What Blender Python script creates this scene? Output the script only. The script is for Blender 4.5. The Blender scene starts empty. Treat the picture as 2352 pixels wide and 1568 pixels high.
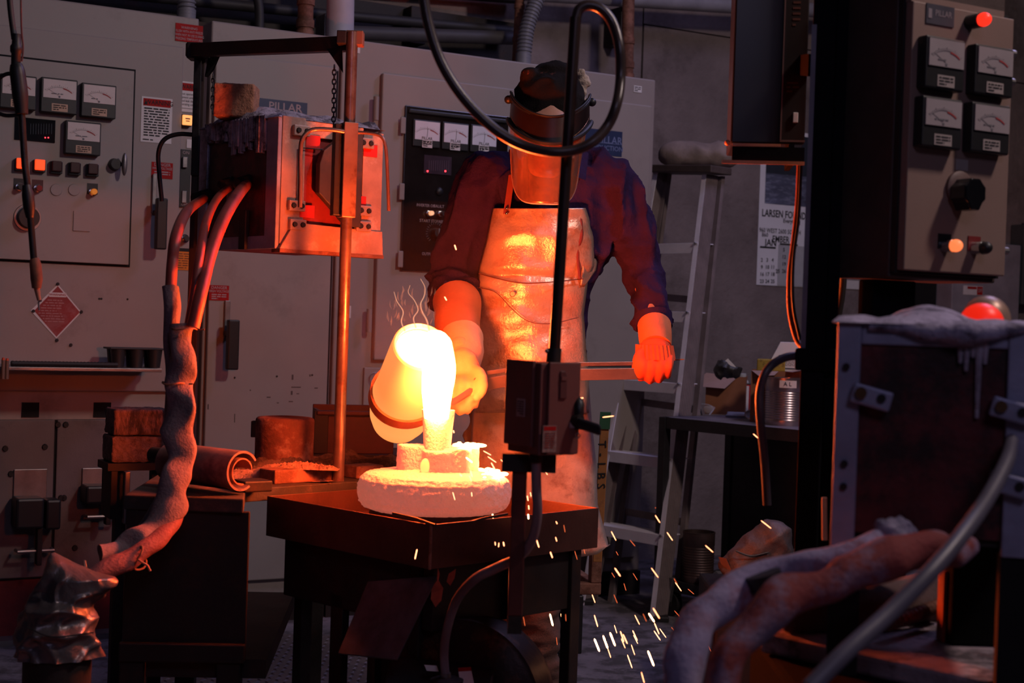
import bpy, math, random
from math import sin, cos, pi, atan2, sqrt, radians as R
from mathutils import Vector as V, Matrix as M, noise
random.seed(11)
sc = bpy.context.scene
col = sc.collection
# ---------------------------------------------------------------- camera, world, lights, exposure
F, CX, CY, H = 3400.0, 1176.0, 784.0, 1.15
ROLL, PITCH = 0.0331, math.atan(44 / 3400)
cf = V((0, cos(PITCH), -sin(PITCH)))
_r0, _u0 = V((1, 0, 0)), V((0, sin(PITCH), cos(PITCH)))
cr = _r0 * cos(ROLL) + _u0 * sin(ROLL)
cu = _u0 * cos(ROLL) - _r0 * sin(ROLL)
cam = bpy.data.objects.new('camera', bpy.data.cameras.new('camera'))
col.objects.link(cam)
mx = M.Identity(4)
for i in range(3):
    mx[i][0], mx[i][1], mx[i][2] = cr[i], cu[i], -cf[i]
mx[2][3] = H
cam.matrix_world = mx
cam.data.sensor_width = 36
cam.data.lens = F * 36 / 2352
cam.data.clip_start = .05
cam.data.dof.use_dof = True
cam.data.dof.focus_distance = 3.95
cam.data.dof.aperture_fstop = 5.6
sc.camera = cam
sc.view_settings.view_transform = 'Standard'
sc.view_settings.look = 'None'
sc.view_settings.gamma = 1
sc.view_settings.use_curve_mapping = False
sc.view_settings.exposure = 0.0
w = bpy.data.worlds.new('world')
sc.world = w
w.use_nodes = True
w.node_tree.nodes['Background'].inputs[0].default_value = (.42, .38, .62, 1)
w.node_tree.nodes['Background'].inputs[1].default_value = .008

def area(name, loc, target, size, power, color):
    l = bpy.data.lights.new(name, 'AREA')
    l.shape = 'RECTANGLE'; l.size, l.size_y = size
    l.energy = power; l.color = color
    o = bpy.data.objects.new(name, l); col.objects.link(o)
    o.location = loc
    o.rotation_euler = (V(target) - V(loc)).to_track_quat('-Z', 'Y').to_euler()
    return o
# high bay lamp of the hall to the right of the camera; dim violet light from an opening on the right
area('ceiling_lamp', (2.4, 2.0, 3.9), (-.6, 5.2, .9), (.35, .35), 54, (1.0, .78, .74))
area('roof_opening', (2.2, 5.2, 4.3), (1.2, 3.2, .9), (1.4, .8), 40, (.55, .5, 1.0))
area('violet_fill', (.9, -1.6, 3.3), (.3, 3.0, .8), (1.2, .8), 13, (.66, .6, 1.0))  # added violet fill from behind the camera, no real door

def W(px, py, d):
    dr = cf + cr * ((px - CX) / F) - cu * ((py - CY) / F)
    return V((0, 0, H)) + dr * (d / dr.y)
def G(px, py, z):
    dr = cf + cr * ((px - CX) / F) - cu * ((py - CY) / F)
    return V((0, 0, H)) + dr * ((z - H) / dr.z)

class Frame:
    """upright plane: local x runs along it, local -y faces the viewer, z is height over the floor"""
    def __init__(s, x, y, yaw):
        s.o = V((x, y, 0)); s.a = R(yaw)
        s.m = M.Translation(s.o) @ M.Rotation(s.a, 4, 'Z')
        s.mi = s.m.inverted()
    def hit(s, px, py, out=0.0):
        dr = cf + cr * ((px - CX) / F) - cu * ((py - CY) / F)
        c = s.mi @ V((0, 0, H)); d = s.mi.to_3x3() @ dr
        t = (-out - c.y) / d.y
        p = c + d * t
        return p.x, p.z
    def rect(s, x0, y0, x1, y1, out=0.0):
        xm, ym = (x0 + x1) / 2, (y0 + y1) / 2
        return (s.hit(x0, ym, out)[0], s.hit(x1, ym, out)[0], s.hit(xm, y1, out)[1], s.hit(xm, y0, out)[1])

# ---------------------------------------------------------------- mesh builder
class MB:
    def __init__(s): s.v = []; s.f = []
    def add(s, vs, fs, m=None):
        b = len(s.v)
        s.v += [(m @ V(p) if m else V(p)) for p in vs]
        s.f += [tuple(b + i for i in f) for f in fs]
        return s
    def box(s, x0, x1, y0, y1, z0, z1, m=None):
        return s.add([(x0, y0, z0), (x1, y0, z0), (x1, y1, z0), (x0, y1, z0), (x0, y0, z1), (x1, y0, z1), (x1, y1, z1), (x0, y1, z1)],
                     [(3, 2, 1, 0), (4, 5, 6, 7), (0, 1, 5, 4), (1, 2, 6, 5), (2, 3, 7, 6), (3, 0, 4, 7)], m)
    def frect(s, fr, x0, y0, x1, y1, o0, o1):
        a, b, c, d = fr.rect(x0, y0, x1, y1, o1)
        return s.box(a, b, -o1, -o0, c, d)
    def ring(s, fr, x0, y0, x1, y1, t, o0, o1):
        a, b, c, d = fr.rect(x0, y0, x1, y1, o1)
        s.box(a, b, -o1, -o0, d - t, d); s.box(a, b, -o1, -o0, c, c + t)
        s.box(a, a + t, -o1, -o0, c + t, d - t); return s.box(b - t, b, -o1, -o0, c + t, d - t)
    def prism(s, poly, y0, y1, m=None):
        n = len(poly)
        vs = [(p[0], y0, p[1]) for p in poly] + [(p[0], y1, p[1]) for p in poly]
        fs = [tuple(range(n)), tuple(range(2 * n - 1, n - 1, -1))] + [(i, i + n, (i + 1) % n + n, (i + 1) % n) for i in range(n)]
        return s.add(vs, fs, m)
    def loft(s, rings, cap=True):
        n = len(rings[0]); b = len(s.v)
        for r in rings: s.v += [V(p) for p in r]
        for k in range(len(rings) - 1):
            for i in range(n):
                j = (i + 1) % n
                s.f.append((b + k * n + i, b + k * n + j, b + (k + 1) * n + j, b + (k + 1) * n + i))
        if cap:
            s.f.append(tuple(b + i for i in range(n - 1, -1, -1)))
            s.f.append(tuple(b + (len(rings) - 1) * n + i for i in range(n)))
        return s
    def tube(s, pts, r, n=10, sub=0, cap=True, flat=1.0):
        pts = [V(p) for p in pts]
        rr = list(r) if isinstance(r, (list, tuple)) else [r] * len(pts)
        if sub: pts, rr = crom(pts, rr, sub)
        rings = []; t0 = None; nrm = None
        for i, p in enumerate(pts):
            t = (pts[min(i + 1, len(pts) - 1)] - pts[max(i - 1, 0)]).normalized()
            if nrm is None:
                nrm = t.cross(V((0, 0, 1)))
                if nrm.length < .1: nrm = t.cross(V((1, 0, 0)))
                nrm.normalize()
            else:
                nrm = (nrm - t * nrm.dot(t)).normalized()
            bi = t.cross(nrm)
            rings.append([p + (nrm * cos(2 * pi * k / n) + bi * (sin(2 * pi * k / n) * flat)) * rr[i] for k in range(n)])
        return s.loft(rings, cap)
    def cyl(s, p0, p1, r0, r1=None, n=20):
        return s.tube([p0, p1], [r0, r0 if r1 is None else r1], n)
    def lathe(s, prof, n=32, m=None, cap=True):
        rings = [[(m @ V((r * cos(2 * pi * k / n), r * sin(2 * pi * k / n), z)) if m else V((r * cos(2 * pi * k / n), r * sin(2 * pi * k / n), z))) for k in range(n)] for r, z in prof]
        return s.loft(rings, cap)
    def ball(s, c, r, m=None, nu=20, nv=12):
        r = r if isinstance(r, (tuple, list)) else (r, r, r)
        rings = []
        for j in range(nv + 1):
            a = -pi / 2 + pi * (j * .998 + .001 * nv) / nv
            ring = []
            for k in range(nu):
                q = V((r[0] * cos(a) * cos(2 * pi * k / nu), r[1] * cos(a) * sin(2 * pi * k / nu), r[2] * sin(a)))
                if m: q = m @ q
                ring.append(q + V(c))
            rings.append(ring)
        return s.loft(rings)
    def beam(s, p0, p1, wv, hv):
        """bar from p0 to p1 with half-extent vectors wv, hv"""
        p0, p1, wv, hv = V(p0), V(p1), V(wv), V(hv)
        return s.loft([[p + a * wv + b * hv for a, b in ((-1, -1), (1, -1), (1, 1), (-1, 1))] for p in (p0, p1)])
    def text(s, txt, x, z, size, y, align='CENTER', sx=1.0, bold=0.0, m=None):
        vs, fs = textmesh(txt, align, bold)
        mm = M.Translation((x, y, z)) @ M.Rotation(pi / 2, 4, 'X') @ M.Diagonal((size * sx, size, size, 1))
        return s.add(vs, fs, (m @ mm) if m else mm)
    def lines(s, x0, x1, z0, z1, rows, y, th=.45):
        """rows of small print, too small to read: dashes of word length"""
        h = (z1 - z0) / rows
        for i in range(rows):
            zz = z1 - (i + .5) * h; x = x0
            end = x1 if i < rows - 1 else x0 + (x1 - x0) * random.uniform(.4, .8)
            while x < end:
                l = min(end - x, random.uniform(.8, 3.2) * h)
                s.box(x, x + l, y - .0003, y, zz - h * th / 2, zz + h * th / 2)
                x += l + h * .45
        return s
    def noise(s, amp, scale, seed=0, z_only=False):
        o = V((seed * 13.1, seed * 7.7, seed * 3.3))
        for i, p in enumerate(s.v):
            q = noise.noise_vector(p * scale + o) * amp
            s.v[i] = p + (V((0, 0, q.z)) if z_only else q)
        return s

def rough_box(x0, x1, y0, y1, z0, z1, step, amp, seed=0, m=None, sc_=40):
    """box with broken, pitted faces"""
    mb = MB(); idx = {}
    n = [max(1, int(round((b - a) / step))) for a, b in ((x0, x1), (y0, y1), (z0, z1))]
    lo, hi = (x0, y0, z0), (x1, y1, z1); o = V((seed * 5.1, seed * 3.7, seed))
    def vert(i, j, k):
        key = (i, j, k)
        if key not in idx:
            p = V([lo[a] + (hi[a] - lo[a]) * key[a] / n[a] for a in range(3)])
            out = V([(-1 if key[a] == 0 else 1 if key[a] == n[a] else 0) for a in range(3)])
            e = sum(1 for a in range(3) if out[a])
            q = p + out.normalized() * (amp * (noise.noise(p * sc_ + o) + .7 * noise.noise(p * sc_ * 2.6 + o)) - amp * 1.1 * (e - 1))
            idx[key] = len(mb.v); mb.v.append(m @ q if m else q)
        return idx[key]
    for a in range(3):
        b, c = (a + 1) % 3, (a + 2) % 3
        for side in (0, n[a]):
            for i in range(n[b]):
                for j in range(n[c]):
                    f = []
                    for di, dj in ((0, 0), (1, 0), (1, 1), (0, 1)):
                        key = [0, 0, 0]; key[a] = side; key[b] = i + di; key[c] = j + dj; f.append(vert(*key))
                    mb.f.append(tuple(f if side else reversed(f)))
    return mb

def crom(pts, rr, sub):
    P = [pts[0] * 2 - pts[1]] + pts + [pts[-1] * 2 - pts[-2]]
    out, ro = [], []
    for i in range(1, len(P) - 2):
        for k in range(sub):
            t = k / sub
            a, b, c, d = P[i - 1], P[i], P[i + 1], P[i + 2]
            out.append(.5 * ((2 * b) + (c - a) * t + (2 * a - 5 * b + 4 * c - d) * t * t + (3 * b - a - 3 * c + d) * t ** 3))
            ro.append(rr[i - 1] + (rr[i] - rr[i - 1]) * t)
    return out + [pts[-1]], ro + [rr[-1]]

_tc = {}
def textmesh(txt, align, bold):
    k = (txt, align, bold)
    if k not in _tc:
        cu_ = bpy.data.curves.new('t', 'FONT'); cu_.body = txt; cu_.align_x = align; cu_.align_y = 'CENTER'
        cu_.resolution_u = 2; cu_.offset = bold
        o = bpy.data.objects.new('t', cu_)
        me = bpy.data.meshes.new_from_object(o)
        _tc[k] = ([tuple(v.co) for v in me.vertices], [tuple(p.vertices) for p in me.polygons])
        bpy.data.objects.remove(o); bpy.data.curves.remove(cu_); bpy.data.meshes.remove(me)
    return _tc[k]

ROOT = {}
def mesh_of(name, mb, mt, smooth, mi=None):
    me = bpy.data.meshes.new(name)
    me.from_pydata([(mi @ p if mi else p) for p in mb.v], [], mb.f)
    me.update()
    if smooth:
        me.polygons.foreach_set('use_smooth', [True] * len(me.polygons))
        if smooth is not True: me.set_sharp_from_angle(angle=R(smooth))
        else: me.set_sharp_from_angle(angle=R(40))
    if mt: me.materials.append(mt)
    return me
def part(name, mb, mt, parent, world=False, smooth=False, bevel=0, label=None, kind=None):
    """one mesh object under parent; world=True when the vertices are in world space"""
    rm = ROOT[parent.name]
    me = mesh_of(name, mb, mt, smooth, rm.inverted() if world else None)
    o = bpy.data.objects.new(name, me); col.objects.link(o); o.parent = parent
    ROOT[o.name] = rm
    if bevel: bev(o, bevel)
    if label: o['label'] = label
    if kind: o['kind'] = kind
    return o
def bev(o, w_, seg=2):
    b = o.modifiers.new('bevel', 'BEVEL'); b.width = w_; b.segments = seg; b.limit_method = 'ANGLE'; b.angle_limit = R(40)
    b.harden_normals = False
def tag(o, label, cat, group=None, kind=None):
    if label: o['label'] = label
    if cat: o['category'] = cat
    if group: o['group'] = group
    if kind: o['kind'] = kind
    return o
def root(name, m, label=None, cat=None, group=None, kind=None):
    if not isinstance(m, M): m = M.Translation(V(m))
    o = bpy.data.objects.new(name, None); col.objects.link(o); o.matrix_world = m
    o.empty_display_size = .1
    ROOT[o.name] = m.copy()
    return tag(o, label, cat, group, kind)
def single(name, mb, mt, label, cat, group=None, smooth=False, bevel=0, kind=None):
    """a thing that is one mesh; origin moved to its base"""
    xs = [p.x for p in mb.v]; ys = [p.y for p in mb.v]; zs = [p.z for p in mb.v]
    m = M.Translation(((min(xs) + max(xs)) / 2, (min(ys) + max(ys)) / 2, min(zs)))
    me = mesh_of(name, mb, mt, smooth, m.inverted())
    o = bpy.data.objects.new(name, me); col.objects.link(o); o.matrix_world = m
    ROOT[o.name] = m
    if bevel: bev(o, bevel)
    return tag(o, label, cat, group, kind)
def bake(mb, voxel, smooth=3, fold=None, mi=None):
    """fuse overlapping closed shells into one continuous surface"""
    me = bpy.data.meshes.new('b'); me.from_pydata(mb.v, [], mb.f)
    o = bpy.data.objects.new('b', me); col.objects.link(o)
    r = o.modifiers.new('r', 'REMESH'); r.mode = 'VOXEL'; r.voxel_size = voxel
    if smooth:
        s_ = o.modifiers.new('s', 'SMOOTH'); s_.iterations = smooth; s_.factor = .5
    dg = bpy.context.evaluated_depsgraph_get()
    m2 = bpy.data.meshes.new_from_object(o.evaluated_get(dg))
    out = MB()
    ns = [v.normal.copy() for v in m2.vertices]
    out.v = [v.co.copy() for v in m2.vertices]
    out.f = [tuple(p.vertices) for p in m2.polygons]
    if fold: out.v = [p + n * fold(p, n) for p, n in zip(out.v, ns)]
    bpy.data.objects.remove(o); bpy.data.meshes.remove(me); bpy.data.meshes.remove(m2)
    return out

# ---------------------------------------------------------------- materials
_m = {}
def mat(key, c, rough=.6, metal=0., var=.25, scale=9., bump=.15, bscale=70., c2=None, amt=.5, s2=5., spec=.5, coat=0., dist=.004, stretch=None, edge=.06):
    """procedural: base colour with mottling, an optional second colour in patches, fine relief"""
    if key in _m: return _m[key]
    m = bpy.data.materials.new(key); m.use_nodes = True; _m[key] = m
    nt = m.node_tree; N = nt.nodes; L = nt.links
    b = N['Principled BSDF']
    tc = N.new('ShaderNodeTexCoord'); src = tc.outputs['Object']
    if stretch:
        mp = N.new('ShaderNodeMapping'); mp.inputs['Scale'].default_value = stretch
        L.new(src, mp.inputs[0]); src = mp.outputs[0]
    def nz(sc_, det=5, r_=.6):
        n = N.new('ShaderNodeTexNoise'); n.inputs['Scale'].default_value = sc_; n.inputs['Detail'].default_value = det
        n.inputs['Roughness'].default_value = r_; L.new(src, n.inputs['Vector']); return n
    n1 = nz(scale)
    mixer = N.new('ShaderNodeMix'); mixer.data_type = 'RGBA'; mixer.blend_type = 'MULTIPLY'
    mixer.inputs['Factor'].default_value = 1
    rmp = N.new('ShaderNodeMapRange'); rmp.inputs['From Min'].default_value = .3; rmp.inputs['From Max'].default_value = .7
    rmp.inputs['To Min'].default_value = 1 - var; rmp.inputs['To Max'].default_value = 1 + var * .4
    L.new(n1.outputs['Fac'], rmp.inputs['Value'])
    base = N.new('ShaderNodeRGB'); base.outputs[0].default_value = (*c, 1)
    top = base.outputs[0]
    if c2:
        n2 = nz(s2, 8, .7)
        mr = N.new('ShaderNodeMapRange'); mr.inputs['From Min'].default_value = 1 - amt - edge; mr.inputs['From Max'].default_value = 1 - amt + edge
        L.new(n2.outputs['Fac'], mr.inputs['Value'])
        mm = N.new('ShaderNodeMix'); mm.data_type = 'RGBA'
        L.new(mr.outputs[0], mm.inputs['Factor']); L.new(top, mm.inputs[6]); mm.inputs[7].default_value = (*c2, 1)
        top = mm.outputs[2]
    L.new(top, mixer.inputs[6]); L.new(rmp.outputs[0], mixer.inputs[7])
    L.new(mixer.outputs[2], b.inputs['Base Color'])
    b.inputs['Metallic'].default_value = metal
    b.inputs['Specular IOR Level'].default_value = spec
    b.inputs['Coat Weight'].default_value = coat
    r2 = N.new('ShaderNodeMapRange'); r2.inputs['To Min'].default_value = max(0, rough - .08); r2.inputs['To Max'].default_value = min(1, rough + .08)
    L.new(n1.outputs['Fac'], r2.inputs['Value']); L.new(r2.outputs[0], b.inputs['Roughness'])
    if bump:
        n3 = nz(bscale, 4); bp = N.new('ShaderNodeBump'); bp.inputs['Strength'].default_value = bump; bp.inputs['Distance'].default_value = dist
        L.new(n3.outputs['Fac'], bp.inputs['Height']); L.new(bp.outputs[0], b.inputs['Normal'])
    return m
def flat(key, c, rough=.5, metal=0.):
    if key in _m: return _m[key]
    m = mat(key, c, rough, metal, var=.08, scale=30, bump=0); return m
def emi(key, c, s, base=(.02, .02, .02)):
    if key in _m: return _m[key]
    m = mat(key, base, .4, var=.1, bump=0)
    b = m.node_tree.nodes['Principled BSDF']
    b.inputs['Emission Color'].default_value = (*c, 1); b.inputs['Emission Strength'].default_value = s
    return m

BEIGE = mat('cabinet_enamel', (.32, .27, .25), .5, var=.1, scale=3, bump=.25, bscale=350, dist=.0008, c2=(.22, .18, .17), amt=.36, s2=2.2)
BEIGE2 = mat('door_enamel', (.34, .29, .265), .5, var=.1, scale=3, bump=.25, bscale=350, dist=.0008, c2=(.26, .22, .2), amt=.36, s2=2.)
BLACK = mat('black_plastic', (.012, .012, .014), .45, var=.2, bump=.05)
GAP = flat('dark_gap', (.004, .004, .004), .9)
DARKST = mat('sooty_steel', (.018, .013, .013), .6, metal=.2, var=.4, scale=8, c2=(.035, .016, .012), amt=.42, s2=9, bump=.2, bscale=90)
STEEL = mat('dull_steel', (.3, .28, .28), .4, metal=.8, var=.3, scale=14, bump=.1)
CHROME = mat('chrome', (.6, .6, .6), .15, metal=1, var=.1, bump=0)
RUST = mat('rusty_steel', (.2, .08, .05), .75, metal=.3, var=.4, scale=12, c2=(.33, .15, .1), amt=.5, s2=18, bump=.5, bscale=120)
WHITE = flat('white_card', (.74, .7, .68), .6)
PAPER = mat('paper', (.85, .84, .88), .8, var=.06, bump=0)
REDP = mat('red_enamel', (.42, .012, .012), .6, var=.2, bump=0, spec=.15)
INK = flat('black_ink', (.015, .015, .015), .8)
INKW = flat('white_ink', (.45, .33, .33), .7)
GREYINK = flat('grey_ink', (.18, .17, .18), .8)
BLUEP = flat('navy_plate', (.02, .035, .1), .45)
CREAM = flat('cream_label', (.6, .38, .26), .6)
ORANGEP = flat('orange_sticker', (.75, .22, .01), .6)
REDINK = flat('red_ink', (.4, .03, .03), .7)
GLASSD = mat('dark_glass', (.01, .012, .015), .12, var=.1, bump=0)
RUBBER = mat('black_rubber', (.02, .018, .018), .5, var=.2, bump=.1)
CONC = mat('concrete_wall', (.25, .2, .195), .9, var=.35, scale=3, c2=(.16, .125, .12), amt=.45, s2=1.6, bump=.8, bscale=45, dist=.006)
FLOORM = mat('concrete_floor', (.2, .175, .2), .8, var=.5, scale=3.5, c2=(.08, .07, .075), amt=.48, s2=9, bump=.5, bscale=60)
# ================================================================ the setting
CF = Frame(.593, 6.38, 29.8)          # the cabinets' front plane, origin at its right end
def ssingle(name, mb, mt, **k):
    return single(name, mb, mt, None, None, kind='structure', **k)
b = MB().box(-9, 9, -3, 16, -.1, 0); ssingle('floor', b, FLOORM)
wl = root('wall_back', CF.m, kind='structure')
part('concrete_panel', MB().box(-7, 0.42, .75, .95, 0, 4.6), CONC, wl)
part('concrete_panel', MB().box(.428, 8, .745, .95, 0, 2.62), CONC, wl)
part('concrete_panel', MB().box(.428, 8, .75, .95, 2.628, 4.6), CONC, wl)
# raised tread plates let into the floor
def tread(x0, x1, y0, y1, name_n):
    t = ssingle('trim_%d' % name_n, MB().box(x0, x1, y0, y1, 0, .006), mat('tread_plate', (.16, .13, .13), .5, metal=.4, var=.4, bump=.3))
    lug = MB()
    nx, ny = int((x1 - x0) / .028), int((y1 - y0) / .028)
    for i in range(nx):
        for j in range(ny):
            m = M.Translation((x0 + .014 + i * .028, y0 + .014 + j * .028, .006)) @ M.Rotation(R(45 if (i + j) % 2 else -45), 4, 'Z')
            lug.add([(-.012, 0, 0), (0, -.004, 0), (.012, 0, 0), (0, .004, 0), (0, 0, .0035)], [(0, 1, 4), (1, 2, 4), (2, 3, 4), (3, 0, 4)], m)
    o = part('tread_lugs', lug, _m['tread_plate'], t, world=True); o['kind'] = 'stuff'
tread(-1.05, -.35, 4.1, 5.3, 1)
tread(.1, 1.0, 3.55, 4.38, 2)

# ---------------------------------------------------------------- cabinets
def hd(px, py, out=0): return CF.hit(px, py, out)
xr = lambda px, out=0: CF.hit(px, 600, out)[0]
ZT = 2.21
def cabinet(label, px0, px1, x0=None):
    a = xr(px0) if x0 is None else x0
    b_ = xr(px1)
    r = root('power_cabinet', CF.m @ M.Translation((0, 0, 0)), label, 'cabinet', 'power supply cabinets along the wall')
    part('body', MB().box(a, b_, 0, .62, .1, ZT), BEIGE, r, bevel=.006)
    return r, a, b_
def sign(r, x0, y0, x1, y1, base, out=.001, name='warning_sign', border=None, th=.0015):
    s_ = part(name, MB().frect(CF, x0, y0, x1, y1, out, out + th), base, r)
    return s_, CF.rect(x0, y0, x1, y1, out + th), -(out + th + .0004)
def screws(r, pts, out, rad=.008, mt=None, name='bolt'):
    for px, py in pts:
        x, z = hd(px, py, out)
        b_ = MB().cyl((x, -out, z), (x, -out - rad * .6, z), rad, rad * .8, 8)
        part(name, b_, mt or DARKST, r, smooth=True)
def meter(r, fr, x0, y0, x1, y1, split, face, lab, out=.012, dep=.03, red=True, faceout=None):
    h = part('meter', MB().frect(fr, x0, y0, x1, y1, out, out + dep), BLACK, r, bevel=.003)
    o2 = out + dep
    a, b_, c, d = fr.rect(x0, y0, x1, y1, o2)
    wdt, ht = b_ - a, d - c
    zs = d - ht * split
    part('dial', MB().box(a + wdt * .06, b_ - wdt * .04, -o2 - .002, -o2, zs, d - ht * .05), face, h)
    y = -o2 - .0025
    pr = MB(); cx_, cz = (a + b_) / 2, zs - ht * .05; rr = (d - cz) * .62
    for k in range(17):
        t = R(140 - k * 100 / 16)
        l = .12 if k % 4 == 0 else .06
        p = V((cx_ + rr * 1.25 * cos(t), y, cz + rr * sin(t))); q = V((cx_ + rr * (1.25 + l) * cos(t), y, cz + rr * (1 + l) * sin(t)))
        pr.beam(p, q, (wdt * .004, 0, 0), (0, .0002, 0))
    for k in range(12):
        t0, t1 = R(140 - k * 100 / 12), R(140 - (k + 1) * 100 / 12)
        pr.beam((cx_ + rr * 1.2 * cos(t0), y, cz + rr * .95 * sin(t0)), (cx_ + rr * 1.2 * cos(t1), y, cz + rr * .95 * sin(t1)), (0, 0, wdt * .004), (0, .0002, 0))
    na = R(132 if red != 'mid' else 88)
    pr.beam((cx_ + rr * .1 * cos(na), y, cz + rr * .35), (cx_ + rr * 1.2 * cos(na), y, cz + rr * 1.0 * sin(na)), (wdt * .006, 0, 0), (0, .0002, 0))
    if red == 'mid':
        pr.text('PILLAR', cx_, zs + ht * .06, wdt * .13, y, bold=.01)
    else:
        pr.ball((cx_, y, zs + ht * .05), (wdt * .03, .0003, wdt * .03))
        pr.lines(cx_ - wdt * .22, cx_ + wdt * .22, zs + ht * .1, zs + ht * .16, 1, y)
    part('scale', pr, GREYINK if red != 'mid' else INK, h)
    rd = MB()
    for k in range(5):
        t0, t1 = R(78 - k * 7), R(78 - (k + 1) * 7)
        rd.beam((cx_ + rr * 1.22 * cos(t0), y, cz + rr * .9 * sin(t0)), (cx_ + rr * 1.22 * cos(t1), y, cz + rr * .9 * sin(t1)), (0, 0, wdt * .014), (0, .0003, 0))
    part('red_scale', rd, REDINK, h)
    lc = part('name_label', MB().box(a + wdt * .3, b_ - wdt * .26, -o2 - .001, -o2, c + ht * .05, c + ht * .27), lab, h)
    part('label_print', MB().lines(a + wdt * .34, b_ - wdt * .3, c + ht * .07, c + ht * .25, 3, -o2 - .0014), INK, h)
    return h

# ---- left cabinet
A, ax0, ax1 = cabinet('leftmost beige power cabinet with meter door, lit square buttons and red diamond sign', -400, 441)
# raised front panel with the meter door inside it
xp = xr(404); zr = hd(200, 83)[1]
part('front_panel', MB().box(ax0 + .01, xp, -.02, 0, .86, zr), BEIGE, A, bevel=.004)
z0 = hd(140, 601, .02)[1]; z1 = hd(150, 147, .02)[1]; xd = xr(293, .02)
part('door_seal', MB().box(ax0 + .1, xd + .008, -.023, -.02, z0 - .008, z1 + .008), GAP, A)
dr = part('door', MB().box(ax0 + .11, xd, -.036, -.02, z0, z1), BEIGE2, A, bevel=.002)
D = .036
for q in ((0, 172, 84, 250), (94, 180, 178, 260), (187, 193, 267, 270), (150, 279, 232, 355)):
    meter(A, CF, *q, .58, mat('meter_face', (.72, .6, .56), .5, var=.12, bump=0), CREAM, out=D)
ds = part('display', MB().frect(CF, 34, 272, 127, 324, D, D + .004), GLASSD, A)
led = emi('red_led', (1, .02, .03), 9)
for px in (104, 111):
    x, z = hd(px, 316, D + .004)
    part('indicator', MB().ball((x, -D - .004, z), .0022, nu=8, nv=5), led, ds)
bars = MB()
for k in range(9):
    x, z = hd(70 + k * 6, 296, D + .004); bars.box(x, x + .0015, -D - .0045, -D - .004, z - .018, z + .018)
part('display_bars', bars, flat('display_blue', (.02, .03, .05)), ds)
dark_lamp = flat('dark_lamp', (.05, .012, .012), .35)
for i, px in enumerate((50, 92, 131, 173, 214)):
    y = 376 + i * 3.2
    hb = part('square_button', MB().frect(CF, px - 15, y - 12, px + 13, y + 16, D, D + .02), BLACK, A, bevel=.002)
    part('button_lens', MB().frect(CF, px - 11, y - 13, px + 12, y + 11, D + .02, D + .03), emi('lit_red_lens', (1, .06, .012), 1.5, (.3, .02, .01)) if i < 2 else dark_lamp, hb, bevel=.003)
def push(r, fr, px, py, out, capm, plate=None, rad=.013, s_=1.0, ln=.035):
    x, z = fr.hit(px, py, out)
    h = MB().cyl((x, -out, z), (x, -out - ln * .6, z), rad, rad * .95, 20)
    h.cyl((x, -out - ln * .25, z), (x, -out - ln * .35, z), rad * 1.18, n=20)
    hb = part('push_button', h, CHROME, r, smooth=True)
    if plate: part('button_plate', MB().box(x - rad * 1.4, x + rad * 1.4, -out - .002, -out, z - rad * .6, z + rad * 2.3), plate, hb)
    part('button_cap', MB().cyl((x, -out - ln * .6, z), (x, -out - ln, z), rad * .8, rad * .72, 20), capm, hb, smooth=True)
    return hb
push(A, CF, 44, 430, D, BLACK, BLACK); push(A, CF, 86, 433, D, flat('red_cap', (.3, .02, .02), .3), flat('dark_red_plate', (.08, .01, .01)))
push(A, CF, 212, 441, D, emi('amber_cap', (1, .25, .02), .35, (.5, .2, .03)), BLACK)
for px in (129, 170):
    x, z = hd(px, 436, D)
    part('blank_plug', MB().cyl((x, -D, z), (x, -D - .004, z), .021, .019, 24), BEIGE2, A, smooth=True)
x, z = hd(63, 500, D)
kb = part('selector_knob', MB().cyl((x, -D, z), (x, -D - .035, z), .038, .034, 28), BLACK, A, smooth=True)
part('knob_ring', MB().cyl((x, -D, z), (x, -D - .006, z), .047, .045, 28), STEEL, kb, smooth=True)
o_ = CF.rect(168, 485, 207, 531, D)
part('cover_plate', MB().box(o_[0], o_[1], -D - .004, -D, o_[2], o_[3]), BEIGE2, A, bevel=.001)
x, z = hd(265, 378, D)
lk = part('key_latch', MB().cyl((x - .004, -D, z), (x - .004, -D - .03, z), .022, .018, 20), BLACK, A, smooth=True)
part('latch_grip', MB().ball((x + .022, -D - .036, z), (.01, .012, .04)), STEEL, lk, smooth=True)
P = .02
s_, q, y = sign(A, 324, 224, 395, 328, WHITE, P)
part('red_banner', MB().box(q[0] + .006, q[1] - .006, y, y + .0004, q[3] - .032, q[3] - .006), REDP, s_)
t = MB().text('WARNING', (q[0] + q[1]) / 2 + .008, q[3] - .019, .022, y - .0005, bold=.01, sx=.95)
t.lines(q[0] + .01, q[1] - .01, q[2] + .02, q[3] - .036, 11, y, .5); t.lines(q[0] + .008, q[0] + .07, q[2] + .004, q[2] + .014, 1, y, .4)
t.prism([(q[0] + .008, q[3] - .028), (q[0] + .022, q[3] - .028), (q[0] + .015, q[3] - .014)], y - .0006, y)
part('sign_print', t, INK, s_)
s_, q, y = sign(A, 348, 373, 397, 410, REDP, P, 'danger_sign')
t = MB().text('DANGER', (q[0] + q[1]) / 2, q[3] - .009, .015, y - .0002, bold=.01)
t.text('HIGH VOLTAGE', (q[0] + q[1]) / 2, q[3] - .022, .0125, y - .0002, sx=.8, bold=.01); t.lines(q[0] + .01, q[1] - .01, q[2] + .003, q[3] - .03, 3, y, .5)
part('sign_print', t, INKW, s_)
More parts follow.
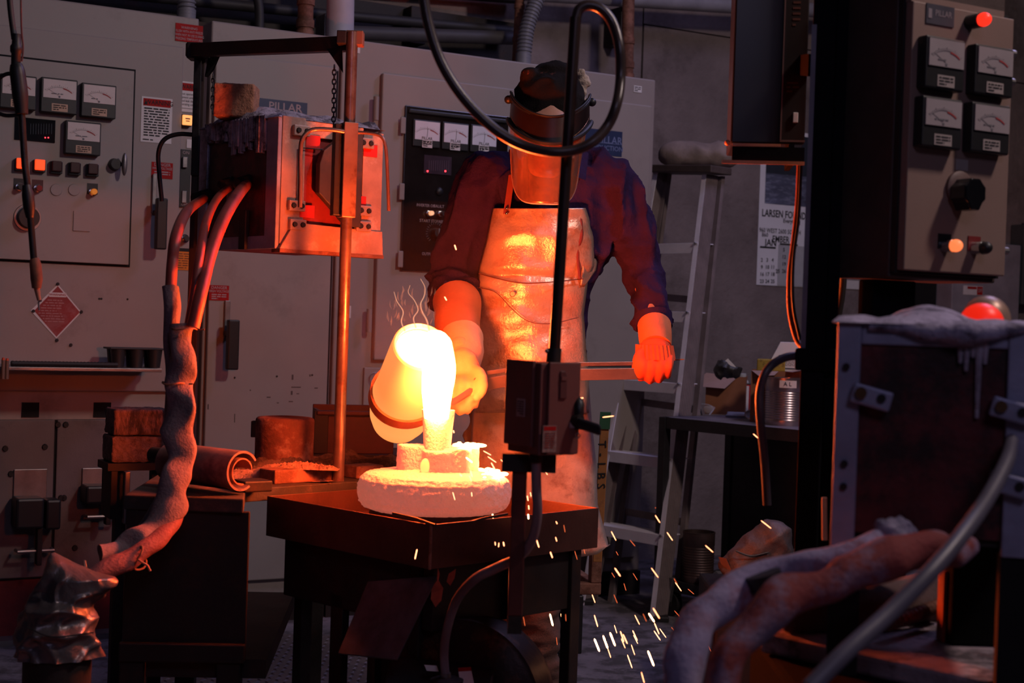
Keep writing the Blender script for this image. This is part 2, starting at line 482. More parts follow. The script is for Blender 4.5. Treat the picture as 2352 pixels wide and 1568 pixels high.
def lever(r, x0, x1, y0, y1, out, strip):
    a, b_, c, d = CF.rect(strip[0], strip[1], strip[2], strip[3], out)
    h = part('door_handle', MB().box(a, b_, -out - .012, -out, c, d), STEEL, r, bevel=.002)
    a, b_, c, d = CF.rect(x0, y0, x1, y1, out + .06)
    g = MB().box(a, b_, -out - .075, -out - .045, c, d); g.box(a + .002, a + .02, -out - .06, -out - .01, (c + d) / 2 + .03, (c + d) / 2 + .05)
    part('handle_grip', g, BLACK, h, bevel=.005)
lever(A, 357, 382, 455, 573, P, (348, 400, 358, 490))
# diamond sign
x, z = hd(131, 715, P)
rd = hd(187, 715, P)[0] - x
dm = part('diamond_sign', MB().add([(x - rd - .006, -P - .0015, z), (x, -P - .0015, z - rd * 1.13), (x + rd, -P - .0015, z), (x, -P - .0015, z + rd * 1.13)], [(0, 1, 2, 3)]), WHITE, A)
k = .93
part('diamond_field', MB().add([(x - rd * k, -P - .002, z), (x, -P - .002, z - rd * k * 1.13), (x + rd * k, -P - .002, z), (x, -P - .002, z + rd * k * 1.13)], [(0, 1, 2, 3)]),
     mat('faded_red', (.33, .03, .03), .6, var=.2, c2=(.38, .09, .09), amt=.42, s2=12, bump=0), dm)
part('banner', MB().box(x - rd * .35, x + rd * .35, -P - .003, -P - .002, z + rd * .6, z + rd * .78), WHITE, dm)
t = MB().text('WARNING', x, z + rd * .69, rd * .14, -P - .0035, bold=.01)
part('banner_print', t, REDP, dm)
t = MB()
for k in range(9):
    ww = rd * (.45 + .55 * (1 - abs(k - 4.5) / 5)) * .8
    t.lines(x - ww, x + ww, z + rd * (.42 - k * .11), z + rd * (.5 - k * .11), 1, -P - .003, .5)
part('small_print', t, flat('pale_red_ink', (.45, .2, .2)), dm)
screws(A, [(133, 652), (77, 714), (187, 716), (131, 781), (163, 792)], P + .003, .006)
screws(A, [(228, 686), (233, 686), (293, 687)], P, .004)
# narrow right column of the left cabinet
s_, q, y = sign(A, 403, 56, 466, 97, REDP, .001)
t = MB()
for i, s in enumerate(('WARNING', 'FLUSH WITH ANTI FREEZE', 'WHEN NOT IN USE DURING', 'FREEZING TEMPERATURES')):
    t.text(s, (q[0] + q[1]) / 2, q[3] - .014 - i * .0135, .0125, y - .0002, sx=1.0 if i == 0 else .68, bold=.006)
part('sign_print', t, INKW, s_)
s_, q, y = sign(A, 404, 188, 470, 258, WHITE, .001)
part('red_banner', MB().box(q[0] + .003, q[1] - .003, y, y + .0004, q[3] - .033, q[3] - .006), REDP, s_)
t = MB().text('WARNING', (q[0] + q[1]) / 2 + .008, q[3] - .02, .021, y - .0005, bold=.01, sx=.85)
for i, s in enumerate(('Do not operate this', 'equipment unless', 'ground leak detector', 'is operating correctly')):
    t.text(s, q[0] + .006, q[3] - .045 - i * .0125, .0125, y - .0002, 'LEFT', sx=.75)
t.box(q[0] + .003, q[1] - .003, y - .0003, y, q[2] + .012, q[2] + .0135)
part('sign_print', t, INK, s_)
hb = part('square_button', MB().frect(CF, 416, 263, 440, 290, .001, .02), BLACK, A, bevel=.002)
part('button_lens', MB().frect(CF, 420, 264, 442, 287, .02, .03), emi('amber_lens', (1, .35, .1), 1.3, (.6, .3, .1)), hb, bevel=.003)
part('lens_print', MB().frect(CF, 426, 271, 437, 274, .0305, .031).frect(CF, 427, 277, 436, 279, .0305, .031), flat('brown_ink', (.2, .06, .02)), hb)
s_, q, y = sign(A, 429, 320, 441, 340, WHITE, .001, 'small_label')
br = part('breaker_switch', MB().frect(CF, 413, 343, 438, 476, .001, .008), BLACK, A, bevel=.002)
part('switch_lever', MB().frect(CF, 420, 360, 431, 385, .008, .02), STEEL, br, bevel=.002)
part('switch_slide', MB().frect(CF, 418, 438, 429, 466, .008, .014), STEEL, br, bevel=.002)
q = CF.rect(413, 343, 438, 476, .008)
part('switch_print', MB().text('ON', (q[0] + q[1]) / 2, q[3] - .012, .016, -.0085).text('OFF', (q[0] + q[1]) / 2, q[2] + .01, .014, -.0085), INKW, br)
push(A, CF, 423, 548, .001, BLACK, None, .013)
s_, q, y = sign(A, 403, 570, 443, 620, ORANGEP, .001, 'caution_sign')
part('black_banner', MB().box(q[0], q[1], y, y + .0004, q[3] - .012, q[3]), INK, s_)
t = MB().lines(q[0] + .004, q[1] - .004, q[2] + .004, q[3] - .016, 7, y, .35); part('sign_print', t, flat('dark_brown_ink', (.1, .03, .01)), s_)
# shelf and lower doors
zs = hd(180, 843, .2)[1]; xs = xr(372, .2)
sh = part('shelf', MB().box(ax0, xs, -.24, 0, zs - .012, zs), STEEL, A, bevel=.002)
zd0, zd1 = hd(130, 1335, .03)[1], hd(130, 964, .03)[1]
zd0 = .22
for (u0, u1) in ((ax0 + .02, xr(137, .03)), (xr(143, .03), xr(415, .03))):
    part('lower_door', MB().box(u0, u1, -.03, 0, zd0, zd1), mat('shaded_enamel', (.17, .13, .125), .6, var=.25, scale=4, bump=.2, bscale=200, c2=(.1, .075, .07), amt=.42, s2=3), A, bevel=.003)  # darker copy of the enamel; shade below the shelf put into its colour
part('door_gap', MB().box(xr(137, .03), xr(143, .03), -.022, -.018, zd0, zd1), GAP, A)
for px in (70, 235):
    part('vent_slot', MB().frect(CF, px - 20, 924, px + 20, 958, .001, .004), GAP, A)
screws(A, [(12, 1030), (103, 1026), (133, 975), (151, 975), (25, 1088), (80, 1088), (140, 1143), (147, 1143), (172, 1258), (96, 1268)], .03, .011)
part('plinth', MB().box(ax0, ax1, -.012, .6, 0, .21), mat('red_plinth', (.2, .012, .012), .6, var=.4), A)
part('floor_rail', MB().box(ax0, ax1 + .2, -.09, -.012, 0, .02), STEEL, A)

# ---- middle cabinet
B, bx0, bx1 = cabinet('middle beige power cabinet with tall door, black lever and sign hidden behind the furnace', 470, 766)
part('plinth', MB().box(bx0, bx1, -.01, .6, 0, .1), DARKST, B)
zb = hd(630, 140)[1]
part('door', MB().box(xr(478), xr(756), -.02, 0, .16, zb), BEIGE2, B, bevel=.004)
part('door_edge', MB().box(xr(757), xr(761), -.012, 0, .16, zb - .01), GAP, B)
s_, q, y = sign(B, 583, 230, 706, 262, BLUEP, .02, 'maker_plate')
part('plate_print', MB().text('PILLAR', (q[0] + q[1]) / 2 + .018, (q[2] + q[3]) / 2, .042, y, bold=.015, sx=1.05), INKW, s_)
s_, q, y = sign(B, 480, 655, 526, 690, REDP, .02, 'danger_sign')
t = MB().text('DANGER', (q[0] + q[1]) / 2, q[3] - .009, .015, y - .0002, bold=.01)
t.text('HIGH VOLTAGE', (q[0] + q[1]) / 2, q[3] - .022, .0125, y - .0002, sx=.85, bold=.01); t.lines(q[0] + .01, q[1] - .01, q[2] + .003, q[3] - .03, 3, y, .5)
part('sign_print', t, INKW, s_)
lever(B, 521, 547, 734, 849, .02, (514, 690, 526, 776))
screws(B, [(539, 867), (636, 864), (717, 861)], .02, .004)
wear = MB()
for px, py, w_, h_ in ((672, 866, 4, 12), (712, 862, 3, 5), (680, 889, 22, 2.5), (726, 891, 8, 2.5), (670, 902, 4, 9), (684, 904, 6, 2), (617, 912, 9, 2.5), (668, 922, 10, 2.5), (575, 896, 3, 3), (478, 934, 3, 12), (539, 960, 2, 20), (638, 925, 5, 2)):
    wear.frect(CF, px - w_ / 2, py - h_ / 2, px + w_ / 2, py + h_ / 2, .0201, .0204)
part('paint_chips', wear, flat('chip_dark', (.08, .06, .055)), B)

# ---- right cabinet
C, cx0, cx1 = cabinet('rightmost beige power cabinet with dark glazed meter window behind the worker', 771, 1492)
part('plinth', MB().box(cx0, cx1, -.01, .6, 0, .1), DARKST, C)
zc0, zc1 = hd(860, 826)[1], hd(1150, 203)[1]
part('door', MB().box(xr(868 - 8), xr(1478), -.025, 0, zc0, zc1), BEIGE2, C, bevel=.005)
part('lower_panel', MB().box(xr(842), xr(1478), -.012, 0, .16, zc0 - .03), BEIGE2, C, bevel=.003)
for px, py in ((864, 250), (848, 736)):
    x, z = hd(px, py, .02)
    part('hinge', MB().cyl((x - .005, -.03, z - .045), (x - .005, -.03, z + .045), .011, n=12), BEIGE, C, smooth=True)
x, z = hd(858, 870, .012)
part('ring_pull', MB().tube([(x + .02 * cos(t * pi / 8), -.02, z + .025 * sin(t * pi / 8)) for t in range(17)], .002, 6), STEEL, C)
s_, q, y = sign(C, 797, 702, 806, 730, WHITE, .001, 'small_label')
s_, q, y = sign(C, 819, 107, 827, 122, WHITE, .001, 'small_label')
s_, q, y = sign(C, 1456, 197, 1474, 212, WHITE, .001, 'small_label')
part('label_print', MB().lines(q[0] + .004, q[1] - .004, q[2] + .003, q[3] - .003, 3, y), INK, s_)
O = .025
zt_, zb_ = hd(1043, 255, O)[1], hd(1040, 627, O)[1]
xa, xb = hd(923, 440, O)[0], hd(1160, 440, O)[0]
wn = part('meter_window', MB().box(xa, xb, -O - .012, -O, zb_, zt_), mat('window_black', (.012, .008, .008), .22, var=.3, bump=0), C, bevel=.003)
part('window_rim', MB().box(xa + .01, xb - .01, -O - .022, -O - .01, zt_ - .03, zt_ - .012), BLACK, wn, smooth=False, bevel=.005)
O2 = O + .012
face2 = mat('meter_face_cool', (.8, .78, .85), .5, var=.1, bump=0)
for q in ((949, 276, 1012, 338), (1016, 282, 1077, 345), (1081, 288, 1142, 351)):
    meter(C, CF, *q, .74, face2, flat('blank_black', (.012, .01, .01)), out=O2, dep=.008, red='mid')
for x0_, y0_ in ((970, 322), (1034, 328), (1100, 334)):
    s_, q, y = sign(C, x0_, y0_, x0_ + 23, y0_ + 17, WHITE, O2 + .008, 'name_label')
    part('label_print', MB().lines(q[0] + .003, q[1] - .003, q[2] + .002, q[3] - .002, 3, y), INK, s_)
ds = part('display', MB().frect(CF, 974, 358, 1037, 400, O2, O2 + .003), mat('violet_display', (.05, .03, .05), .3, var=.3, bump=0), C)
bars = MB()
for k in range(10):
    x, z = hd(985 + k * 5, 380, O2 + .003); bars.box(x, x + .002, -O2 - .0035, -O2 - .003, z - .02, z + .02)
part('display_bars', bars, flat('violet_bar', (.1, .06, .1)), ds)
for px in (982, 1023):
    x, z = hd(px, 393, O2 + .003)
    part('indicator', MB().ball((x, -O2 - .003, z), .0035, nu=8, nv=5), led, ds)
x, z = hd(1009, 440, O2)
part('dome_plug', MB().ball((x, -O2, z), (.017, .01, .017)), BLACK, C, smooth=True)
push(C, CF, 985, 490, O2, emi('warm_cap', (1, .45, .22), .9, (.6, .4, .3)), None, .012, ln=.03)
push(C, CF, 1011, 491, O2, BLACK, None, .012)
for s, px, py in (('INVERTER ON', 978, 472), ('FAULT', 1008, 474), ('START', 976, 507), ('STOP/RESET', 1008, 509), ('OUTPUT LEVEL', 992, 584)):
    x, z = hd(px, py, O2); part('panel_print', MB().text(s, x, z, .016, -O2 - .0005, sx=.8 if len(s) > 6 else 1), INKW, wn)
x, z = hd(1000, 535, O2)
kb = part('output_knob', MB().cyl((x, -O2, z), (x, -O2 - .03, z), .02, .017, 20), BLACK, C, smooth=True)
t = MB()
for k in range(21):
    a = R(-50 + k * 14)
    t.beam((x + .034 * cos(a), -O2 - .001, z + .034 * sin(a)), (x + .042 * cos(a), -O2 - .001, z + .042 * sin(a)), (.0007, 0, 0), (0, .0003, .0004))
part('knob_scale', t, GREYINK, kb)
part('knob_pointer', MB().box(x - .003, x + .003, -O2 - .034, -O2 - .03, z - .012, z + .017), STEEL, kb)
for py in (288, 440, 595):
    x, z = hd(923 + (288 - py) * .02, py, O2)
    part('window_hinge', MB().box(x - .008, x + .014, -O2 - .008, -O2, z - .032, z + .032), BEIGE, C, bevel=.003)
s_, q, y = sign(C, 1343, 298, 1429, 356, BLUEP, O, 'maker_plate')
t = MB().text('PILLAR', (q[0] + q[1]) / 2 + .03, q[3] - .042, .044, y, bold=.012, sx=.95)
t.text('INDUCTION', (q[0] + q[1]) / 2 + .02, q[2] + .03, .028, y, bold=.01)
t.box(q[0] + .012, q[1] - .01, y - .0003, y, q[2] + .05, q[2] + .052)
part('plate_print', t, flat('pale_blue_ink', (.16, .2, .36)), s_)

# ---------------------------------------------------------------- pipes over the cabinets
def wp(px, py, out=-.3):
    x, z = CF.hit(px, py, out); return CF.m @ V((x, -out, z))
def rib_hose(name, pts, r, label, pitch=.016):
    pp, _ = crom([V(p) for p in pts], [r] * len(pts), 24)
    mb = MB(); acc = 0; P_ = []; Rr = []
    d = [0]
    for i in range(1, len(pp)): d.append(d[-1] + (pp[i] - pp[i - 1]).length)
    n = int(d[-1] / pitch * 4); j = 0
    for k in range(n + 1):
        s = d[-1] * k / n
        while j < len(d) - 2 and d[j + 1] < s: j += 1
        f = (s - d[j]) / max(1e-6, d[j + 1] - d[j])
        P_.append(pp[j].lerp(pp[j + 1], f)); Rr.append(r * (1 + .1 * (1 if k % 4 < 2 else -.6)))
    mb.tube(P_, Rr, 16)
    return mb
GREYC = mat('grey_conduit', (.2, .2, .23), .5, var=.2, bump=0)
def conduit(pts, r, cuff, label):
    rt = root('flexible_conduit', pts[-1], label, 'conduit')
    part('ribbed_hose', rib_hose('h', pts, r, ''), GREYC, rt, world=True, smooth=True)
    part('fitting', MB().cyl(V(pts[-1]) + V((0, 0, .02)), V(pts[-1]) - V((0, 0, cuff)), r * 1.08, n=20), GREYC, rt, world=True, smooth=True)
conduit([wp(445, -90), wp(430, -30), wp(428, 34)], .033, .045, 'ribbed grey conduit entering the top of the leftmost cabinet')
conduit([wp(1262, -80), wp(1240, -20), wp(1212, 60), wp(1202, 135)], .031, .06, 'ribbed grey conduit entering the rightmost cabinet above the worker')
def pipe(pts, r, m, label, name='pipe', joints=(), sub=0):
    rt = root(name, min(pts, key=lambda p: p[2]), label, 'pipe')
    part('tube', MB().tube(pts, r, 20, sub), m, rt, world=True, smooth=True)
    for k in joints:
        p = V(pts[0]).lerp(V(pts[-1]), k); d = (V(pts[-1]) - V(pts[0])).normalized()
        part('coupling', MB().cyl(p - d * r * .5, p + d * r * .5, r * 1.16, n=20), m, rt, world=True, smooth=True)
pipe([wp(784, -120), wp(780, 110)], .056, mat('white_pipe', (.5, .48, .55), .6, var=.15), 'thick pale vertical pipe behind the furnace frame')
pipe([wp(706, -120), wp(700, 86)], .031, RUST, 'rusty vertical pipe left of the thick pale pipe', joints=(.6, .85, .97))
pipe([wp(1200, -120, -.4), wp(1186, 150, -.4)], .02, RUST, 'thin rusty vertical pipe beside the ribbed conduit over the worker', joints=(.5, .78))
pipe([wp(1446, -120, -.4), wp(1440, 186, -.4)], .028, RUST, 'rusty vertical pipe at the right end of the rightmost cabinet', joints=(.7, .88, .97))
DPIPE = mat('dark_pipe', (.03, .028, .03), .6, var=.3)
pipe([wp(560, -80), wp(592, 0), wp(596, 75)], .018, DPIPE, 'thin bent dark pipe left of the rusty pipe', sub=6)
pipe([wp(-100, -52, -.6), wp(700, 28, -.6), wp(1180, 72, -.6)], .022, DPIPE, 'upper dark horizontal pipe along the wall')
pipe([wp(760, 74, -.5), wp(1190, 88, -.5)], .03, mat('dim_pipe', (.07, .065, .07), .6), 'lower dark horizontal pipe between pale pipe and conduit')
pipe([wp(1120, -22, -.55), wp(1680, 14, -.55), wp(2200, 40, -.55)], .036, mat('pale_long_pipe', (.3, .29, .33), .5), 'long grey horizontal pipe at the top right of the wall')
pipe([wp(850, -30, -.68), wp(1190, -4, -.68)], .026, DPIPE, 'short dark pipe high on the wall above the middle')
# dark beam and boxes on the wall behind the pipes
bm = root('wall_beam', CF.m, 'dark steel beam on the wall above the cabinets', 'beam')
q = CF.rect(0, -60, 1190, 30, -.7)
part('web', MB().box(-4, xr(1185, -.7), .68, .745, 2.32, 2.52), DARKST, bm)
part('flange', MB().box(-4, xr(1185, -.7), .6, .745, 2.30, 2.32), DARKST, bm)
for px0, px1, nm in ((930, 965, 'narrow dark box on the wall left of the big cable'), (1410, 1432, 'narrow dark bracket on the wall right of the big cable')):
    q = CF.rect(px0, 20, px1, 105, -.66)
    single('junction_box', MB().box(q[0], q[1], .6, .745, q[2], q[3], CF.m), DARKST, nm, 'box', bevel=.004)
q = CF.rect(735, 36, 762, 80, -.4)
jb = single('junction_box', MB().box(q[0], q[1], .35, .45, ZT, q[3], CF.m), STEEL, 'small steel bracket box between rusty and pale pipes', 'box', bevel=.003)

# things on the shelf
zz = zs
q0 = hd(247, 800, .14)[0]; q1 = hd(374, 800, .14)[0]
rt = root('cup_tray', CF.m @ M.Translation((q0, -.13, zz)), 'black tray of small moulded cups on the cabinet shelf', 'tray')
wd = q1 - q0
part('rim', MB().box(0, wd, -.05, .05, .062, .068), mat('dull_black', (.03, .028, .03), .6), rt, bevel=.002)
for i in range(3):
    for j in range(2):
        part('cup', MB().lathe([(.02, 0), (.027, .062)], 16, M.Translation((.033 + i * (wd - .066) / 2, -.024 + j * .048, .0))), RUBBER, rt, smooth=True)
x0, x1 = hd(25, 832, .2)[0], hd(270, 832, .2)[0]
rb = MB(); n = 60
pts = [CF.m @ V((x0 + (x1 - x0) * k / n, -.2, zz + .009)) for k in range(n + 1)]
rb.tube(pts, [.009 * (1.12 if k % 2 else .92) for k in range(n + 1)], 8)
single('ribbed_bar', rb, DARKST, 'black ribbed steel bar lying along the shelf edge', 'bar', smooth=True)
for px, ht in ((7, 1), (16, .97)):
    x, z = hd(px, 842, .25)
    rt = root('marker_pen', CF.m @ M.Translation((x, -.252, z - .04)), 'orange-tipped marker %s shelf edge' % ('at the far left end of the' if px < 10 else 'second from the left at the'), 'marker', 'markers at the shelf edge')
    part('barrel', MB().cyl((0, 0, 0), (0, 0, .062 * ht), .006, n=12), flat('pen_brown', (.25, .12, .08)), rt, smooth=True)
    part('tip', MB().cyl((0, 0, .062 * ht), (0, 0, .07 * ht), .006, .004, 12), flat('pen_red', (.7, .08, .02)), rt, smooth=True)
# clamps on the lower doors
def clamp(px0, py0, px1, py1, label):
    q = CF.rect(px0, py0, px1, py1, .05)
    w_, h_ = q[1] - q[0], q[3] - q[2]
    rt = root('door_clamp', CF.m @ M.Translation((q[0], -.03, q[2])), label, 'clamp')
    part('base_plate', MB().box(w_ * .05, w_ * .8, -.008, 0, h_ * .55, h_), STEEL, rt, bevel=.002)
    part('jaw', MB().box(0, w_ * .62, -.1, -.008, h_ * .4, h_ * .72), BLACK, rt, bevel=.008)
    part('jaw', MB().box(w_ * .66, w_, -.1, -.02, h_ * .38, h_ * .7), BLACK, rt, bevel=.008)
    part('arm', MB().box(w_ * .5, w_ * .62, -.085, -.05, 0, h_ * .4), DARKST, rt, bevel=.003)
    part('pull', MB().tube([(w_ * .1, -.03, h_ * .15), (w_ * .1, -.07, h_ * .15), (w_ * .9, -.07, h_ * .15), (w_ * .9, -.03, h_ * .15)], .006, 8), STEEL, rt, smooth=True)
clamp(26, 1078, 128, 1292, 'black two-jaw clamp bolted on the lower left cabinet door')
clamp(185, 1075, 282, 1200, 'black clamp on the lower cabinet door under the bricks')
# ================================================================ table, furnace, tray, mould, crucible
def rel(m, p): return m.inverted() @ V(p)
# ---- dark worktable under the furnace
TF = Frame(*W(285, 1140, 3.07).xy, 4)
TZ = .765
rt = root('furnace_table', TF.m, 'long soot-black steel worktable under the lifted furnace', 'table')
tx1 = TF.hit(905, 1130)[0]
_n, _l, _r = W(990, 1205, 2.9), W(585, 1140, 3.25), W(1400, 1170, 3.236)
tpl = [TF.mi @ p for p in (V((W(285, 1140, 3.07).x, 3.07, 0)), V((W(560, 1140, 3.07).x, 3.07, 0)), V((_l.x - .02, _l.y, 0)), V((_l.x + _r.x - _n.x - .03, _l.y + _r.y - _n.y + .03, 0)))]
tpl = [(p.x, p.y) for p in tpl] + [(tx1, .62), (tx1, .95), (0, .95)]
mb = MB(); n = len(tpl)
mb.add([(x_, y_, TZ) for x_, y_ in tpl] + [(x_, y_, TZ - .03) for x_, y_ in tpl], [tuple(range(n)), tuple(range(2 * n - 1, n - 1, -1))] + [(i, i + n, (i + 1) % n + n, (i + 1) % n) for i in range(n)])
part('tabletop', mb, mat('table_black', (.04, .032, .03), .7, var=.5, c2=(.1, .06, .05), amt=.4, s2=14, bump=.5, bscale=60), rt, bevel=.003)
part('front_panel', MB().box(.004, TF.hit(572, 1200)[0], .004, .02, .42, TZ - .03), DARKST, rt, bevel=.002)
part('side_panel', MB().box(.004, .02, .02, .8, .42, TZ - .03), DARKST, rt)
part('lower_shelf', MB().box(.01, .3, .03, .8, .38, .42), DARKST, rt)
part('front_rail', MB().box(0, TF.hit(572, 1200)[0], -.012, .004, .42, .46), DARKST, rt, bevel=.003)
for x_, y_ in ((.0, 0), (.0, .77), (tx1 - .06, .8), (.2, .0)):
    part('leg', MB().box(x_, x_ + .05, y_, y_ + .05, 0, .42 if x_ < .5 else TZ - .03), DARKST, rt, bevel=.003)
# ---- furnace: tilting box between two uprights
K = W(637, 600, 3.6)
FF = Frame(K.x, K.y, 40)                      # local +x along the bright front, local +y along the dark red side
fm = FF.m
zf0, zf1 = FF.hit(637, 571)[1], FF.hit(637, 264)[1]
FW, FD = .272, .36
SC = 1.09
rt = root('induction_furnace', fm @ M.Translation((0, 0, zf0)) @ M.Scale(SC, 4), 'box furnace hung between uprights, front lit orange, side panel dark red', 'furnace')
HF = (zf1 - zf0) / SC
fr_m = fm @ M.Translation((0, 0, zf0))
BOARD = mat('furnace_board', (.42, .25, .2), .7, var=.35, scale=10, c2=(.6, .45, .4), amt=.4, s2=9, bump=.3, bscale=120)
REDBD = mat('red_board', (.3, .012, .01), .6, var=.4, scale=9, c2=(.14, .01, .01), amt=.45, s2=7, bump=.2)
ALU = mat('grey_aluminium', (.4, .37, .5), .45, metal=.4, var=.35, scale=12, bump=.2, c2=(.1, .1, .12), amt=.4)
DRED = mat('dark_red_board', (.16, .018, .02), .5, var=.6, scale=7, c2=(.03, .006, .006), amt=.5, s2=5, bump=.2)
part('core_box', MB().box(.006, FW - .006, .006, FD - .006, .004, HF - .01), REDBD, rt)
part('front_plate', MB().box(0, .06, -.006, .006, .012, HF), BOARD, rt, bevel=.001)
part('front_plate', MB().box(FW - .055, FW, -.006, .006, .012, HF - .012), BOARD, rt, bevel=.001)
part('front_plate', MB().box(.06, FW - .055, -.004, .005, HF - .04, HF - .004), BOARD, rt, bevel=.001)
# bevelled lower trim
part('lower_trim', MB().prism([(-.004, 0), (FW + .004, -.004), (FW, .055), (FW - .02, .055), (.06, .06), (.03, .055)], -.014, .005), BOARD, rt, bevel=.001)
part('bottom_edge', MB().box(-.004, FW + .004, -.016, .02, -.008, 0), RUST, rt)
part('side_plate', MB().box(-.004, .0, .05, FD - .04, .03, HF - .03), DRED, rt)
for y0_, y1_ in ((-.004, .045), (FD - .04, FD)):
    part('corner_post', MB().box(-.01, 0, y0_, y1_, 0, HF), ALU, rt, bevel=.002)
part('side_rail', MB().box(-.008, 0, .045, FD - .04, HF - .03, HF), ALU, rt, bevel=.002)
part('side_rail', MB().box(-.008, 0, .045, FD - .04, 0, .03), ALU, rt, bevel=.002)
part('side_bracket', MB().box(-.016, -.004, .12, .15, 0, .09), DARKST, rt, bevel=.002)
part('side_bracket', MB().box(-.014, -.004, .2, .215, .1, .17), ALU, rt, bevel=.002)
# crusted lining over the top
cr_ = MB()
nx, ny = 16, 20
for i in range(nx + 1):
    for j in range(ny + 1):
        x_, y_ = -.014 + (FW + .02) * i / nx, -.006 + (FD + .01) * j / ny
        e = min(i, nx - i, j, ny - j)
        z_ = HF - .004 + (.0 if e == 0 else .014 + .014 * noise.noise(V((x_ * 22, y_ * 22, 1))) + .022 * max(0, 1 - ((x_ - .05) ** 2 + (y_ - .2) ** 2) / .012) + (.006 if e > 2 else 0))
        cr_.v.append(V((x_, y_, z_)))
for i in range(nx):
    for j in range(ny):
        a = i * (ny + 1) + j; cr_.f.append((a, a + ny + 1, a + ny + 2, a + 1))
CRUST = mat('slag_crust', (.45, .38, .46), .9, var=.5, scale=30, c2=(.07, .05, .06), amt=.45, s2=18, bump=1, bscale=130)
part('lining_crust', cr_, CRUST, rt, smooth=60)
ww = MB()
for k in range(26):                              # crust running down the dark side
    y_ = .05 + .27 * k / 26; l = max(.012, .075 + .06 * noise.noise(V((k * .35, 3, 0))) - .0018 * k)
    ww.box(-.013 - .002 * (k % 3), -.006, y_, y_ + .0125, HF - l, HF + .004)
ww.noise(.004, 60, 2)
o = part('crust_run', ww, CRUST, rt, smooth=60, kind='stuff')
# wire, clips and bolts on the lit front
part('wire_staple', MB().tube([(.042, -.012, .105), (.042, -.012, HF - .068), (.115, -.014, HF - .066)], .0022, 6), DARKST, rt, smooth=True)
for x_, z_ in ((.043, HF - .03), (.036, .098), (.04, .056), (FW - .055, .1), (FW - .055, .064), (FW - .055, HF - .04)):
    cl = part('clip_plate', MB().box(x_ - .02, x_ + .022, -.018, -.006, z_ - .012, z_ + .012), mat('clip_metal', (.45, .3, .26), .5, metal=.4, var=.3), rt, bevel=.002)
    for s_ in (-.009, .012):
        part('bolt', MB().cyl((x_ + s_, -.018, z_), (x_ + s_, -.022, z_), .0065, .0055, 8), DARKST, cl)
for x_, z_ in ((.08, HF - .05), (.07, .088), (FW - .062, .12), (FW - .035, HF - .055)):
    part('red_tape', MB().box(x_ - .02, x_ + .018, -.0075, -.006, z_ - .014, z_ + .014), mat('red_tape', (.6, .015, .01), .5, bump=0), rt)
# pivot plate
part('pivot_plate', MB().prism([(.085, .13), (.12, .1), (.165, .06), (.2, .06), (.2, HF - .02), (.165, HF - .02), (.145, HF - .03), (.095, HF - .07), (.085, HF - .1)], -.03, -.012),
     mat('pivot_steel', (.06, .045, .045), .55, metal=.2, var=.4, c2=(.12, .06, .05), amt=.4, bump=.2), rt, bevel=.002)
for x_, z_ in ((.16, .165), (.15, .08)):
    part('pivot_bolt', MB().cyl((x_, -.03, z_), (x_, -.036, z_), .009, .007, 10), DARKST, rt)
# curved rods, one at each side of the pole and one at the back left
RODM = mat('worn_rod', (.35, .2, .16), .35, metal=.7, var=.3, bump=.1)
pole_d = 3.47
def tp(px, py, d): return W(px, py, d)
part('tilt_rod', MB().tube([tp(790, 302, 3.413), tp(762, 298, 3.402), tp(718, 298, 3.391), tp(696, 316, 3.380), tp(690, 350, 3.380), tp(690, 420, 3.380), tp(689, 476, 3.380)], .0052, 10, 5), RODM, rt, world=True, smooth=True)
part('tilt_rod', MB().tube([tp(815, 304, 3.501), tp(850, 306, 3.501), tp(876, 314, 3.501), tp(886, 340, 3.501), tp(890, 400, 3.501), tp(893, 484, 3.501)], .0042, 10, 5), RODM, rt, world=True, smooth=True)
part('tilt_rod', MB().tube([tp(452, 310, 3.938), tp(410, 308, 3.938), tp(378, 320, 3.938), tp(364, 350, 3.938), tp(366, 400, 3.938), tp(372, 462, 3.938)], .006, 10, 5), BLACK, rt, world=True, smooth=True)
# ---- lifting frame
pl0, pl1 = W(776, 1122, pole_d), W(806, 74, pole_d)
px_, py_ = pl0.x, pl0.y
rt = root('lifting_frame', (px_, py_, TZ), 'dark steel lifting frame with round pole, top bar and chains round the furnace', 'frame')
POLE = mat('pole_steel', (.3, .2, .17), .34, metal=.75, var=.3, scale=16, c2=(.2, .07, .04), amt=.42, s2=10, bump=.1)
zt = pl1.z
part('round_pole', MB().cyl((px_, py_, TZ), (px_, py_, zt), .0137, n=28), POLE, rt, world=True, smooth=True)
zk0, zk1 = W(795, 500, pole_d).z, W(800, 282, pole_d).z
sl = part('sleeve', MB().box(-.017, .017, -.018, .022, zk0, zk1, M.Translation((px_ + .0, py_, 0)) @ M.Rotation(R(24), 4, 'Z')), mat('sleeve_steel', (.35, .2, .15), .45, metal=.5, var=.35, c2=(.2, .08, .05), amt=.42, s2=14), rt, world=True, bevel=.002)
part('sleeve_cheek', MB().box(-.035, -.017, -.006, .02, zk0 + .004, zk1 - .004, M.Translation((px_, py_, 0)) @ M.Rotation(R(24), 4, 'Z')), DARKST, rt, world=True, bevel=.002)
lb = W(462, 120, 3.938)
lx, ly = lb.x, lb.y
part('channel_upright', MB().box(lx - .014, lx + .014, ly - .012, ly + .02, TZ, lb.z), mat('upright_brown', (.05, .028, .022), .6, var=.4), rt, world=True, bevel=.002)
part('channel_upright', MB().box(lx - .014, lx + .006, ly - .02, ly - .012, zf0 + .2, lb.z), DARKST, rt, world=True, bevel=.002)
dvec = (V((px_, py_, zt)) - V((lx, ly, lb.z))).normalized()
zb0, zb1 = W(800, 118, pole_d).z, W(800, 84, pole_d).z
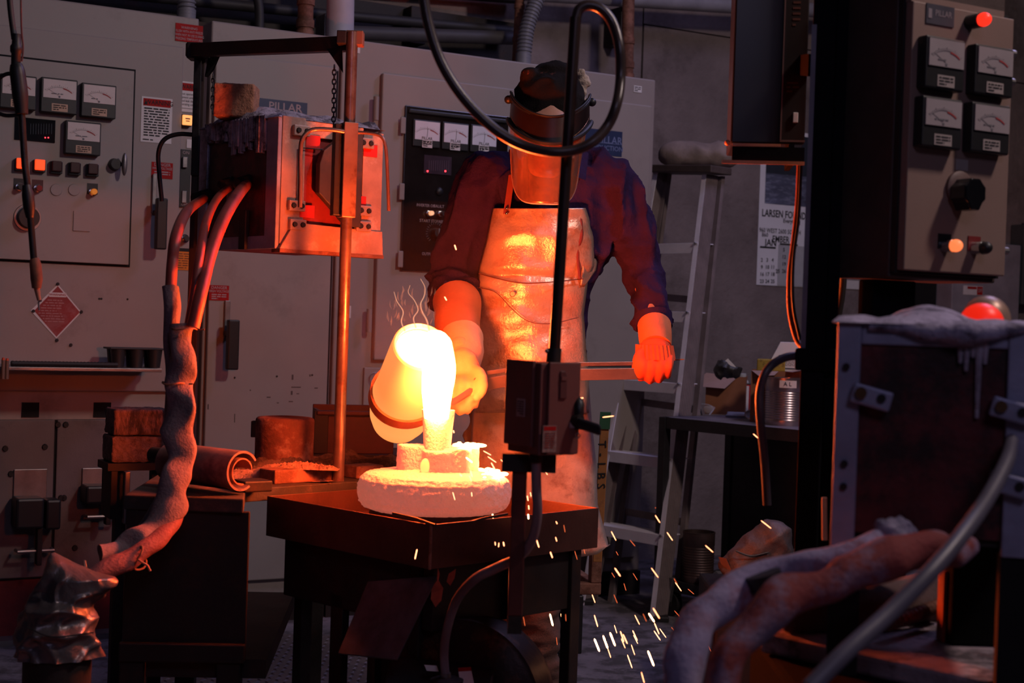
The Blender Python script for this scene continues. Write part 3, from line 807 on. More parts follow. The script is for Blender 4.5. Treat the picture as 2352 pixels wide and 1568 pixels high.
part('top_bar', MB().beam((lx - .03, ly, lb.z + .004), (px_ - .008, py_ + .02, (zb0 + zb1) / 2 + .004), V((-dvec.y, dvec.x, 0)).normalized() * .014, (0, 0, .0175)), mat('bar_brown', (.055, .024, .018), .55, var=.4), rt, world=True, bevel=.002)
part('bar_collar', MB().box(lx - .034, lx + .03, ly - .026, ly + .03, lb.z - .02, lb.z + .022), DARKST, rt, world=True, bevel=.003)
part('gusset', MB().add([W(478, 130, 3.917), W(506, 128, 3.895), W(492, 160, 3.906), W(478, 178, 3.917), W(470, 176, 3.917)], [(0, 1, 2, 3, 4)]), DARKST, rt, world=True)
part('gusset', MB().add([W(750, 112, 3.523), W(786, 108, 3.479), W(788, 168, 3.479), W(764, 132, 3.501)], [(0, 1, 2, 3)]), DARKST, rt, world=True)
part('pole_cap', MB().box(px_ - .014, px_ + .026, py_ - .006, py_ + .03, zt - .03, zt + .004), mat('cap_steel', (.35, .16, .1), .5, metal=.5), rt, world=True, bevel=.002)
part('cap_bracket', MB().box(px_ - .034, px_ - .012, py_ - .018, py_ + .02, zt - .03, zt + .001), DARKST, rt, world=True, bevel=.002)
def chain(p0, p1, name='chain'):
    p0, p1 = V(p0), V(p1); n = int((p1 - p0).length / .011); mb = MB()
    for k in range(n):
        p = p0.lerp(p1, (k + .5) / n)
        a = V((.0045, 0, 0)) if k % 2 else V((0, .0045, 0))
        pts = [p + a * cos(t) + V((0, 0, .0075 * sin(t))) for t in [2 * pi * q / 8 for q in range(8)]]
        b_ = len(mb.v); mb.tube(pts + [pts[0]], .0016, 4, cap=False)
    return mb
o = part(name := 'chain', chain(W(490, 170, 3.884), W(488, 260, 3.884)), DARKST, rt, world=True, kind='stuff')
o = part('chain', chain(W(768, 150, 3.501), W(766, 290, 3.501)), DARKST, rt, world=True, kind='stuff')
# sponge-like insulating block on top of the furnace
bz = zf1 + .012
q0, q1 = W(489, 262, 3.741), W(583, 256, 3.741)
bb = rough_box(q0.x, q1.x, 3.74, 3.82, bz, bz + .085, .005, .002, 5, None, 60)
o = single('porous_brick', bb, mat('tan_brick', (.45, .2, .12), .95, var=.5, scale=40, c2=(.1, .05, .04), amt=.36, s2=24, bump=1, bscale=180), 'tan porous brick standing on top of the furnace', 'brick', smooth=60)
# ---- things on the table
PC = W(452, 1094, 3.22); PD = W(545, 1098, 3.14)
dirp = (PD - PC).normalized()
P0, P1 = PC - dirp * .09, PD + dirp * .015
P0.z = P1.z = TZ + .05
ax = (P1 - P0).normalized(); sd = V((-ax.y, ax.x, 0)).normalized()
def scroll(a0, a1, r_in, th, twist):
    mb = MB(); n = 40
    rings = []
    for p in (P0, P1):
        ring = []
        for k in range(n + 1):
            a = R(a0 + (a1 - a0) * k / n); r_ = r_in + twist * k / n
            ring.append(p + sd * (-cos(a) * (r_ + th)) + V((0, 0, sin(a) * (r_ + th))))
        for k in range(n, -1, -1):
            a = R(a0 + (a1 - a0) * k / n); r_ = r_in + twist * k / n
            ring.append(p + sd * (-cos(a) * r_) + V((0, 0, sin(a) * r_)))
        rings.append(ring)
    return mb.loft(rings, cap=True)
sb = scroll(-125, 150, .036, .005, .004)
rt = root('scroll_liner', (P0 + P1) / 2 - V((0, 0, .05)), 'scroll-shaped split metal liner lying at the table edge', 'pipe')
part('outer_shell', sb, mat('liner_shell', (.27, .17, .17), .6, metal=.3, var=.4, scale=14, c2=(.12, .07, .08), amt=.45, s2=9, bump=.3), rt, world=True, smooth=30)
part('inner_shell', scroll(-100, 170, .026, .003, .0), RUST, rt, world=True, smooth=30)
part('stub_pipe', MB().cyl(P0 - ax * .06 + V((0, 0, .012)), P0 + ax * .05 + V((0, 0, .012)), .018), DARKST, rt, world=True, smooth=True)
# sand mould tray with pedestal
def slab(p, q, r_, h0, h1, m_, name, label, catg, seed=0):
    """low bar between two pixels on the table"""
    a, b_ = p, q; d = (b_ - a).normalized(); s_ = V((-d.y, d.x, 0)) * r_
    mb = MB().loft([[a - s_ + V((0, 0, h0)), a + s_ + V((0, 0, h0)), a + s_ + V((0, 0, h1)), a - s_ + V((0, 0, h1))], [b_ - s_ + V((0, 0, h0)), b_ + s_ + V((0, 0, h0)), b_ + s_ + V((0, 0, h1)), b_ - s_ + V((0, 0, h1))]])
    return single(name, mb, m_, label, catg, bevel=.003)
GRIT = mat('gritty_brick', (.4, .22, .16), .95, var=.5, scale=40, c2=(.14, .06, .05), amt=.42, s2=25, bump=1, bscale=150)
a = W(612, 1120, 3.37); a.z = TZ; b_ = W(754, 1110, 3.5); b_.z = TZ
slab(a, b_, .03, 0, .032, RUST, 'edge_bar', 'rusty flat bar in front of the pedestal, topped with sand', 'bar')
pc = W(651, 1092, 3.62); pc.z = TZ
rt = root('pedestal', pc, 'rusty round pedestal standing in a heap of burnt sand', 'pedestal')
ph = W(651, 958, 3.62).z - TZ
part('drum', MB().lathe([(.071, .02), (.0715, ph - .008), (.07, ph - .003), (.066, ph), (.05, ph + .0015), (.045, ph - .001)], 40), mat('pedestal_rust', (.12, .04, .03), .85, var=.5, scale=14, c2=(.2, .12, .11), amt=.45, s2=14, bump=.7, bscale=80), rt, smooth=True)
part('side_lug', MB().box(-.08, -.066, -.02, .0, ph - .05, ph - .01), DARKST, rt, bevel=.002)
def heap(c, rx, ry, h, seed, hole=0, n=46):
    mb = MB(); c = V(c)
    for i in range(n + 1):
        for j in range(n + 1):
            x_, y_ = -1 + 2 * i / n, -1 + 2 * j / n
            r_ = sqrt(x_ * x_ + y_ * y_)
            f = max(0, 1 - r_) ** .8
            z_ = h * f * (1 + .5 * noise.noise(V((x_ * 3, y_ * 3, seed)))) + (.009 * noise.noise(V((x_ * 14, y_ * 14, seed + 5))) + .004 * noise.noise(V((x_ * 34, y_ * 34, seed)))) * (1 if r_ < .95 else 0)
            mb.v.append(c + V((x_ * rx, y_ * ry, max(z_, -.002))))
    for i in range(n):
        for j in range(n):
            a_ = i * (n + 1) + j; mb.f.append((a_, a_ + n + 1, a_ + n + 2, a_ + 1))
    return mb
SAND = mat('burnt_sand', (.17, .11, .1), 1, var=.5, scale=45, c2=(.05, .03, .03), amt=.5, s2=22, bump=1, bscale=200)
part('sand_heap', heap((0, 0, 0), .15, .13, .06, 3), SAND, rt, smooth=True, kind='stuff')
PINKS = mat('pale_sand', (.42, .25, .19), 1, var=.4, scale=60, c2=(.2, .1, .08), amt=.4, s2=30, bump=1, bscale=220)
hc = W(810, 1092, 3.75); hc.z = TZ
single('sand_pile', heap(hc, .2, .14, .045, 9), SAND, 'low dark pile of burnt sand right of the pole', 'sand', smooth=True, kind='stuff')
hc = W(610, 1103, 3.47); hc.z = TZ
single('sand_pile', heap(hc, .16, .06, .022, 4), PINKS, 'pale gritty sand spilled in front of the pedestal', 'sand', smooth=True, kind='stuff')
hc = W(690, 1098, 3.44); hc.z = TZ + .03
single('sand_pile', heap(hc, .09, .035, .012, 6), PINKS, 'pale sand lying on the rusty flat bar', 'sand', smooth=True, kind='stuff')
single('sand_pile', heap((W(620, 1058, 3.9).x, 3.88, TZ), .16, .06, .02, 8), CRUST, 'grey sand ridge behind the pedestal', 'sand', smooth=True, kind='stuff')
a = W(800, 1110, 3.54); a.z = TZ; b_ = W(862, 1106, 3.6); b_.z = TZ
slab(a, b_, .03, 0, .03, RUST, 'edge_bar', 'short rusty bar right of the pole, behind the mould', 'bar')
a = W(548, 1108, 3.2); a.z = TZ; b_ = W(612, 1116, 3.24); b_.z = TZ
slab(a, b_, .03, .0, .024, DARKST, 'end_block', 'dark steel block under the open end of the scroll liner', 'block')
# trough behind
TR = Frame(*W(728, 1000, 4.15).xy, 14)
q = (TR.hit(728, 1000)[0], TR.hit(905, 1000)[0]); z1_ = TR.hit(800, 943)[1]
rt = root('steel_trough', TR.m @ M.Translation((0, 0, TZ)), 'dark red steel trough standing behind the crucible', 'trough')
h_ = z1_ - TZ; DRS = mat('dark_red_steel', (.08, .02, .017), .6, metal=.2, var=.4, bump=.2)
part('front_wall', MB().box(q[0], q[1], 0, .008, 0, h_), DRS, rt, bevel=.002)
part('back_wall', MB().box(q[0], q[1], .12, .128, 0, h_ + .01), DRS, rt, bevel=.002)
part('end_wall', MB().box(q[0], q[0] + .008, .008, .12, 0, h_), DRS, rt)
part('front_lip', MB().box(q[0] - .004, q[1], -.02, .0, h_ - .012, h_), DRS, rt, bevel=.003)
part('corner_angle', MB().box(q[0] - .01, q[0] + .03, -.012, 0, 0, h_), DARKST, rt, bevel=.002)
rb = root('trough_stand', TR.m, 'dark stand carrying the steel trough behind the table', 'stand')
part('top_plate', MB().box(q[0] - .02, q[1] + .1, -.04, .2, TZ - .02, TZ), DARKST, rb)
for x_ in (q[0], q[1] + .05):
    for y_ in (-.02, .15): part('leg', MB().box(x_, x_ + .03, y_, y_ + .03, 0, TZ - .02), DARKST, rb)
# bricks on their dark stand
BF = Frame(*W(258, 1000, 3.95).xy, 28)
bzs = [BF.hit(258, y_)[1] for y_ in (1064, 1001, 952)]
bzs = [bzs[0], bzs[0] + .073, bzs[0] + .146]
x1_ = BF.hit(392, 1000)[0]
BR = mat('furnace_brick', (.24, .14, .115), .95, var=.6, scale=28, c2=(.07, .045, .04), amt=.46, s2=20, bump=1, bscale=110, stretch=(2.5, 2.5, .7))
BR2 = mat('furnace_brick_pale', (.24, .15, .125), .95, var=.6, scale=30, c2=(.12, .07, .06), amt=.42, s2=26, bump=1, bscale=120)
for i, (m_, lb_) in enumerate(((BR2, 'lower rough pale firebrick of the stack of two left of the hoses'), (BR, 'upper streaked firebrick of the stack of two left of the hoses'))):
    mb = MB()
    z_ = bzs[i]
    n1, n2, n3 = 16, 8, 6
    mb = rough_box(.004 * i, x1_, .0, .115 - .004 * i, z_ + .001, z_ + .071, .005, .0022, i, BF.m, 70)
    o = single('firebrick', mb, m_, lb_, 'brick', 'stack of firebricks', smooth=50)
rt = root('brick_stand', BF.m, 'black steel stand with side levers under the two firebricks', 'stand')
part('top_plate', MB().box(-.01, x1_ + .01, -.004, .12, bzs[0] - .02, bzs[0]), DARKST, rt)
part('post', MB().box(.02, .05, .03, .06, 0, bzs[0] - .02), DARKST, rt); part('post', MB().box(x1_ - .04, x1_, .03, .06, 0, bzs[0] - .02), DARKST, rt)
part('drop_plate', MB().box(0, .018, .0, .11, bzs[0] - .15, bzs[0] - .02), DARKST, rt, bevel=.002)
part('lever_arm', MB().box(.03, .045, -.03, -.004, bzs[0] - .16, bzs[0] - .02), STEEL, rt, bevel=.003)
part('lever_knob', MB().ball((.06, -.02, bzs[0] - .09), .016), DARKST, rt, smooth=True)

# ---- tray cart
Nn = W(990, 1205, 2.9); Ln = W(585, 1140, 3.25); Rn = W(1400, 1170, 3.236)
u = (Rn - Nn); u.z = 0; v_ = (Ln - Nn); v_.z = 0
lu, lv = u.length, v_.length
ang = (atan2(u.y, u.x) + atan2(v_.y, v_.x) - pi / 2) / 2
TM = M.Translation((Nn.x, Nn.y, 0)) @ M.Rotation(ang, 4, 'Z')     # local x to the right corner, local y to the left corner
RZ = Nn.z; WH = .088; FZ = RZ - .048
TRAYM = mat('tray_steel', (.11, .042, .03), .5, metal=.35, var=.45, scale=7, c2=(.12, .045, .03), amt=.4, s2=10, bump=.2, bscale=120)
rt = root('casting_tray', TM @ M.Translation((0, 0, FZ - .01)), 'shallow square steel tray on legs holding the white-hot mould', 'tray')
b0 = FZ - .01
part('tray_floor', MB().box(.003, lu - .003, .003, lv - .003, 0, .006), TRAYM, rt)
t_ = .004
for nm, a_ in (('side_wall', (0, lu, 0, t_)), ('side_wall', (0, lu, lv - t_, lv)), ('side_wall', (0, t_, t_, lv - t_)), ('side_wall', (lu - t_, lu, t_, lv - t_))):
    part(nm, MB().box(*a_, RZ - WH - b0, RZ - b0), TRAYM, rt, bevel=.001)
part('corner_weld', MB().cyl((0, 0, RZ - WH - b0), (0, 0, RZ - b0), .003, n=8), RUST, rt, smooth=True)
st = root('tray_stand', TM, 'black steel stand with square legs under the casting tray', 'stand')
z2 = RZ - WH
for x_, y_ in ((.03, .06), (lu - .07, .01), (.06, lv - .06), (lu - .07, lv - .06)):
    part('leg', MB().box(x_, x_ + .03, y_, y_ + .03, .02, z2), DARKST, st, bevel=.003)
part('apron_rail', MB().box(.03, lu - .04, .02, .05, z2 - .13, z2 - .001), DARKST, st, bevel=.002)
part('apron_rail', MB().box(.03, .05, .09, lv - .03, z2 - .13, z2 - .001), DARKST, st, bevel=.002)
part('cross_brace', MB().box(.06, lu - .04, lv - .05, lv - .03, .12, .15), DARKST, st, bevel=.002)
part('cross_brace', MB().box(.035, .055, .09, lv - .06, .12, .15), DARKST, st, bevel=.002)
part('upright_bar', MB().box(.03, .05, .19, .215, .12, z2 - .1), DARKST, st, bevel=.002)
part('upright_bar', MB().box(.03, .05, .3, .34, .12, z2 - .1), DARKST, st, bevel=.002)
part('drive_housing', MB().box(.1, .34, .12, .3, z2 - .3, z2 - .1), DARKST, st, bevel=.01)
# sloping sheet under the tray, paper tag
fl = MB().loft([[W(845, 1335, 2.99), W(1005, 1322, 2.93), W(1006, 1324, 2.945), W(846, 1337, 3.0)], [W(776, 1500, 2.88), W(912, 1515, 2.82), W(913, 1517, 2.835), W(777, 1502, 2.895)]])
single('sloping_sheet', fl, mat('scratched_sheet', (.075, .07, .08), .5, metal=.3, var=.5, scale=10, bump=.1, stretch=(3, 3, .8)), 'dark scratched steel sheet sloping down under the tray', 'sheet', bevel=.001)
tg = MB().prism([(0, .07), (.004, .06), (.0025, .045), (.012, .03), (.009, .006), (-.002, -.008), (-.012, .008), (-.011, .03), (-.001, .045)], -.001, .001, M.Translation(W(1003, 1385, 2.93)))
single('hanging_tag', tg, mat('burnt_tag', (.5, .1, .05), .8, var=.5, scale=40), 'small scorched red tag hanging under the near tray corner', 'tag')
tg = MB().prism([(0, .02), (.014, .03), (.012, .012), (.004, -.004), (-.004, .004)], -.001, .001, M.Translation(W(1030, 1340, 2.95)))
single('metal_splash', tg, _m['burnt_tag'], 'tiny red-lit splash of metal right of the hanging tag', 'splash')
# motor and drum of the stand
mm = W(1005, 1565, 2.95)
rt = root('drive_motor', (mm.x, mm.y, .25), 'black drive motor with white and red stickers at the bottom edge', 'motor')
mz = mm.z - .25
part('housing', MB().cyl((-.09, .02, mz - .02), (.12, -.03, mz - .02), .062, n=32), mat('motor_black', (.03, .026, .028), .4, var=.3, metal=.2), rt, smooth=True, bevel=.004)
part('mount_foot', MB().box(-.06, .08, -.05, .04, 0, mz - .06), DARKST, rt)
cb = MB().box(-.02, .055, -.075, -.02, mz - .03, mz - .004)
part('junction_cover', MB().box(.0, .062, -.075, -.02, mz - .03, mz - .003), BLACK, rt, bevel=.004)
o = part('white_sticker', MB().add([W(974, 1526, 2.86), W(1003, 1528, 2.86), W(1008, 1542, 2.855), W(980, 1540, 2.855)], [(3, 2, 1, 0)]), WHITE, rt, world=True)
o = part('red_sticker', MB().add([W(1052, 1533, 2.86), W(1082, 1531, 2.86), W(1083, 1540, 2.855), W(1053, 1542, 2.855)], [(3, 2, 1, 0)]), REDP, rt, world=True)
o = part('grey_sticker', MB().add([W(1053, 1542, 2.855), W(1083, 1540, 2.855), W(1090, 1575, 2.84), W(1058, 1575, 2.84)], [(3, 2, 1, 0)]), PAPER, rt, world=True)
wc = W(1085, 1600, 3.0)
wm = M.Translation((wc.x, wc.y, wc.z)) @ M.Rotation(R(-112), 4, 'Z') @ M.Rotation(R(90), 4, 'Y')
rt = root('flywheel_drum', (wc.x, wc.y, wc.z - .14), 'large dark rusty drum at the bottom below the tray', 'drum')
DR = mat('drum_rust', (.035, .016, .013), .45, metal=.4, var=.5, scale=8, c2=(.13, .05, .03), amt=.4, s2=12, bump=.2)
part('drum_shell', MB().lathe([(.05, -.08), (.14, -.078), (.155, -.06), (.16, -.03), (.16, .04), (.166, .042), (.166, .05), (.157, .052), (.14, .068), (.03, .075)], 56, wm), DR, rt, world=True, smooth=True)

# ---- mould
mc = W(997, 1150, 3.24); DISC_B, DISC_T = RZ - .012, RZ + .068
RM = .168
MOLD = mat('ceramic_shell', (.75, .55, .5), .95, var=.12, scale=25, bump=.9, bscale=150, dist=.006)
_b = MOLD.node_tree.nodes['Principled BSDF']; _b.inputs['Emission Color'].default_value = (1, .26, .17, 1); _b.inputs['Emission Strength'].default_value = .3   # red heat of the filled shell
rt = root('shell_mould', (mc.x, mc.y, DISC_B), 'glowing pinkish ceramic shell mould, thick disc with lobes and pouring cup', 'mould')
hh = DISC_T - DISC_B
db = MB().lathe([(.0, 0), (RM - .028, 0), (RM - .01, .008), (RM - .001, .024), (RM, hh * .6), (RM - .006, hh - .012), (RM - .02, hh - .002), (RM - .05, hh + .002), (.06, hh + .008), (.0, hh + .01)][1:-1], 96)
# finer rows for the pitted relief
def dense_lathe(prof, n, per):
    p2 = []
    for i in range(len(prof) - 1):
        for k in range(per): p2.append(tuple(prof[i][j] + (prof[i + 1][j] - prof[i][j]) * k / per for j in (0, 1)))
    return MB().lathe(p2 + [prof[-1]], n)
db = dense_lathe([(.02, 0), (RM - .03, 0), (RM - .011, .007), (RM - .002, .022), (RM, hh * .6), (RM - .005, hh - .014), (RM - .018, hh - .003), (RM - .05, hh + .002), (.06, hh + .008), (.02, hh + .01)], 220, 6)
def pit(mb, amp, s_):
    out = []
    for p in mb.v:
        n_ = noise.noise(p * s_) + .6 * noise.noise(p * s_ * 2.1)
        q_ = V((p.x, p.y, p.z - hh * .5)); 
        out.append(p + q_.normalized() * amp * n_)
    mb.v = out; return mb
part('disc', pit(db, .0032, 110), MOLD, rt, smooth=80)
lob = MB()
for a_, l_, w_, h2 in ((186, .085, .06, .058), (283, .075, .066, .05), (335, .085, .06, .055), (20, .1, .06, .056), (95, .08, .058, .056)):
    m_ = M.Translation((0, 0, hh + .002)) @ M.Rotation(R(a_), 4, 'Z')
    pr = []
    for k in range(9): pr.append((l_ - w_ / 2 + w_ / 2 * cos(R(-90 + k * 22.5)), w_ / 2 * sin(R(-90 + k * 22.5))))
    pr = [(0, -w_ / 2)] + pr + [(0, w_ / 2)]
    lb_ = [[m_ @ V((x_, y_, z_)) for x_, y_ in pr] for z_ in (-.01, h2)]
    lob.loft(lb_)
lob.lathe([(.045, 0), (.04, hh + .03), (.034, hh + .06)], 24)
lobb = bake(lob, .0035, 4, fold=lambda p, n: .0012 * noise.noise(p * 150))
part('runner_lobes', lobb, MOLD, rt, smooth=80)
cx_m = W(1003, 942, 3.2); cupz0 = W(1003, 1035, 3.2).z - DISC_B; cupz1 = cx_m.z - DISC_B
cm = M.Translation((.004, -.02, 0))
part('pouring_cup', pit(MB().lathe([(.03, hh + .05), (.029, cupz0), (.032, (cupz0 + cupz1) / 2), (.0355, cupz1 - .004), (.036, cupz1), (.029, cupz1), (.024, cupz0 + .02)], 48, cm), .0008, 150), MOLD, rt, smooth=80)
part('vent_plug', MB().ball((-.018, -.062, hh + .018), (.011, .009, .018)), emi('vent_glow', (1, .5, .12), 1.6, (.5, .3, .1)), rt, smooth=True)
single('mould_support', MB().lathe([(.14, FZ - .004 + .0), (.145, FZ + .005), (.14, DISC_B)], 32, M.Translation((mc.x, mc.y, 0))), DARKST, 'dark sand bed under the glowing mould disc', 'support', smooth=True)
# thin dark rods at the near edge of the tray
single('loose_rod', MB().tube([W(902, 1178, 2.98), W(955, 1190, 2.95), W(1000, 1206, 2.89)], .0028, 8), RUBBER, 'thin black rod lying across the near corner of the tray', 'rod', smooth=True)
single('loose_rod', MB().tube([W(1058, 1205, 2.98), W(1110, 1190, 3.0), W(1165, 1180, 3.04)], .003, 8), RUBBER, 'thin dark rod lying in the tray before the mould', 'rod', smooth=True)

# ---- crucible, melt and stream
cb0, cb1 = W(914, 960, 3.46), W(968, 797, 3.24)
axc = (cb1 - cb0).normalized(); Lc = (cb1 - cb0).length
qq = V((0, 0, 1)).rotation_difference(axc).to_matrix().to_4x4()
CM = M.Translation(cb0) @ qq
rt = root('crucible', CM, 'white-hot clay crucible tipped forward and pouring into the mould cup', 'crucible')
hot = bpy.data.materials.new('hot_clay'); hot.use_nodes = True
nt = hot.node_tree; bs = nt.nodes['Principled BSDF']; bs.inputs['Base Color'].default_value = (.5, .25, .14, 1); bs.inputs['Roughness'].default_value = .6
tcn = nt.nodes.new('ShaderNodeTexCoord'); sp = nt.nodes.new('ShaderNodeSeparateXYZ'); rp = nt.nodes.new('ShaderNodeValToRGB'); mr = nt.nodes.new('ShaderNodeMapRange')
nt.links.new(tcn.outputs['Object'], sp.inputs[0]); nt.links.new(sp.outputs['Z'], mr.inputs['Value'])
mr.inputs['From Min'].default_value = -.06; mr.inputs['From Max'].default_value = Lc
rp.color_ramp.elements[0].color = (1, .32, .07, 1); rp.color_ramp.elements[1].color = (1, .3, .08, 1)
e = rp.color_ramp.elements.new(.25); e.color = (1, .38, .1, 1)
e = rp.color_ramp.elements.new(.6); e.color = (1, .26, .06, 1)
nt.links.new(mr.outputs[0], rp.inputs[0]); nt.links.new(rp.outputs[0], bs.inputs['Emission Color']); bs.inputs['Emission Strength'].default_value = .95
rb_, rbel, rmo = .058, .076, .064
part('pot', MB().lathe([(.02, -.03), (rb_ - .012, -.028), (rb_, -.018), (rb_ + .01, .01), (rbel, .06), (rbel + .001, .09), (rbel - .003, .13), (rmo + .002, Lc - .02), (rmo, Lc), (rmo - .004, Lc + .003), (rmo - .009, Lc), (rmo - .006, Lc - .05), (rmo, .12), (.05, .03), (.02, .0)], 72), hot, rt, smooth=True)
melt = emi('molten_metal', (1, .12, .021), 360, (0, 0, 0))
# surface of the melt inside the tipped pot: level disc squeezed in the mouth
part('melt_pool', MB().lathe([(rmo - .010, Lc - .012), (.001, Lc - .010)], 40, cap=False), melt, rt)
s0 = CM @ V((0, 0, Lc))
lip = W(1008, 842, 3.14)
top = W(1000, 800, 3.17)
endp = W(1003, 943, 3.185)
str_ = MB().tube([top + V((0, .04, .0)), top + V((.0, .005, .004)), lip, V((lip.x - .002, lip.y + .03, lip.z - .03)), V((endp.x, endp.y - .01, endp.z + .04)), V((endp.x, endp.y, endp.z - .015))], [.024, .036, .036, .035, .033, .026], 20, 5)
single('molten_stream', str_, melt, 'white-hot stream of molten metal falling from crucible lip into cup', 'metal', smooth=True)
# iron band of the tongs round the crucible is built with the tongs
# spattering metal on the disc
sp_ = MB()
for k in range(40):
    a_ = R(random.uniform(-40, 55)); r_ = random.uniform(.07, .155)
    p = V((mc.x + r_ * cos(a_), mc.y + r_ * sin(a_) - .01, DISC_T + (.063 if r_ < .1 else .003))); s_ = random.uniform(.002, .0065)
    sp_.ball(p, (s_ * 1.6, s_, s_ * .7), nu=6, nv=4)
for px_s, py_s, rs_ in ((.072, -.028, .02), (.05, .012, .014), (.095, .02, .016)):
    sp_.ball(V((mc.x + px_s, mc.y + py_s, DISC_T + .061)), (rs_, rs_ * .8, .004), nu=14, nv=6)
single('metal_spatter', sp_, emi('spatter_glow', (1, .2, .045), 170), 'small glowing spatters of metal on the right side of the mould', 'spatter', smooth=True, kind='stuff')
# ================================================================ the worker
def fold_fn(scale, amp, stretch=(1, 1, 1), seed=0):
    s_ = V(stretch); o = V((seed, seed * 2, 0))
    def f(p, n):
        q_ = V((p.x * s_.x, p.y * s_.y, p.z * s_.z)) * scale + o
        a_ = 1 - abs(noise.noise(q_)) * 2.2
        return amp * (a_ ** 2 * (1 if a_ > 0 else 0) - .4) + amp * .5 * noise.noise(q_ * 2.3)
    return f
J = dict(
    head=W(1258, 300, 3.80), neck=W(1262, 395, 3.93), chest=W(1252, 500, 4.0), belly=W(1230, 700, 4.03), pelvis=W(1232, 900, 4.05),
    sL=W(1128, 408, 3.98), eL=W(1046, 632, 3.98), wL=W(1052, 790, 3.72),
    sR=W(1388, 412, 3.98), eR=W(1480, 628, 4.0), wR=W(1504, 762, 3.86),
    hL=W(1160, 940, 4.05), hR=W(1266, 940, 4.05), kL=W(1105, 1300, 4.02), kR=W(1218, 1300, 4.02))
J['fL'] = V((J['kL'].x + .0, 4.12, .1)); J['fR'] = V((J['kR'].x + .02, 4.12, .1))
def ell(c, rx, ry, n=24): return [c + V((rx * cos(2 * pi * k / n), ry * sin(2 * pi * k / n), 0)) for k in range(n)]
def torso(g, mb):
    prof = [(1275, 372, .075, .07, 3.94), (1268, 396, .12, .085, 3.96), (1262, 430, .185, .11, 3.98), (1256, 500, .2, .125, 4.0), (1248, 580, .185, .125, 4.01), (1228, 680, .138, .115, 4.02), (1222, 780, .134, .115, 4.03), (1222, 880, .142, .12, 4.04), (1222, 950, .142, .12, 4.05)]
    mb.loft([ell(W(px, py, d), rx + g, ry + g) for px, py, rx, ry, d in reversed(prof)])
PR = root('person', (J['pelvis'].x, 4.08, 0), 'worker in dark shirt, leather apron and visor pouring metal with long tongs', 'person')
# continuous body (mostly covered by the clothes)
b = MB(); torso(-.012, b)
b.tube([J['neck'] + V((0, .03, -.06)), J['neck'], J['head'] + V((0, .01, -.03))], [.062, .056, .055], 16)
hd_ = J['head']
b.ball(hd_ + V((0, 0, .012)), (.075, .097, .098)); b.ball(hd_ + V((0, -.035, -.065)), (.052, .058, .055))
b.ball(hd_ + V((0, -.1, -.028)), (.013, .022, .02)); b.ball(hd_ + V((0, -.088, -.07)), (.026, .012, .009)); b.ball(hd_ + V((0, -.088, -.1)), (.022, .018, .018))
b.ball(hd_ + V((0, -.085, .02)), (.05, .02, .012))
for s_ in (-1, 1):
    b.ball(hd_ + V((s_ * .077, .005, -.02)), (.012, .02, .03)); b.ball(hd_ + V((s_ * .042, -.06, -.045)), (.02, .025, .02))
for s_, e_, w_ in (('sL', 'eL', 'wL'), ('sR', 'eR', 'wR')):
    b.tube([J[s_] + V((0, 0, -.01)), J[e_], J[w_]], [.058, .042, .03], 14, 6)
for h_, k_, f_ in (('hL', 'kL', 'fL'), ('hR', 'kR', 'fR')):
    b.tube([J[h_], J[k_], J[f_]], [.088, .058, .042], 14, 6)
    b.tube([J[f_] + V((0, .04, -.05)), J[f_] + V((0, -.14, -.07))], [.035, .03], 10)
SKIN = mat('skin', (.5, .24, .17), .5, var=.15, bump=.1)
part('body', bake(b, .009, 5), SKIN, PR, world=True, smooth=80)
for s_ in (-1, 1):
    ey = part('eye', MB().ball(hd_ + V((s_ * .031, -.083, .0)), (.013, .011, .011)), flat('eye_white', (.5, .45, .42), .3), PR, world=True, smooth=True)
    part('iris', MB().ball(hd_ + V((s_ * .031, -.0915, -.004)), (.006, .004, .006)), flat('iris_brown', (.05, .03, .02), .2), ey, world=True, smooth=True)
# shirt
SH = mat('navy_cloth', (.032, .015, .06), .9, var=.3, scale=14, bump=.6, bscale=28, dist=.012, spec=.08)
b = MB(); torso(.006, b)
eL2, eR2 = J['eL'], J['eR']
b.tube([J['sL'] + V((.07, .01, .0)), J['sL'] + V((.01, 0, -.005)), W(1078, 500, 3.98), eL2, W(1046, 700, 3.87)], [.06, .083, .072, .067, .058], 18, 6)
b.tube([J['sR'] + V((-.07, .01, .0)), J['sR'] + V((-.01, 0, -.005)), W(1440, 520, 3.99), eR2, W(1500, 738, 3.89)], [.06, .083, .07, .058, .045], 18, 6)
b.ball(J['sL'] + V((.01, 0, .0)), (.08, .08, .07)); b.ball(J['sR'] + V((-.01, 0, .0)), (.08, .08, .07))
ff = fold_fn(11, .02, (1, 1, .3), 3); fg = fold_fn(13, .016, (.5, .5, 1.3), 8)
shb = bake(b, .0065, 5, fold=lambda p, n: ff(p, n) + fg(p, n) * (.9 if p.z < 1.3 and abs(p.x - .07) > .16 else .3))
part('shirt', shb, SH, PR, world=True, smooth=80)
part('cuff', MB().tube([W(1500, 722, 3.9), W(1503, 752, 3.885)], [.05, .048], 20), SH, PR, world=True, smooth=True)
part('cuff', MB().tube([W(1050, 676, 3.9), W(1052, 702, 3.875)], [.062, .06], 20), SH, PR, world=True, smooth=True)
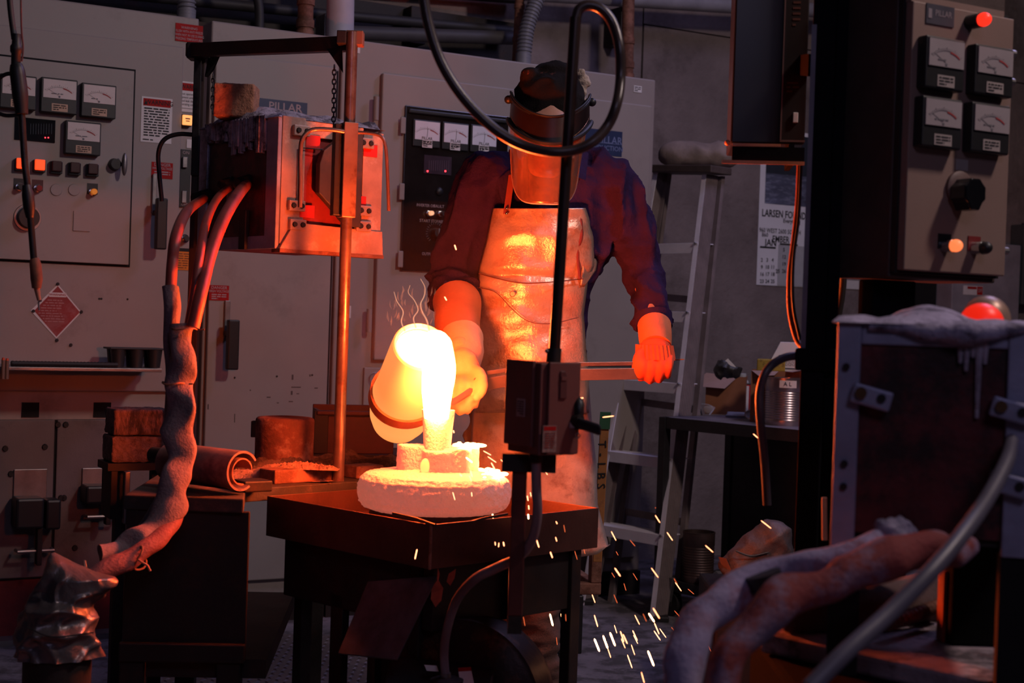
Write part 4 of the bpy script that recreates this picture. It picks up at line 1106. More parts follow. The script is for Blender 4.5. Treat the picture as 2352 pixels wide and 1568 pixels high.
# collar
cl_ = MB().loft([[W(x_, y_, d) for x_, y_, d in ((1322, 330, 3.92), (1352, 352, 3.92), (1345, 415, 3.84), (1316, 402, 3.83))], [W(x_, y_, d) + V((0, .006, 0)) for x_, y_, d in ((1322, 330, 3.92), (1352, 352, 3.92), (1345, 415, 3.84), (1316, 402, 3.83))]])
part('collar', cl_, SH, PR, world=True, bevel=.002)
part('collar', MB().loft([[W(x_, y_, d) for x_, y_, d in ((1168, 345, 3.9), (1184, 330, 3.9), (1196, 400, 3.84), (1178, 415, 3.84))], [W(x_, y_, d) + V((0, .006, 0)) for x_, y_, d in ((1168, 345, 3.9), (1184, 330, 3.9), (1196, 400, 3.84), (1178, 415, 3.84))]]), SH, PR, world=True, bevel=.002)
# trousers and boots
TRS = mat('brown_trousers', (.13, .07, .055), .9, var=.3, bump=.5, bscale=200)
b = MB()
for h_, k_, f_ in (('hL', 'kL', 'fL'), ('hR', 'kR', 'fR')):
    b.tube([J[h_], J[k_], J[f_] + V((0, 0, .03))], [.1, .082, .08], 18, 6)
b.loft([ell(W(1222, 960, 4.06), .145, .115), ell(W(1222, 860, 4.05), .146, .12)])
part('trousers', bake(b, .01, 4, fold=fold_fn(13, .012, (.4, .4, 1.4), 5)), TRS, PR, world=True, smooth=80)
for f_ in ('fL', 'fR'):
    b = MB(); p = J[f_]
    b.tube([p + V((0, .01, .12)), p + V((0, .01, .0)), p + V((0, .02, -.055))], [.055, .056, .05], 16)
    b.tube([p + V((0, .05, -.06)), p + V((0, -.08, -.062)), p + V((0, -.15, -.07))], [.045, .045, .03], 14)
    b = bake(b, .008, 3); b.v = [V((q_.x, q_.y, max(q_.z, .012))) for q_ in b.v]
    bo = part('boot', b, mat('boot_leather', (.05, .03, .025), .6, var=.4), PR, world=True, smooth=80)
    part('sole', MB().box(p.x - .048, p.x + .048, p.y - .18, p.y + .1, 0, .014), RUBBER, bo, world=True, bevel=.006)

# aprons: sheets draped over the front of the body
def sheet(rows, nx, sub, th, bulge, folds, name, m_, label=None, curl=None, parent=None, hem=None):
    R_ = []
    for i in range(len(rows) - 1):
        for k in range(sub):
            t = k / sub; R_.append(tuple(rows[i][j] + (rows[i + 1][j] - rows[i][j]) * t for j in range(len(rows[0]))))
    R_.append(rows[-1])
    mb = MB(); n = nx
    for i, (py, xl, xr_, dl, dr, bl) in enumerate(R_):
        for j in range(n + 1):
            t = j / n
            s_ = max(0, 1 - (2 * t - 1) ** 2) ** .6
            d = dl + (dr - dl) * t - bl * s_
            yy = py + (hem(t) if hem and i == len(R_) - 1 else 0)
            p = W(xl + (xr_ - xl) * t, yy, d)
            p.y += folds(p, t, i / len(R_))
            mb.v.append(p)
    for i in range(len(R_) - 1):
        for j in range(n):
            a_ = i * (n + 1) + j; mb.f.append((a_, a_ + 1, a_ + n + 2, a_ + n + 1))
    mb.f = [tuple(reversed(f_)) for f_ in mb.f]
    o = part(name, mb, m_, parent or PR, world=True, smooth=80, label=label)
    so = o.modifiers.new('solid', 'SOLIDIFY'); so.thickness = th; so.offset = 0
    return o
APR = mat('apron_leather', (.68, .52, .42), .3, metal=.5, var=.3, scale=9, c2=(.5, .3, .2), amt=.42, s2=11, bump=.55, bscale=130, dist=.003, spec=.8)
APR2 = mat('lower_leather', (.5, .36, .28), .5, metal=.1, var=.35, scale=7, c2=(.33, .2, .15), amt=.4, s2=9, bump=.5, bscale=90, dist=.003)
def fa(p, t, v):
    q_ = V((p.x * 6, 2, p.z * 13))
    f = .012 * noise.noise(q_) + .006 * noise.noise(V((p.x * 22, 5, p.z * 30)))
    zz_ = p.z
    # pleats at the waist, bend below the chest
    wz = W(1200, 632, 3.85).z
    f += .012 * math.exp(-((zz_ - wz) / .012) ** 2) + .016 * math.exp(-((zz_ - (wz - .085 + .03 * t)) / .018) ** 2) * (1 - t)
    return f
rows = [(478, 1132, 1344, 3.88, 3.88, .06), (500, 1127, 1352, 3.885, 3.885, .065), (545, 1119, 1362, 3.89, 3.90, .075), (610, 1101, 1364, 3.90, 3.92, .085), (640, 1098, 1350, 3.90, 3.92, .08), (720, 1097, 1340, 3.90, 3.93, .075),
        (800, 1096, 1345, 3.91, 3.93, .08), (870, 1095, 1352, 3.92, 3.93, .09), (948, 1090, 1352, 3.92, 3.93, .09)]
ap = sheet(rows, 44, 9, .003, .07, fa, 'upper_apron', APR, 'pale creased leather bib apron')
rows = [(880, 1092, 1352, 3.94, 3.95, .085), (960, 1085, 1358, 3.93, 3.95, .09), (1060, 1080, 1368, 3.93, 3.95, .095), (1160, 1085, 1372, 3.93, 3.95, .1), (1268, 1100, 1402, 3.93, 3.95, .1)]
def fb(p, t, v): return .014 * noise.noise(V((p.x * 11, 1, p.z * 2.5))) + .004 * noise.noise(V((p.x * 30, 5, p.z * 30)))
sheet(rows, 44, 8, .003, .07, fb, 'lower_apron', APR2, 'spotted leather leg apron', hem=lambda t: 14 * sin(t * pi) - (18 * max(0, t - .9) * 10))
# pocket flap seam, rivet, straps
def surf(px, py, d): return W(px, py, d)
part('pocket_seam', MB().tube([surf(1100, 660, 3.862), surf(1140, 672, 3.832), surf(1175, 708, 3.815), surf(1215, 738, 3.81), surf(1270, 742, 3.815), surf(1330, 728, 3.86)], .0012, 5, 5), flat('seam_dark', (.12, .04, .02)), ap, world=True)
part('bib_seam', MB().tube([surf(1100, 628, 3.875), surf(1150, 641, 3.83), surf(1200, 650, 3.815), surf(1260, 648, 3.812), surf(1340, 640, 3.87)], .0016, 5, 5), flat('seam_dark', (.12, .04, .02)), ap, world=True)
for px, py, d in ((1177, 675, 3.815), (1187, 922, 3.815)):
    p = W(px, py, d)
    part('rivet', MB().cyl(p, p - V((0, .006, 0)), .008, .006, 14), mat('brass_rivet', (.7, .5, .35), .3, metal=.8, bump=0), ap, world=True, smooth=True)
STR = mat('strap_red', (.2, .035, .025), .6, var=.3)
part('neck_strap', MB().beam(W(1163, 490, 3.84), W(1176, 400, 3.86), (.0085, 0, .002), (0, .002, 0)), STR, ap, world=True, bevel=.001)
for py in (478, 490):
    p = W(1164, py, 3.833); part('stud', MB().ball(p, .004, nu=10, nv=6), CHROME, ap, world=True, smooth=True)
part('side_strap', MB().tube([W(1333, 486, 3.862), W(1336, 540, 3.855), W(1328, 580, 3.855), W(1332, 640, 3.86)], .006, 6, 5, flat=.3), STR, ap, world=True, smooth=True)
# right flap of the bib curling outward
fl = sheet([(486, 1340, 1352, 3.885, 3.90, .0), (520, 1342, 1366, 3.88, 3.92, .0), (570, 1340, 1376, 3.87, 3.94, .0), (620, 1338, 1368, 3.87, 3.94, .0), (655, 1334, 1344, 3.88, 3.9, .0)], 8, 5, .003, 0, lambda p, t, v: 0, 'apron_flap', APR)
# ---- headgear: cap, visor crown, clear visor
capm = mat('camouflage_cap', (.012, .009, .009), .95, var=.3, spec=.1, scale=12, c2=(.09, .03, .025), amt=.36, s2=16, bump=.5, bscale=250, edge=.015)
b = MB(); b.ball(hd_ + V((.002, .02, .075)), (.094, .105, .088)); b.tube([hd_ + V((.002, .0, -.0)), hd_ + V((.002, .012, .08))], [.096, .094], 24)
b.ball(hd_ + V((.014, .02, .15)), (.055, .06, .03)); b.ball(hd_ + V((-.055, -.02, .14)), (.022, .03, .02))
cp = part('cap', bake(b, .007, 3, fold=fold_fn(16, .006, (1, 1, 1), 12)), capm, PR, world=True, smooth=80)
b = MB()
for px, py, r_ in ((1335, 172, .014), (1340, 190, .017), (1334, 212, .016), (1338, 235, .014), (1342, 262, .012), (1330, 285, .012)):
    b.ball(W(px, py, 3.83), r_, nu=10, nv=6)
part('hair_tuft', bake(b, .005, 1, fold=lambda p, n: .006 * noise.noise(p * 90)), mat('fleece', (.5, .4, .33), .95, bump=.8, bscale=200), PR, world=True, smooth=80, label='pale fleece edge of the cap')
# crown guard: band round the forehead, tilted, low at the front
HB = V((hd_.x + .004, hd_.y + .0, 0))
def hoop(ang, rx, ry, ztop, zfront):
    """point on a tilted ellipse: ang 0 = right, -90 = front"""
    x_, y_ = rx * cos(R(ang)), ry * sin(R(ang))
    z_ = ztop + (zfront - ztop) * max(0., -sin(R(ang))) ** 1.3
    return V((HB.x + x_, HB.y + y_, z_))
zs_top = W(1262, 225, 3.75).z; z_f = W(1262, 330, 3.67).z
gr_ = mat('visor_crown', (.014, .007, .006), .35, var=.3, bump=0, spec=.3)
rings = []
for k in range(0, 31):
    a_ = 180 + k * 6
    top_ = hoop(a_, .1, .12, zs_top + .02, W(1262, 265, 3.66).z); bot = hoop(a_, .103, .13, zs_top - .05, z_f)
    rings.append([bot, top_, top_ + (V((HB.x, HB.y, top_.z)) - top_).normalized() * .003, bot + (V((HB.x, HB.y, bot.z)) - bot).normalized() * .003])
vg = part('visor_crown', MB().loft(rings), gr_, PR, world=True, smooth=50)
part('crown_rim', MB().tube([hoop(180 + k * 6, .107, .134, zs_top - .05, z_f) for k in range(31)], .006, 8), BLACK, vg, world=True, smooth=True)
part('crown_upper_rim', MB().tube([hoop(180 + k * 6, .102, .122, zs_top + .02, W(1262, 265, 3.66).z) for k in range(31)], .003, 8), BLACK, vg, world=True, smooth=True)
part('head_band', MB().tube([hoop(k * 10, .1, .115, zs_top + .01, zs_top - .06) for k in range(37)], .005, 8), BLACK, vg, world=True, smooth=True)
for s_ in (180, 0):
    p = hoop(s_ if s_ else 359, .107, .13, zs_top, zs_top); part('side_knob', MB().ball(p, .011, nu=12, nv=8), BLACK, vg, world=True, smooth=True)
# clear visor
vm = bpy.data.materials.new('smoky_visor'); vm.use_nodes = True; nt = vm.node_tree
bs = nt.nodes['Principled BSDF']; bs.inputs['Base Color'].default_value = (.75, .36, .2, 1); bs.inputs['Roughness'].default_value = .22; bs.inputs['Metallic'].default_value = .7
bpv = nt.nodes.new('ShaderNodeBump'); bpv.inputs['Strength'].default_value = .5; bpv.inputs['Distance'].default_value = .01
tr = nt.nodes.new('ShaderNodeBsdfTransparent'); tr.inputs[0].default_value = (.95, .8, .7, 1); mxs = nt.nodes.new('ShaderNodeMixShader')
nzv = nt.nodes.new('ShaderNodeTexNoise'); nzv.inputs['Scale'].default_value = 14; nzv.inputs['Detail'].default_value = 6
mrv = nt.nodes.new('ShaderNodeMapRange'); mrv.inputs['From Min'].default_value = .35; mrv.inputs['From Max'].default_value = .7; mrv.inputs['To Min'].default_value = .3; mrv.inputs['To Max'].default_value = .75
tcv = nt.nodes.new('ShaderNodeTexCoord'); nt.links.new(tcv.outputs['Object'], nzv.inputs['Vector']); nt.links.new(nzv.outputs[0], mrv.inputs[0]); nt.links.new(nzv.outputs[0], bpv.inputs['Height']); nt.links.new(bpv.outputs[0], bs.inputs['Normal'])
nt.links.new(mrv.outputs[0], mxs.inputs[0]); nt.links.new(tr.outputs[0], mxs.inputs[1]); nt.links.new(bs.outputs[0], mxs.inputs[2])
nt.links.new(mxs.outputs[0], nt.nodes['Material Output'].inputs[0])
mb = MB(); nV, nH = 22, 30
zbot = W(1250, 467, 3.66).z
for i in range(nV + 1):
    t = i / nV
    for j in range(nH + 1):
        s_ = j / nH; a_ = 186 + s_ * 168
        p = hoop(a_, .101 - .012 * t, .128 + .004 * t, zs_top - .03, z_f + .004)
        # lower outline is a rounded tongue
        zb_here = zbot + (p.z - zbot) * (abs(2 * s_ - 1) ** 3.2) * .62
        zz_ = p.z + (zb_here - p.z) * t
        mb.v.append(V((p.x - .008 * t, p.y + .01 * t, zz_)))
for i in range(nV):
    for j in range(nH):
        a_ = i * (nH + 1) + j; mb.f.append((a_, a_ + 1, a_ + nH + 2, a_ + nH + 1))
vs_ = part('visor', mb, vm, PR, world=True, smooth=80, label='scratched clear visor glowing orange')
so = vs_.modifiers.new('s', 'SOLIDIFY'); so.thickness = .0015
part('visor_edge', MB().tube([mb.v[nV * (nH + 1) + j] for j in range(nH + 1)], .0018, 6), mat('visor_edge', (.8, .6, .5), .3, metal=.3, bump=0), vs_, world=True, smooth=True)
# ---- gloves: palm, four curled fingers, thumb
def glove(name, m_, palm, fingers, thumb, cuffs, voxel, label, fold=None):
    b = MB()
    for p, r_ in palm: b.ball(p, r_, nu=16, nv=10)
    for pts, r_ in fingers: b.tube(pts, r_, 10, 4); b.ball(pts[-1], r_[-1] * 1.0, nu=10, nv=6)
    pts, r_ = thumb; b.tube(pts, r_, 10, 4); b.ball(pts[-1], r_[-1], nu=10, nv=6)
    g = part(name, bake(b, voxel, 2, fold=fold), m_, PR, world=True, smooth=80, label=label)
    return g
GR = mat('orange_knit', (.85, .1, .03), .85, var=.2, scale=30, bump=.5, bscale=500, dist=.001)
D_ = 3.77
palm = [(W(1505, 802, D_ + .03), (.042, .034, .035)), (W(1508, 822, D_ + .02), (.046, .03, .032)), (W(1488, 812, D_ + .03), (.03, .028, .03))]
fg_ = []
for i, (px, ln_) in enumerate(((1477, 0), (1498, 6), (1519, 4), (1538, -6))):
    fg_.append(([W(px + 2, 820, D_ + .005), W(px - 1, 838, D_ - .018), W(px - 4, 858 + ln_, D_ - .012), W(px - 5, 868 + ln_, D_ + .015), W(px - 3, 855 + ln_, D_ + .045)], [.0112, .0112, .0108, .010, .009]))
gR = glove('glove', GR, palm, fg_, ([W(1484, 800, D_ + .02), W(1466, 820, D_ - .005), W(1462, 845, D_ - .012), W(1468, 862, D_ - .01)], [.014, .013, .012, .0105]), None, .0042, 'red-orange knit glove on the tong end')
ck = MB(); nR = 56
rings = []
for i in range(7):
    t = i / 6; c = W(1503 + 3 * t, 792 + 34 * t, D_ + .03 - .012 * t); r_ = .047 + .003 * t
    rings.append([c + V(((r_ + (.0018 if k % 2 else -.0012)) * cos(2 * pi * k / nR), (r_ * .8 + (.0018 if k % 2 else -.0012)) * sin(2 * pi * k / nR), 0)) for k in range(nR)])
part('ribbed_band', MB().loft(list(reversed(rings))), GR, gR, world=True, smooth=False)
part('glove_cuff', MB().tube([W(1503, 748, D_ + .1), W(1505, 775, D_ + .06), W(1506, 796, D_ + .035)], [.044, .043, .04], 28, 5), mat('orange_cuff', (.8, .2, .07), .8, bump=.5, bscale=300), gR, world=True, smooth=True)
GL = mat('tan_leather_glove', (.6, .36, .2), .65, var=.2, scale=12, bump=.3, bscale=90)
D2 = 3.5
palm = [(W(1062, 845, D2 + .05), (.042, .035, .05)), (W(1070, 872, D2 + .035), (.042, .026, .034)), (W(1056, 815, D2 + .09), (.04, .04, .045))]
fg_ = []
for i, (px, ln_) in enumerate(((1044, 0), (1062, 10), (1080, 8), (1097, -6))):
    fg_.append(([W(px + 2, 868, D2 + .012), W(px, 892, D2 - .02), W(px - 3, 922 + ln_, D2 - .012), W(px - 6, 936 + ln_, D2 + .015), W(px - 6, 915 + ln_, D2 + .04)], [.0108, .0108, .0104, .0098, .009]))
gL = glove('glove', GL, palm, fg_, ([W(1092, 850, D2 + .03), W(1106, 868, D2 - .0), W(1106, 892, D2 - .022), W(1094, 912, D2 - .03)], [.017, .015, .014, .012]), None, .0045, 'tan leather gauntlet beside the crucible', fold=lambda p, n: .002 * noise.noise(p * 60))
part('gauntlet', MB().tube([W(1049, 690, 3.85), W(1051, 740, 3.76), W(1056, 790, 3.67)], [.062, .058, .053], 26, 8).noise(.004, 12, 4), mat('orange_gauntlet', (.5, .14, .04), .7, var=.2, bump=.3), gL, world=True, smooth=True)
part('gauntlet_band', MB().tube([W(1062, 775, 3.67), W(1063, 810, 3.61), W(1062, 845, 3.55)], [.052, .049, .042], 26, 6).noise(.004, 14, 7), GL, gL, world=True, smooth=True)
# ---- tongs
TGM = mat('tong_steel', (.26, .18, .17), .4, metal=.55, var=.3, bump=.15)
pA, pB = W(1552, 822, D_ + .05), W(1330, 838, 3.7)
rt = root('crucible_tongs', W(1330, 838, 3.7), 'long flat steel pouring tongs held in both gloves', 'tongs')
e1, e2 = W(1160, 852, 3.56), W(1112, 858, 3.53)
for off, nm in ((.002, 'upper_bar'), (-.024, 'lower_bar')):
    o_ = V((0, 0, off)) + V((0, -.006 if off < 0 else 0, 0))
    pts = [W(1478, 836, D_), W(1326, 838, 3.7), W(1160, 852, 3.56), W(1120, 858, 3.53), W(1088, 876, 3.49)]
    for i in range(4):
        pass
    mbt = MB(); rings = []
    for p in pts:
        hh_ = .005 if off > 0 else .0145
        rings.append([p + o_ + V((0, -.004, -hh_)), p + o_ + V((0, .004, -hh_)), p + o_ + V((0, .004, hh_)), p + o_ + V((0, -.004, hh_))])
    part(nm, mbt.loft(rings), TGM, rt, world=True, bevel=.001)
part('end_pin', MB().cyl(W(1540, 826, D_ + .02), W(1572, 825, D_ + .0), .0035, .001, 8), STEEL, rt, world=True, smooth=True)
part('shank', MB().tube([W(1088, 890, 3.49), W(1070, 905, 3.46), W(1030, 925, 3.42), CM @ V((rbel * .9, rbel * .45, .1))], .008, 8, 4), TGM, rt, world=True, smooth=True)
bandm = mat('hot_band', (.3, .1, .05), .5, metal=.3, var=.3)
rg = []
for k in range(49):
    a_ = R(k * 7.5); zc_ = .098 + .01 * sin(a_ + 1.2); n1 = rbel + .003; 
    rg.append([CM @ V(((n1 + dx) * cos(a_), (n1 + dx) * sin(a_), zc_ + dz)) for dx, dz in ((-.002, -.014), (.004, -.014), (.004, .014), (-.002, .014))])
part('crucible_band', MB().loft(rg, cap=False), bandm, rt, world=True, smooth=40, label='dark iron band round the crucible')
# ================================================================ ladder, workbench, calendar
LAD = mat('shaded_aluminium', (.22, .17, .165), .6, metal=.0, var=.3, scale=10, bump=.15)  # darker copy of the aluminium for webs and legs, shade put into its colour
def lp(px, py, d): return W(px, py, d)
lt, rtp = lp(1514, 398, 6.62), lp(1636, 402, 6.36)
lb_, rbt = lp(1353, 1345, 6.12), lp(1524, 1362, 5.83)
zf = min(lb_.z, rbt.z)
rt = root('stepladder', (rbt.x, rbt.y, 0), 'aluminium stepladder with five treads against the concrete wall', 'ladder')
def to_floor(a, b, z=0.0):
    t = (z - a.z) / (b.z - a.z); return a.lerp(b, t)
lb_, rbt = to_floor(lt, lb_), to_floor(rtp, rbt)
side = (rbt - lb_); side.z = 0; side.normalize()
back = V((-side.y, side.x, 0))
def channel(a, b, s_, name='front_rail'):
    d = (b - a).normalized()
    o = part(name, MB().beam(a, b, side * .0025, back * .038), LAD, rt, world=True, bevel=.001)
    part('rail_flange', MB().beam(a - back * .037 - side * s_ * .012, b - back * .037 - side * s_ * .012, side * .012, back * .002), mat('lit_aluminium', (.85, .8, .88), .5, var=.15), o, world=True)  # brighter copy: light on treads and front flanges put into the colour
    part('rail_flange', MB().beam(a + back * .037 - side * s_ * .012, b + back * .037 - side * s_ * .012, side * .012, back * .002), LAD, o, world=True)
    for k in range(-3, 4):
        part('rail_rib', MB().beam(a + back * .0098 * k + side * s_ * .003, b + back * .011 * k + side * s_ * .003, side * .0015, back * .0015), LAD, o, world=True)
channel(lt, lb_, -1); channel(rtp, rbt, 1)
for py in (557, 718, 880, 1045, 1208):
    # tread at the height of the right rail's pixel row
    zt = W(1600, py, 6.2).z - .0
    tl = (zt - lt.z) / (lb_.z - lt.z); tr_ = (zt - rtp.z) / (rbt.z - rtp.z)
    a, b_ = lt.lerp(lb_, tl), rtp.lerp(rbt, tr_)
    st_ = part('tread', MB().beam(a + back * .01, b_ + back * .01, back * .05, (0, 0, .002)), mat('lit_aluminium', (.85, .8, .88), .5, var=.15), rt, world=True, bevel=.001)
    part('tread_lip', MB().beam(a - back * .04 + V((0, 0, -.02)), b_ - back * .04 + V((0, 0, -.02)), back * .002, (0, 0, .022)), _m['lit_aluminium'], st_, world=True, bevel=.001)
    for p, s_ in ((a, 1), (b_, -1)):
        q_ = p - back * .046 + side * s_ * .012
        part('rivet', MB().ball(q_, .006, nu=8, nv=5), STEEL, st_, world=True)
    part('knee_brace', MB().beam(b_ + V((0, 0, -.06)) - back * .03, b_ - side * .05 + V((0, 0, -.02)) - back * .03, back * .002, (0, 0, .006)), LAD, st_, world=True)
part('top_cap', MB().beam((lt - side * .02) + V((0, 0, .018)), (rtp + side * .05) + V((0, 0, .018)), back * .07, (0, 0, .016)), mat('cap_brown', (.1, .07, .06), .6, var=.4), rt, world=True, bevel=.004)
rl0, rr0 = lt + back * .06, rtp + back * .06
rl1, rr1 = V((lb_.x, lb_.y, 0)) + back * .12 + side * .03, V((rbt.x, rbt.y, 0)) + back * .12 - side * .03
for a, b_ in ((rl0, rl1), (rr0, rr1)):
    part('rear_leg', MB().beam(a, b_, side * .014, back * .01), LAD, rt, world=True, bevel=.001)
for t in (.3, .55, .8):
    part('rear_bar', MB().beam(rl0.lerp(rl1, t), rr0.lerp(rr1, t), back * .004, (0, 0, .015)), LAD, rt, world=True)
for s_, a in ((-1, lb_), (1, rbt)):
    part('foot_pad', MB().box(a.x - .03, a.x + .03, a.y - .04, a.y + .04, 0, .02), RUBBER, rt, world=True, bevel=.003)
tp_ = (lt + rtp) / 2 + V((0, 0, .034))
b = MB()
for px, py, r_ in ((1558, 352, .075), (1600, 355, .07), (1650, 352, .075)):
    c = W(px, py, 6.55); c.z = tp_.z + .06; b.ball(c, (.095, .075, .062))
b.tube([W(1530, 350, 6.55), W(1690, 350, 6.52)], .045, 12)
for i in range(len(b.v)): b.v[i].z = max(b.v[i].z, tp_.z + .001)
single('cloth_bundle', bake(b, .012, 4, fold=fold_fn(9, .008)), mat('bundle_cloth', (.3, .23, .2), .9, var=.4, c2=(.3, .05, .05), amt=.3, s2=9, bump=.4), 'grubby rolled cloth bundle on top of the stepladder', 'cloth', smooth=80)
# calendar on the wall
WO = -.745
q = CF.rect(1742, 300, 1855, 657, WO)
rt = root('wall_calendar', CF.m @ M.Translation((q[0], .743, q[2])), 'printed wall calendar with water photograph, hanging behind the post', 'calendar')
w_, h_ = q[1] - q[0], q[3] - q[2]
def cl(px, py):
    x_, z_ = CF.hit(px, py, WO); return x_ - q[0], z_ - q[2]
part('page', MB().box(0, w_, -.003, 0, 0, h_), PAPER, rt)
pic = mat('water_photo', (.12, .13, .2), .5, var=.6, scale=5, c2=(.25, .27, .38), amt=.45, s2=12, bump=0, stretch=(1, 1, 4))
x0_, z0_ = cl(1756, 478); z0_ = cl(1790, 470)[1]; zt2 = h_ - .02
part('picture', MB().box(cl(1756, 430)[0], w_ - .01, -.0045, -.003, z0_, zt2), pic, rt)
part('picture_shade', MB().box(cl(1756, 430)[0], w_ - .01, -.005, -.0045, cl(1790, 400)[1], zt2), flat('photo_bank', (.03, .035, .05)), rt)
t = MB()
def ct(s, px, py, size, sx=1, b_=0, al='LEFT'):
    x_, z_ = cl(px, py); t.text(s, x_, z_, size, -.0045, al, sx, b_)
ct('LARSEN FOUNDRY', 1748, 489, .052, .78, .02); ct('Everything', 1797, 507, .03, .9, .015)
ct('960 WEST 2600 SOUTH', 1742, 528, .033, .82, .01); ct('860', 1748, 539, .028, 1, .01)
ct('EMBER', 1772, 549, .048, .8, .015)
ct('JAN', 1755, 557, .048, .95, .02)
part('calendar_print', t, INK, rt)
part('loose_page', MB().box(cl(1785, 600)[0], w_ - .004, -.006, -.0035, cl(1790, 655)[1], cl(1790, 562)[1]), flat('page_grey', (.5, .5, .52)), rt)
part('bar_print', MB().box(cl(1744, 568)[0], cl(1780, 568)[0], -.0045, -.003, cl(1760, 570)[1], cl(1760, 566)[1]).box(cl(1789, 560)[0], cl(1830, 560)[0], -.0065, -.006, cl(1800, 563)[1], cl(1800, 559)[1]), INK, rt)
t = MB()
for r_, row in enumerate((('', '', ''), ('2', '3', '4'), ('9', '10', '11'), ('16', '17', '18'), ('23', '24', '25'))):
    for c_, s_ in enumerate(row):
        if s_:
            x_, z_ = cl(1748 + c_ * 12.5, 581 + r_ * 16.3); t.text(s_, x_, z_, .027, -.0045, bold=.02)
for r_, row in enumerate((('', '5'), ('', '12'), ('', '19'), ('25', '26'), ('', ''))):
    for c_, s_ in enumerate(row):
        if s_:
            x_, z_ = cl(1784 + c_ * 14, 574 + r_ * 16.3); t.text(s_, x_, z_, .027, -.0072, bold=.02)
part('date_print', t, INK, rt)
# workbench: black cart turned towards the right
BZ = .79
c0 = G(1520, 957, BZ); c1 = G(1838, 988, BZ)
du = (c1 - c0); du.z = 0; bl = du.length * 1.25; ba = atan2(du.y, du.x)
BM = M.Translation((c0.x, c0.y, 0)) @ M.Rotation(ba, 4, 'Z')
rt = root('work_cart', BM, 'black two-tier work cart beside the stepladder, cans and boxes on top', 'cart')
CART = mat('cart_black', (.035, .032, .035), .5, metal=.3, var=.4, bump=.1)
part('top_shelf', MB().box(0, bl, 0, .42, BZ - .004, BZ), mat('cart_top', (.22, .2, .24), .5, metal=.3, var=.3), rt)
part('top_rim', MB().box(0, bl, -.004, 0, BZ - .045, BZ + .001), CART, rt, bevel=.001)
part('top_rim', MB().box(-.004, 0, -.004, .424, BZ - .045, BZ + .001), CART, rt, bevel=.001)
part('top_rim', MB().box(0, bl, .42, .424, BZ - .045, BZ + .001), CART, rt, bevel=.001)
LZ = W(1600, 1328, 5.95).z
for x_, y_ in ((-.008, -.008), (bl - .03, -.008), (-.008, .39), (bl - .03, .39)):
    part('corner_post', MB().box(x_, x_ + .035, y_, y_ + .035, .09, BZ), CART, rt, bevel=.002)
part('lower_shelf', MB().box(0, bl, 0, .42, LZ - .045, LZ), CART, rt, bevel=.002)
part('back_panel', MB().box(0.03, bl - .03, .4, .41, LZ, BZ - .04), CART, rt)
part('axle_bracket', MB().prism([(.02, .16), (.12, .16), (.1, .06), (.07, .06)], -.03, -.01), STEEL, rt, bevel=.003)
for x_ in (.07, bl - .07):
    for y_ in (0, .36):
        part('wheel', MB().cyl((x_, y_, .05), (x_, y_ + .03, .05), .05, n=24), RUBBER, rt, smooth=True)
        part('fork', MB().box(x_ - .02, x_ + .02, y_ - .006, y_, .04, .13), CART, rt)
# things on the bench
def onb(px, py): return G(px, py, BZ)
CB = mat('cardboard', (.34, .13, .06), .9, var=.25, bump=.1)
CBF = mat('cardboard_flap', (.42, .27, .24), .9, var=.2, bump=.1)
def openbox(px0, px1, pyb, pyt, dep, label, yaw=0, name='cardboard_box'):
    a, b_ = onb(px0, pyb), onb(px1, pyb); w2 = (b_ - a).length
    h2 = (W(px0, pyb, a.y).z - W(px0, pyt, a.y).z) * -1
    rt2 = root(name, M.Translation(a) @ M.Rotation(R(yaw), 4, 'Z'), label, 'box')
    for nm, g in (('box_wall', (0, w2, 0, .003)), ('box_wall', (0, w2, dep - .003, dep)), ('box_wall', (0, .003, .003, dep - .003)), ('box_wall', (w2 - .003, w2, .003, dep - .003))):
        part(nm, MB().box(*g, 0, h2), CB, rt2)
    part('box_bottom', MB().box(.003, w2 - .003, .003, dep - .003, 0, .003), CB, rt2)
    return rt2, w2, h2
bx, w2, h2 = openbox(1619, 1692, 950, 862, .14, 'open brown cardboard box with raised flap, left on the bench', -12)
part('box_flap', MB().beam((-.05, .0, h2 - .035), (.0 + w2 * .55, .0, h2 - .0), (.0, .0, .0), (0, .0, 0)).add([(-.055, -.03, h2 - .045), (w2 * .5, -.05, h2 - .05), (w2 * .8, .0, h2), (0.0, 0, h2 + .012)], [(0, 1, 2, 3)]), CBF, bx)
b = MB(); b.tube([W(1646, 862, 5.72), W(1660, 845, 5.72), W(1700, 856, 5.72)], [.022, .035, .02], 12); b.ball(W(1655, 850, 5.72), (.03, .03, .035))
o_ = single('black_rag', bake(b, .008, 2, fold=fold_fn(22, .01)), RUBBER, 'crumpled black rag bulging out of the left cardboard box', 'rag', smooth=60)
pl = MB().loft([[W(1655, 836, 5.7), W(1672, 823, 5.7), W(1694, 846, 5.7), W(1672, 850, 5.7)], [W(1655, 836, 5.71), W(1672, 823, 5.71), W(1694, 846, 5.71), W(1672, 850, 5.71)]])
single('paper_scrap', pl, WHITE, 'folded pale paper scrap on the black rag', 'paper')
bx, w2, h2 = openbox(1722, 1846, 968, 850, .2, 'second brown cardboard box behind the can, yellow tin on top', -10)
part('box_flap', MB().add([(0, 0, h2), (w2 * .4, 0, h2), (w2 * .34, -.04, h2 - .015), (.03, -.04, h2 - .02)], [(0, 1, 2, 3)]), CBF, bx)
part('box_flap', MB().add([(w2 * .5, 0, h2), (w2, 0, h2), (w2 * .9, -.05, h2 + .02), (w2 * .6, -.05, h2 + .0)], [(0, 1, 2, 3)]), CBF, bx)
a = onb(1722, 968)
yt = MB().box(.02, .13, .02, .12, h2 - .002, h2 + .045, M.Translation(a) @ M.Rotation(R(-10), 4, 'Z'))
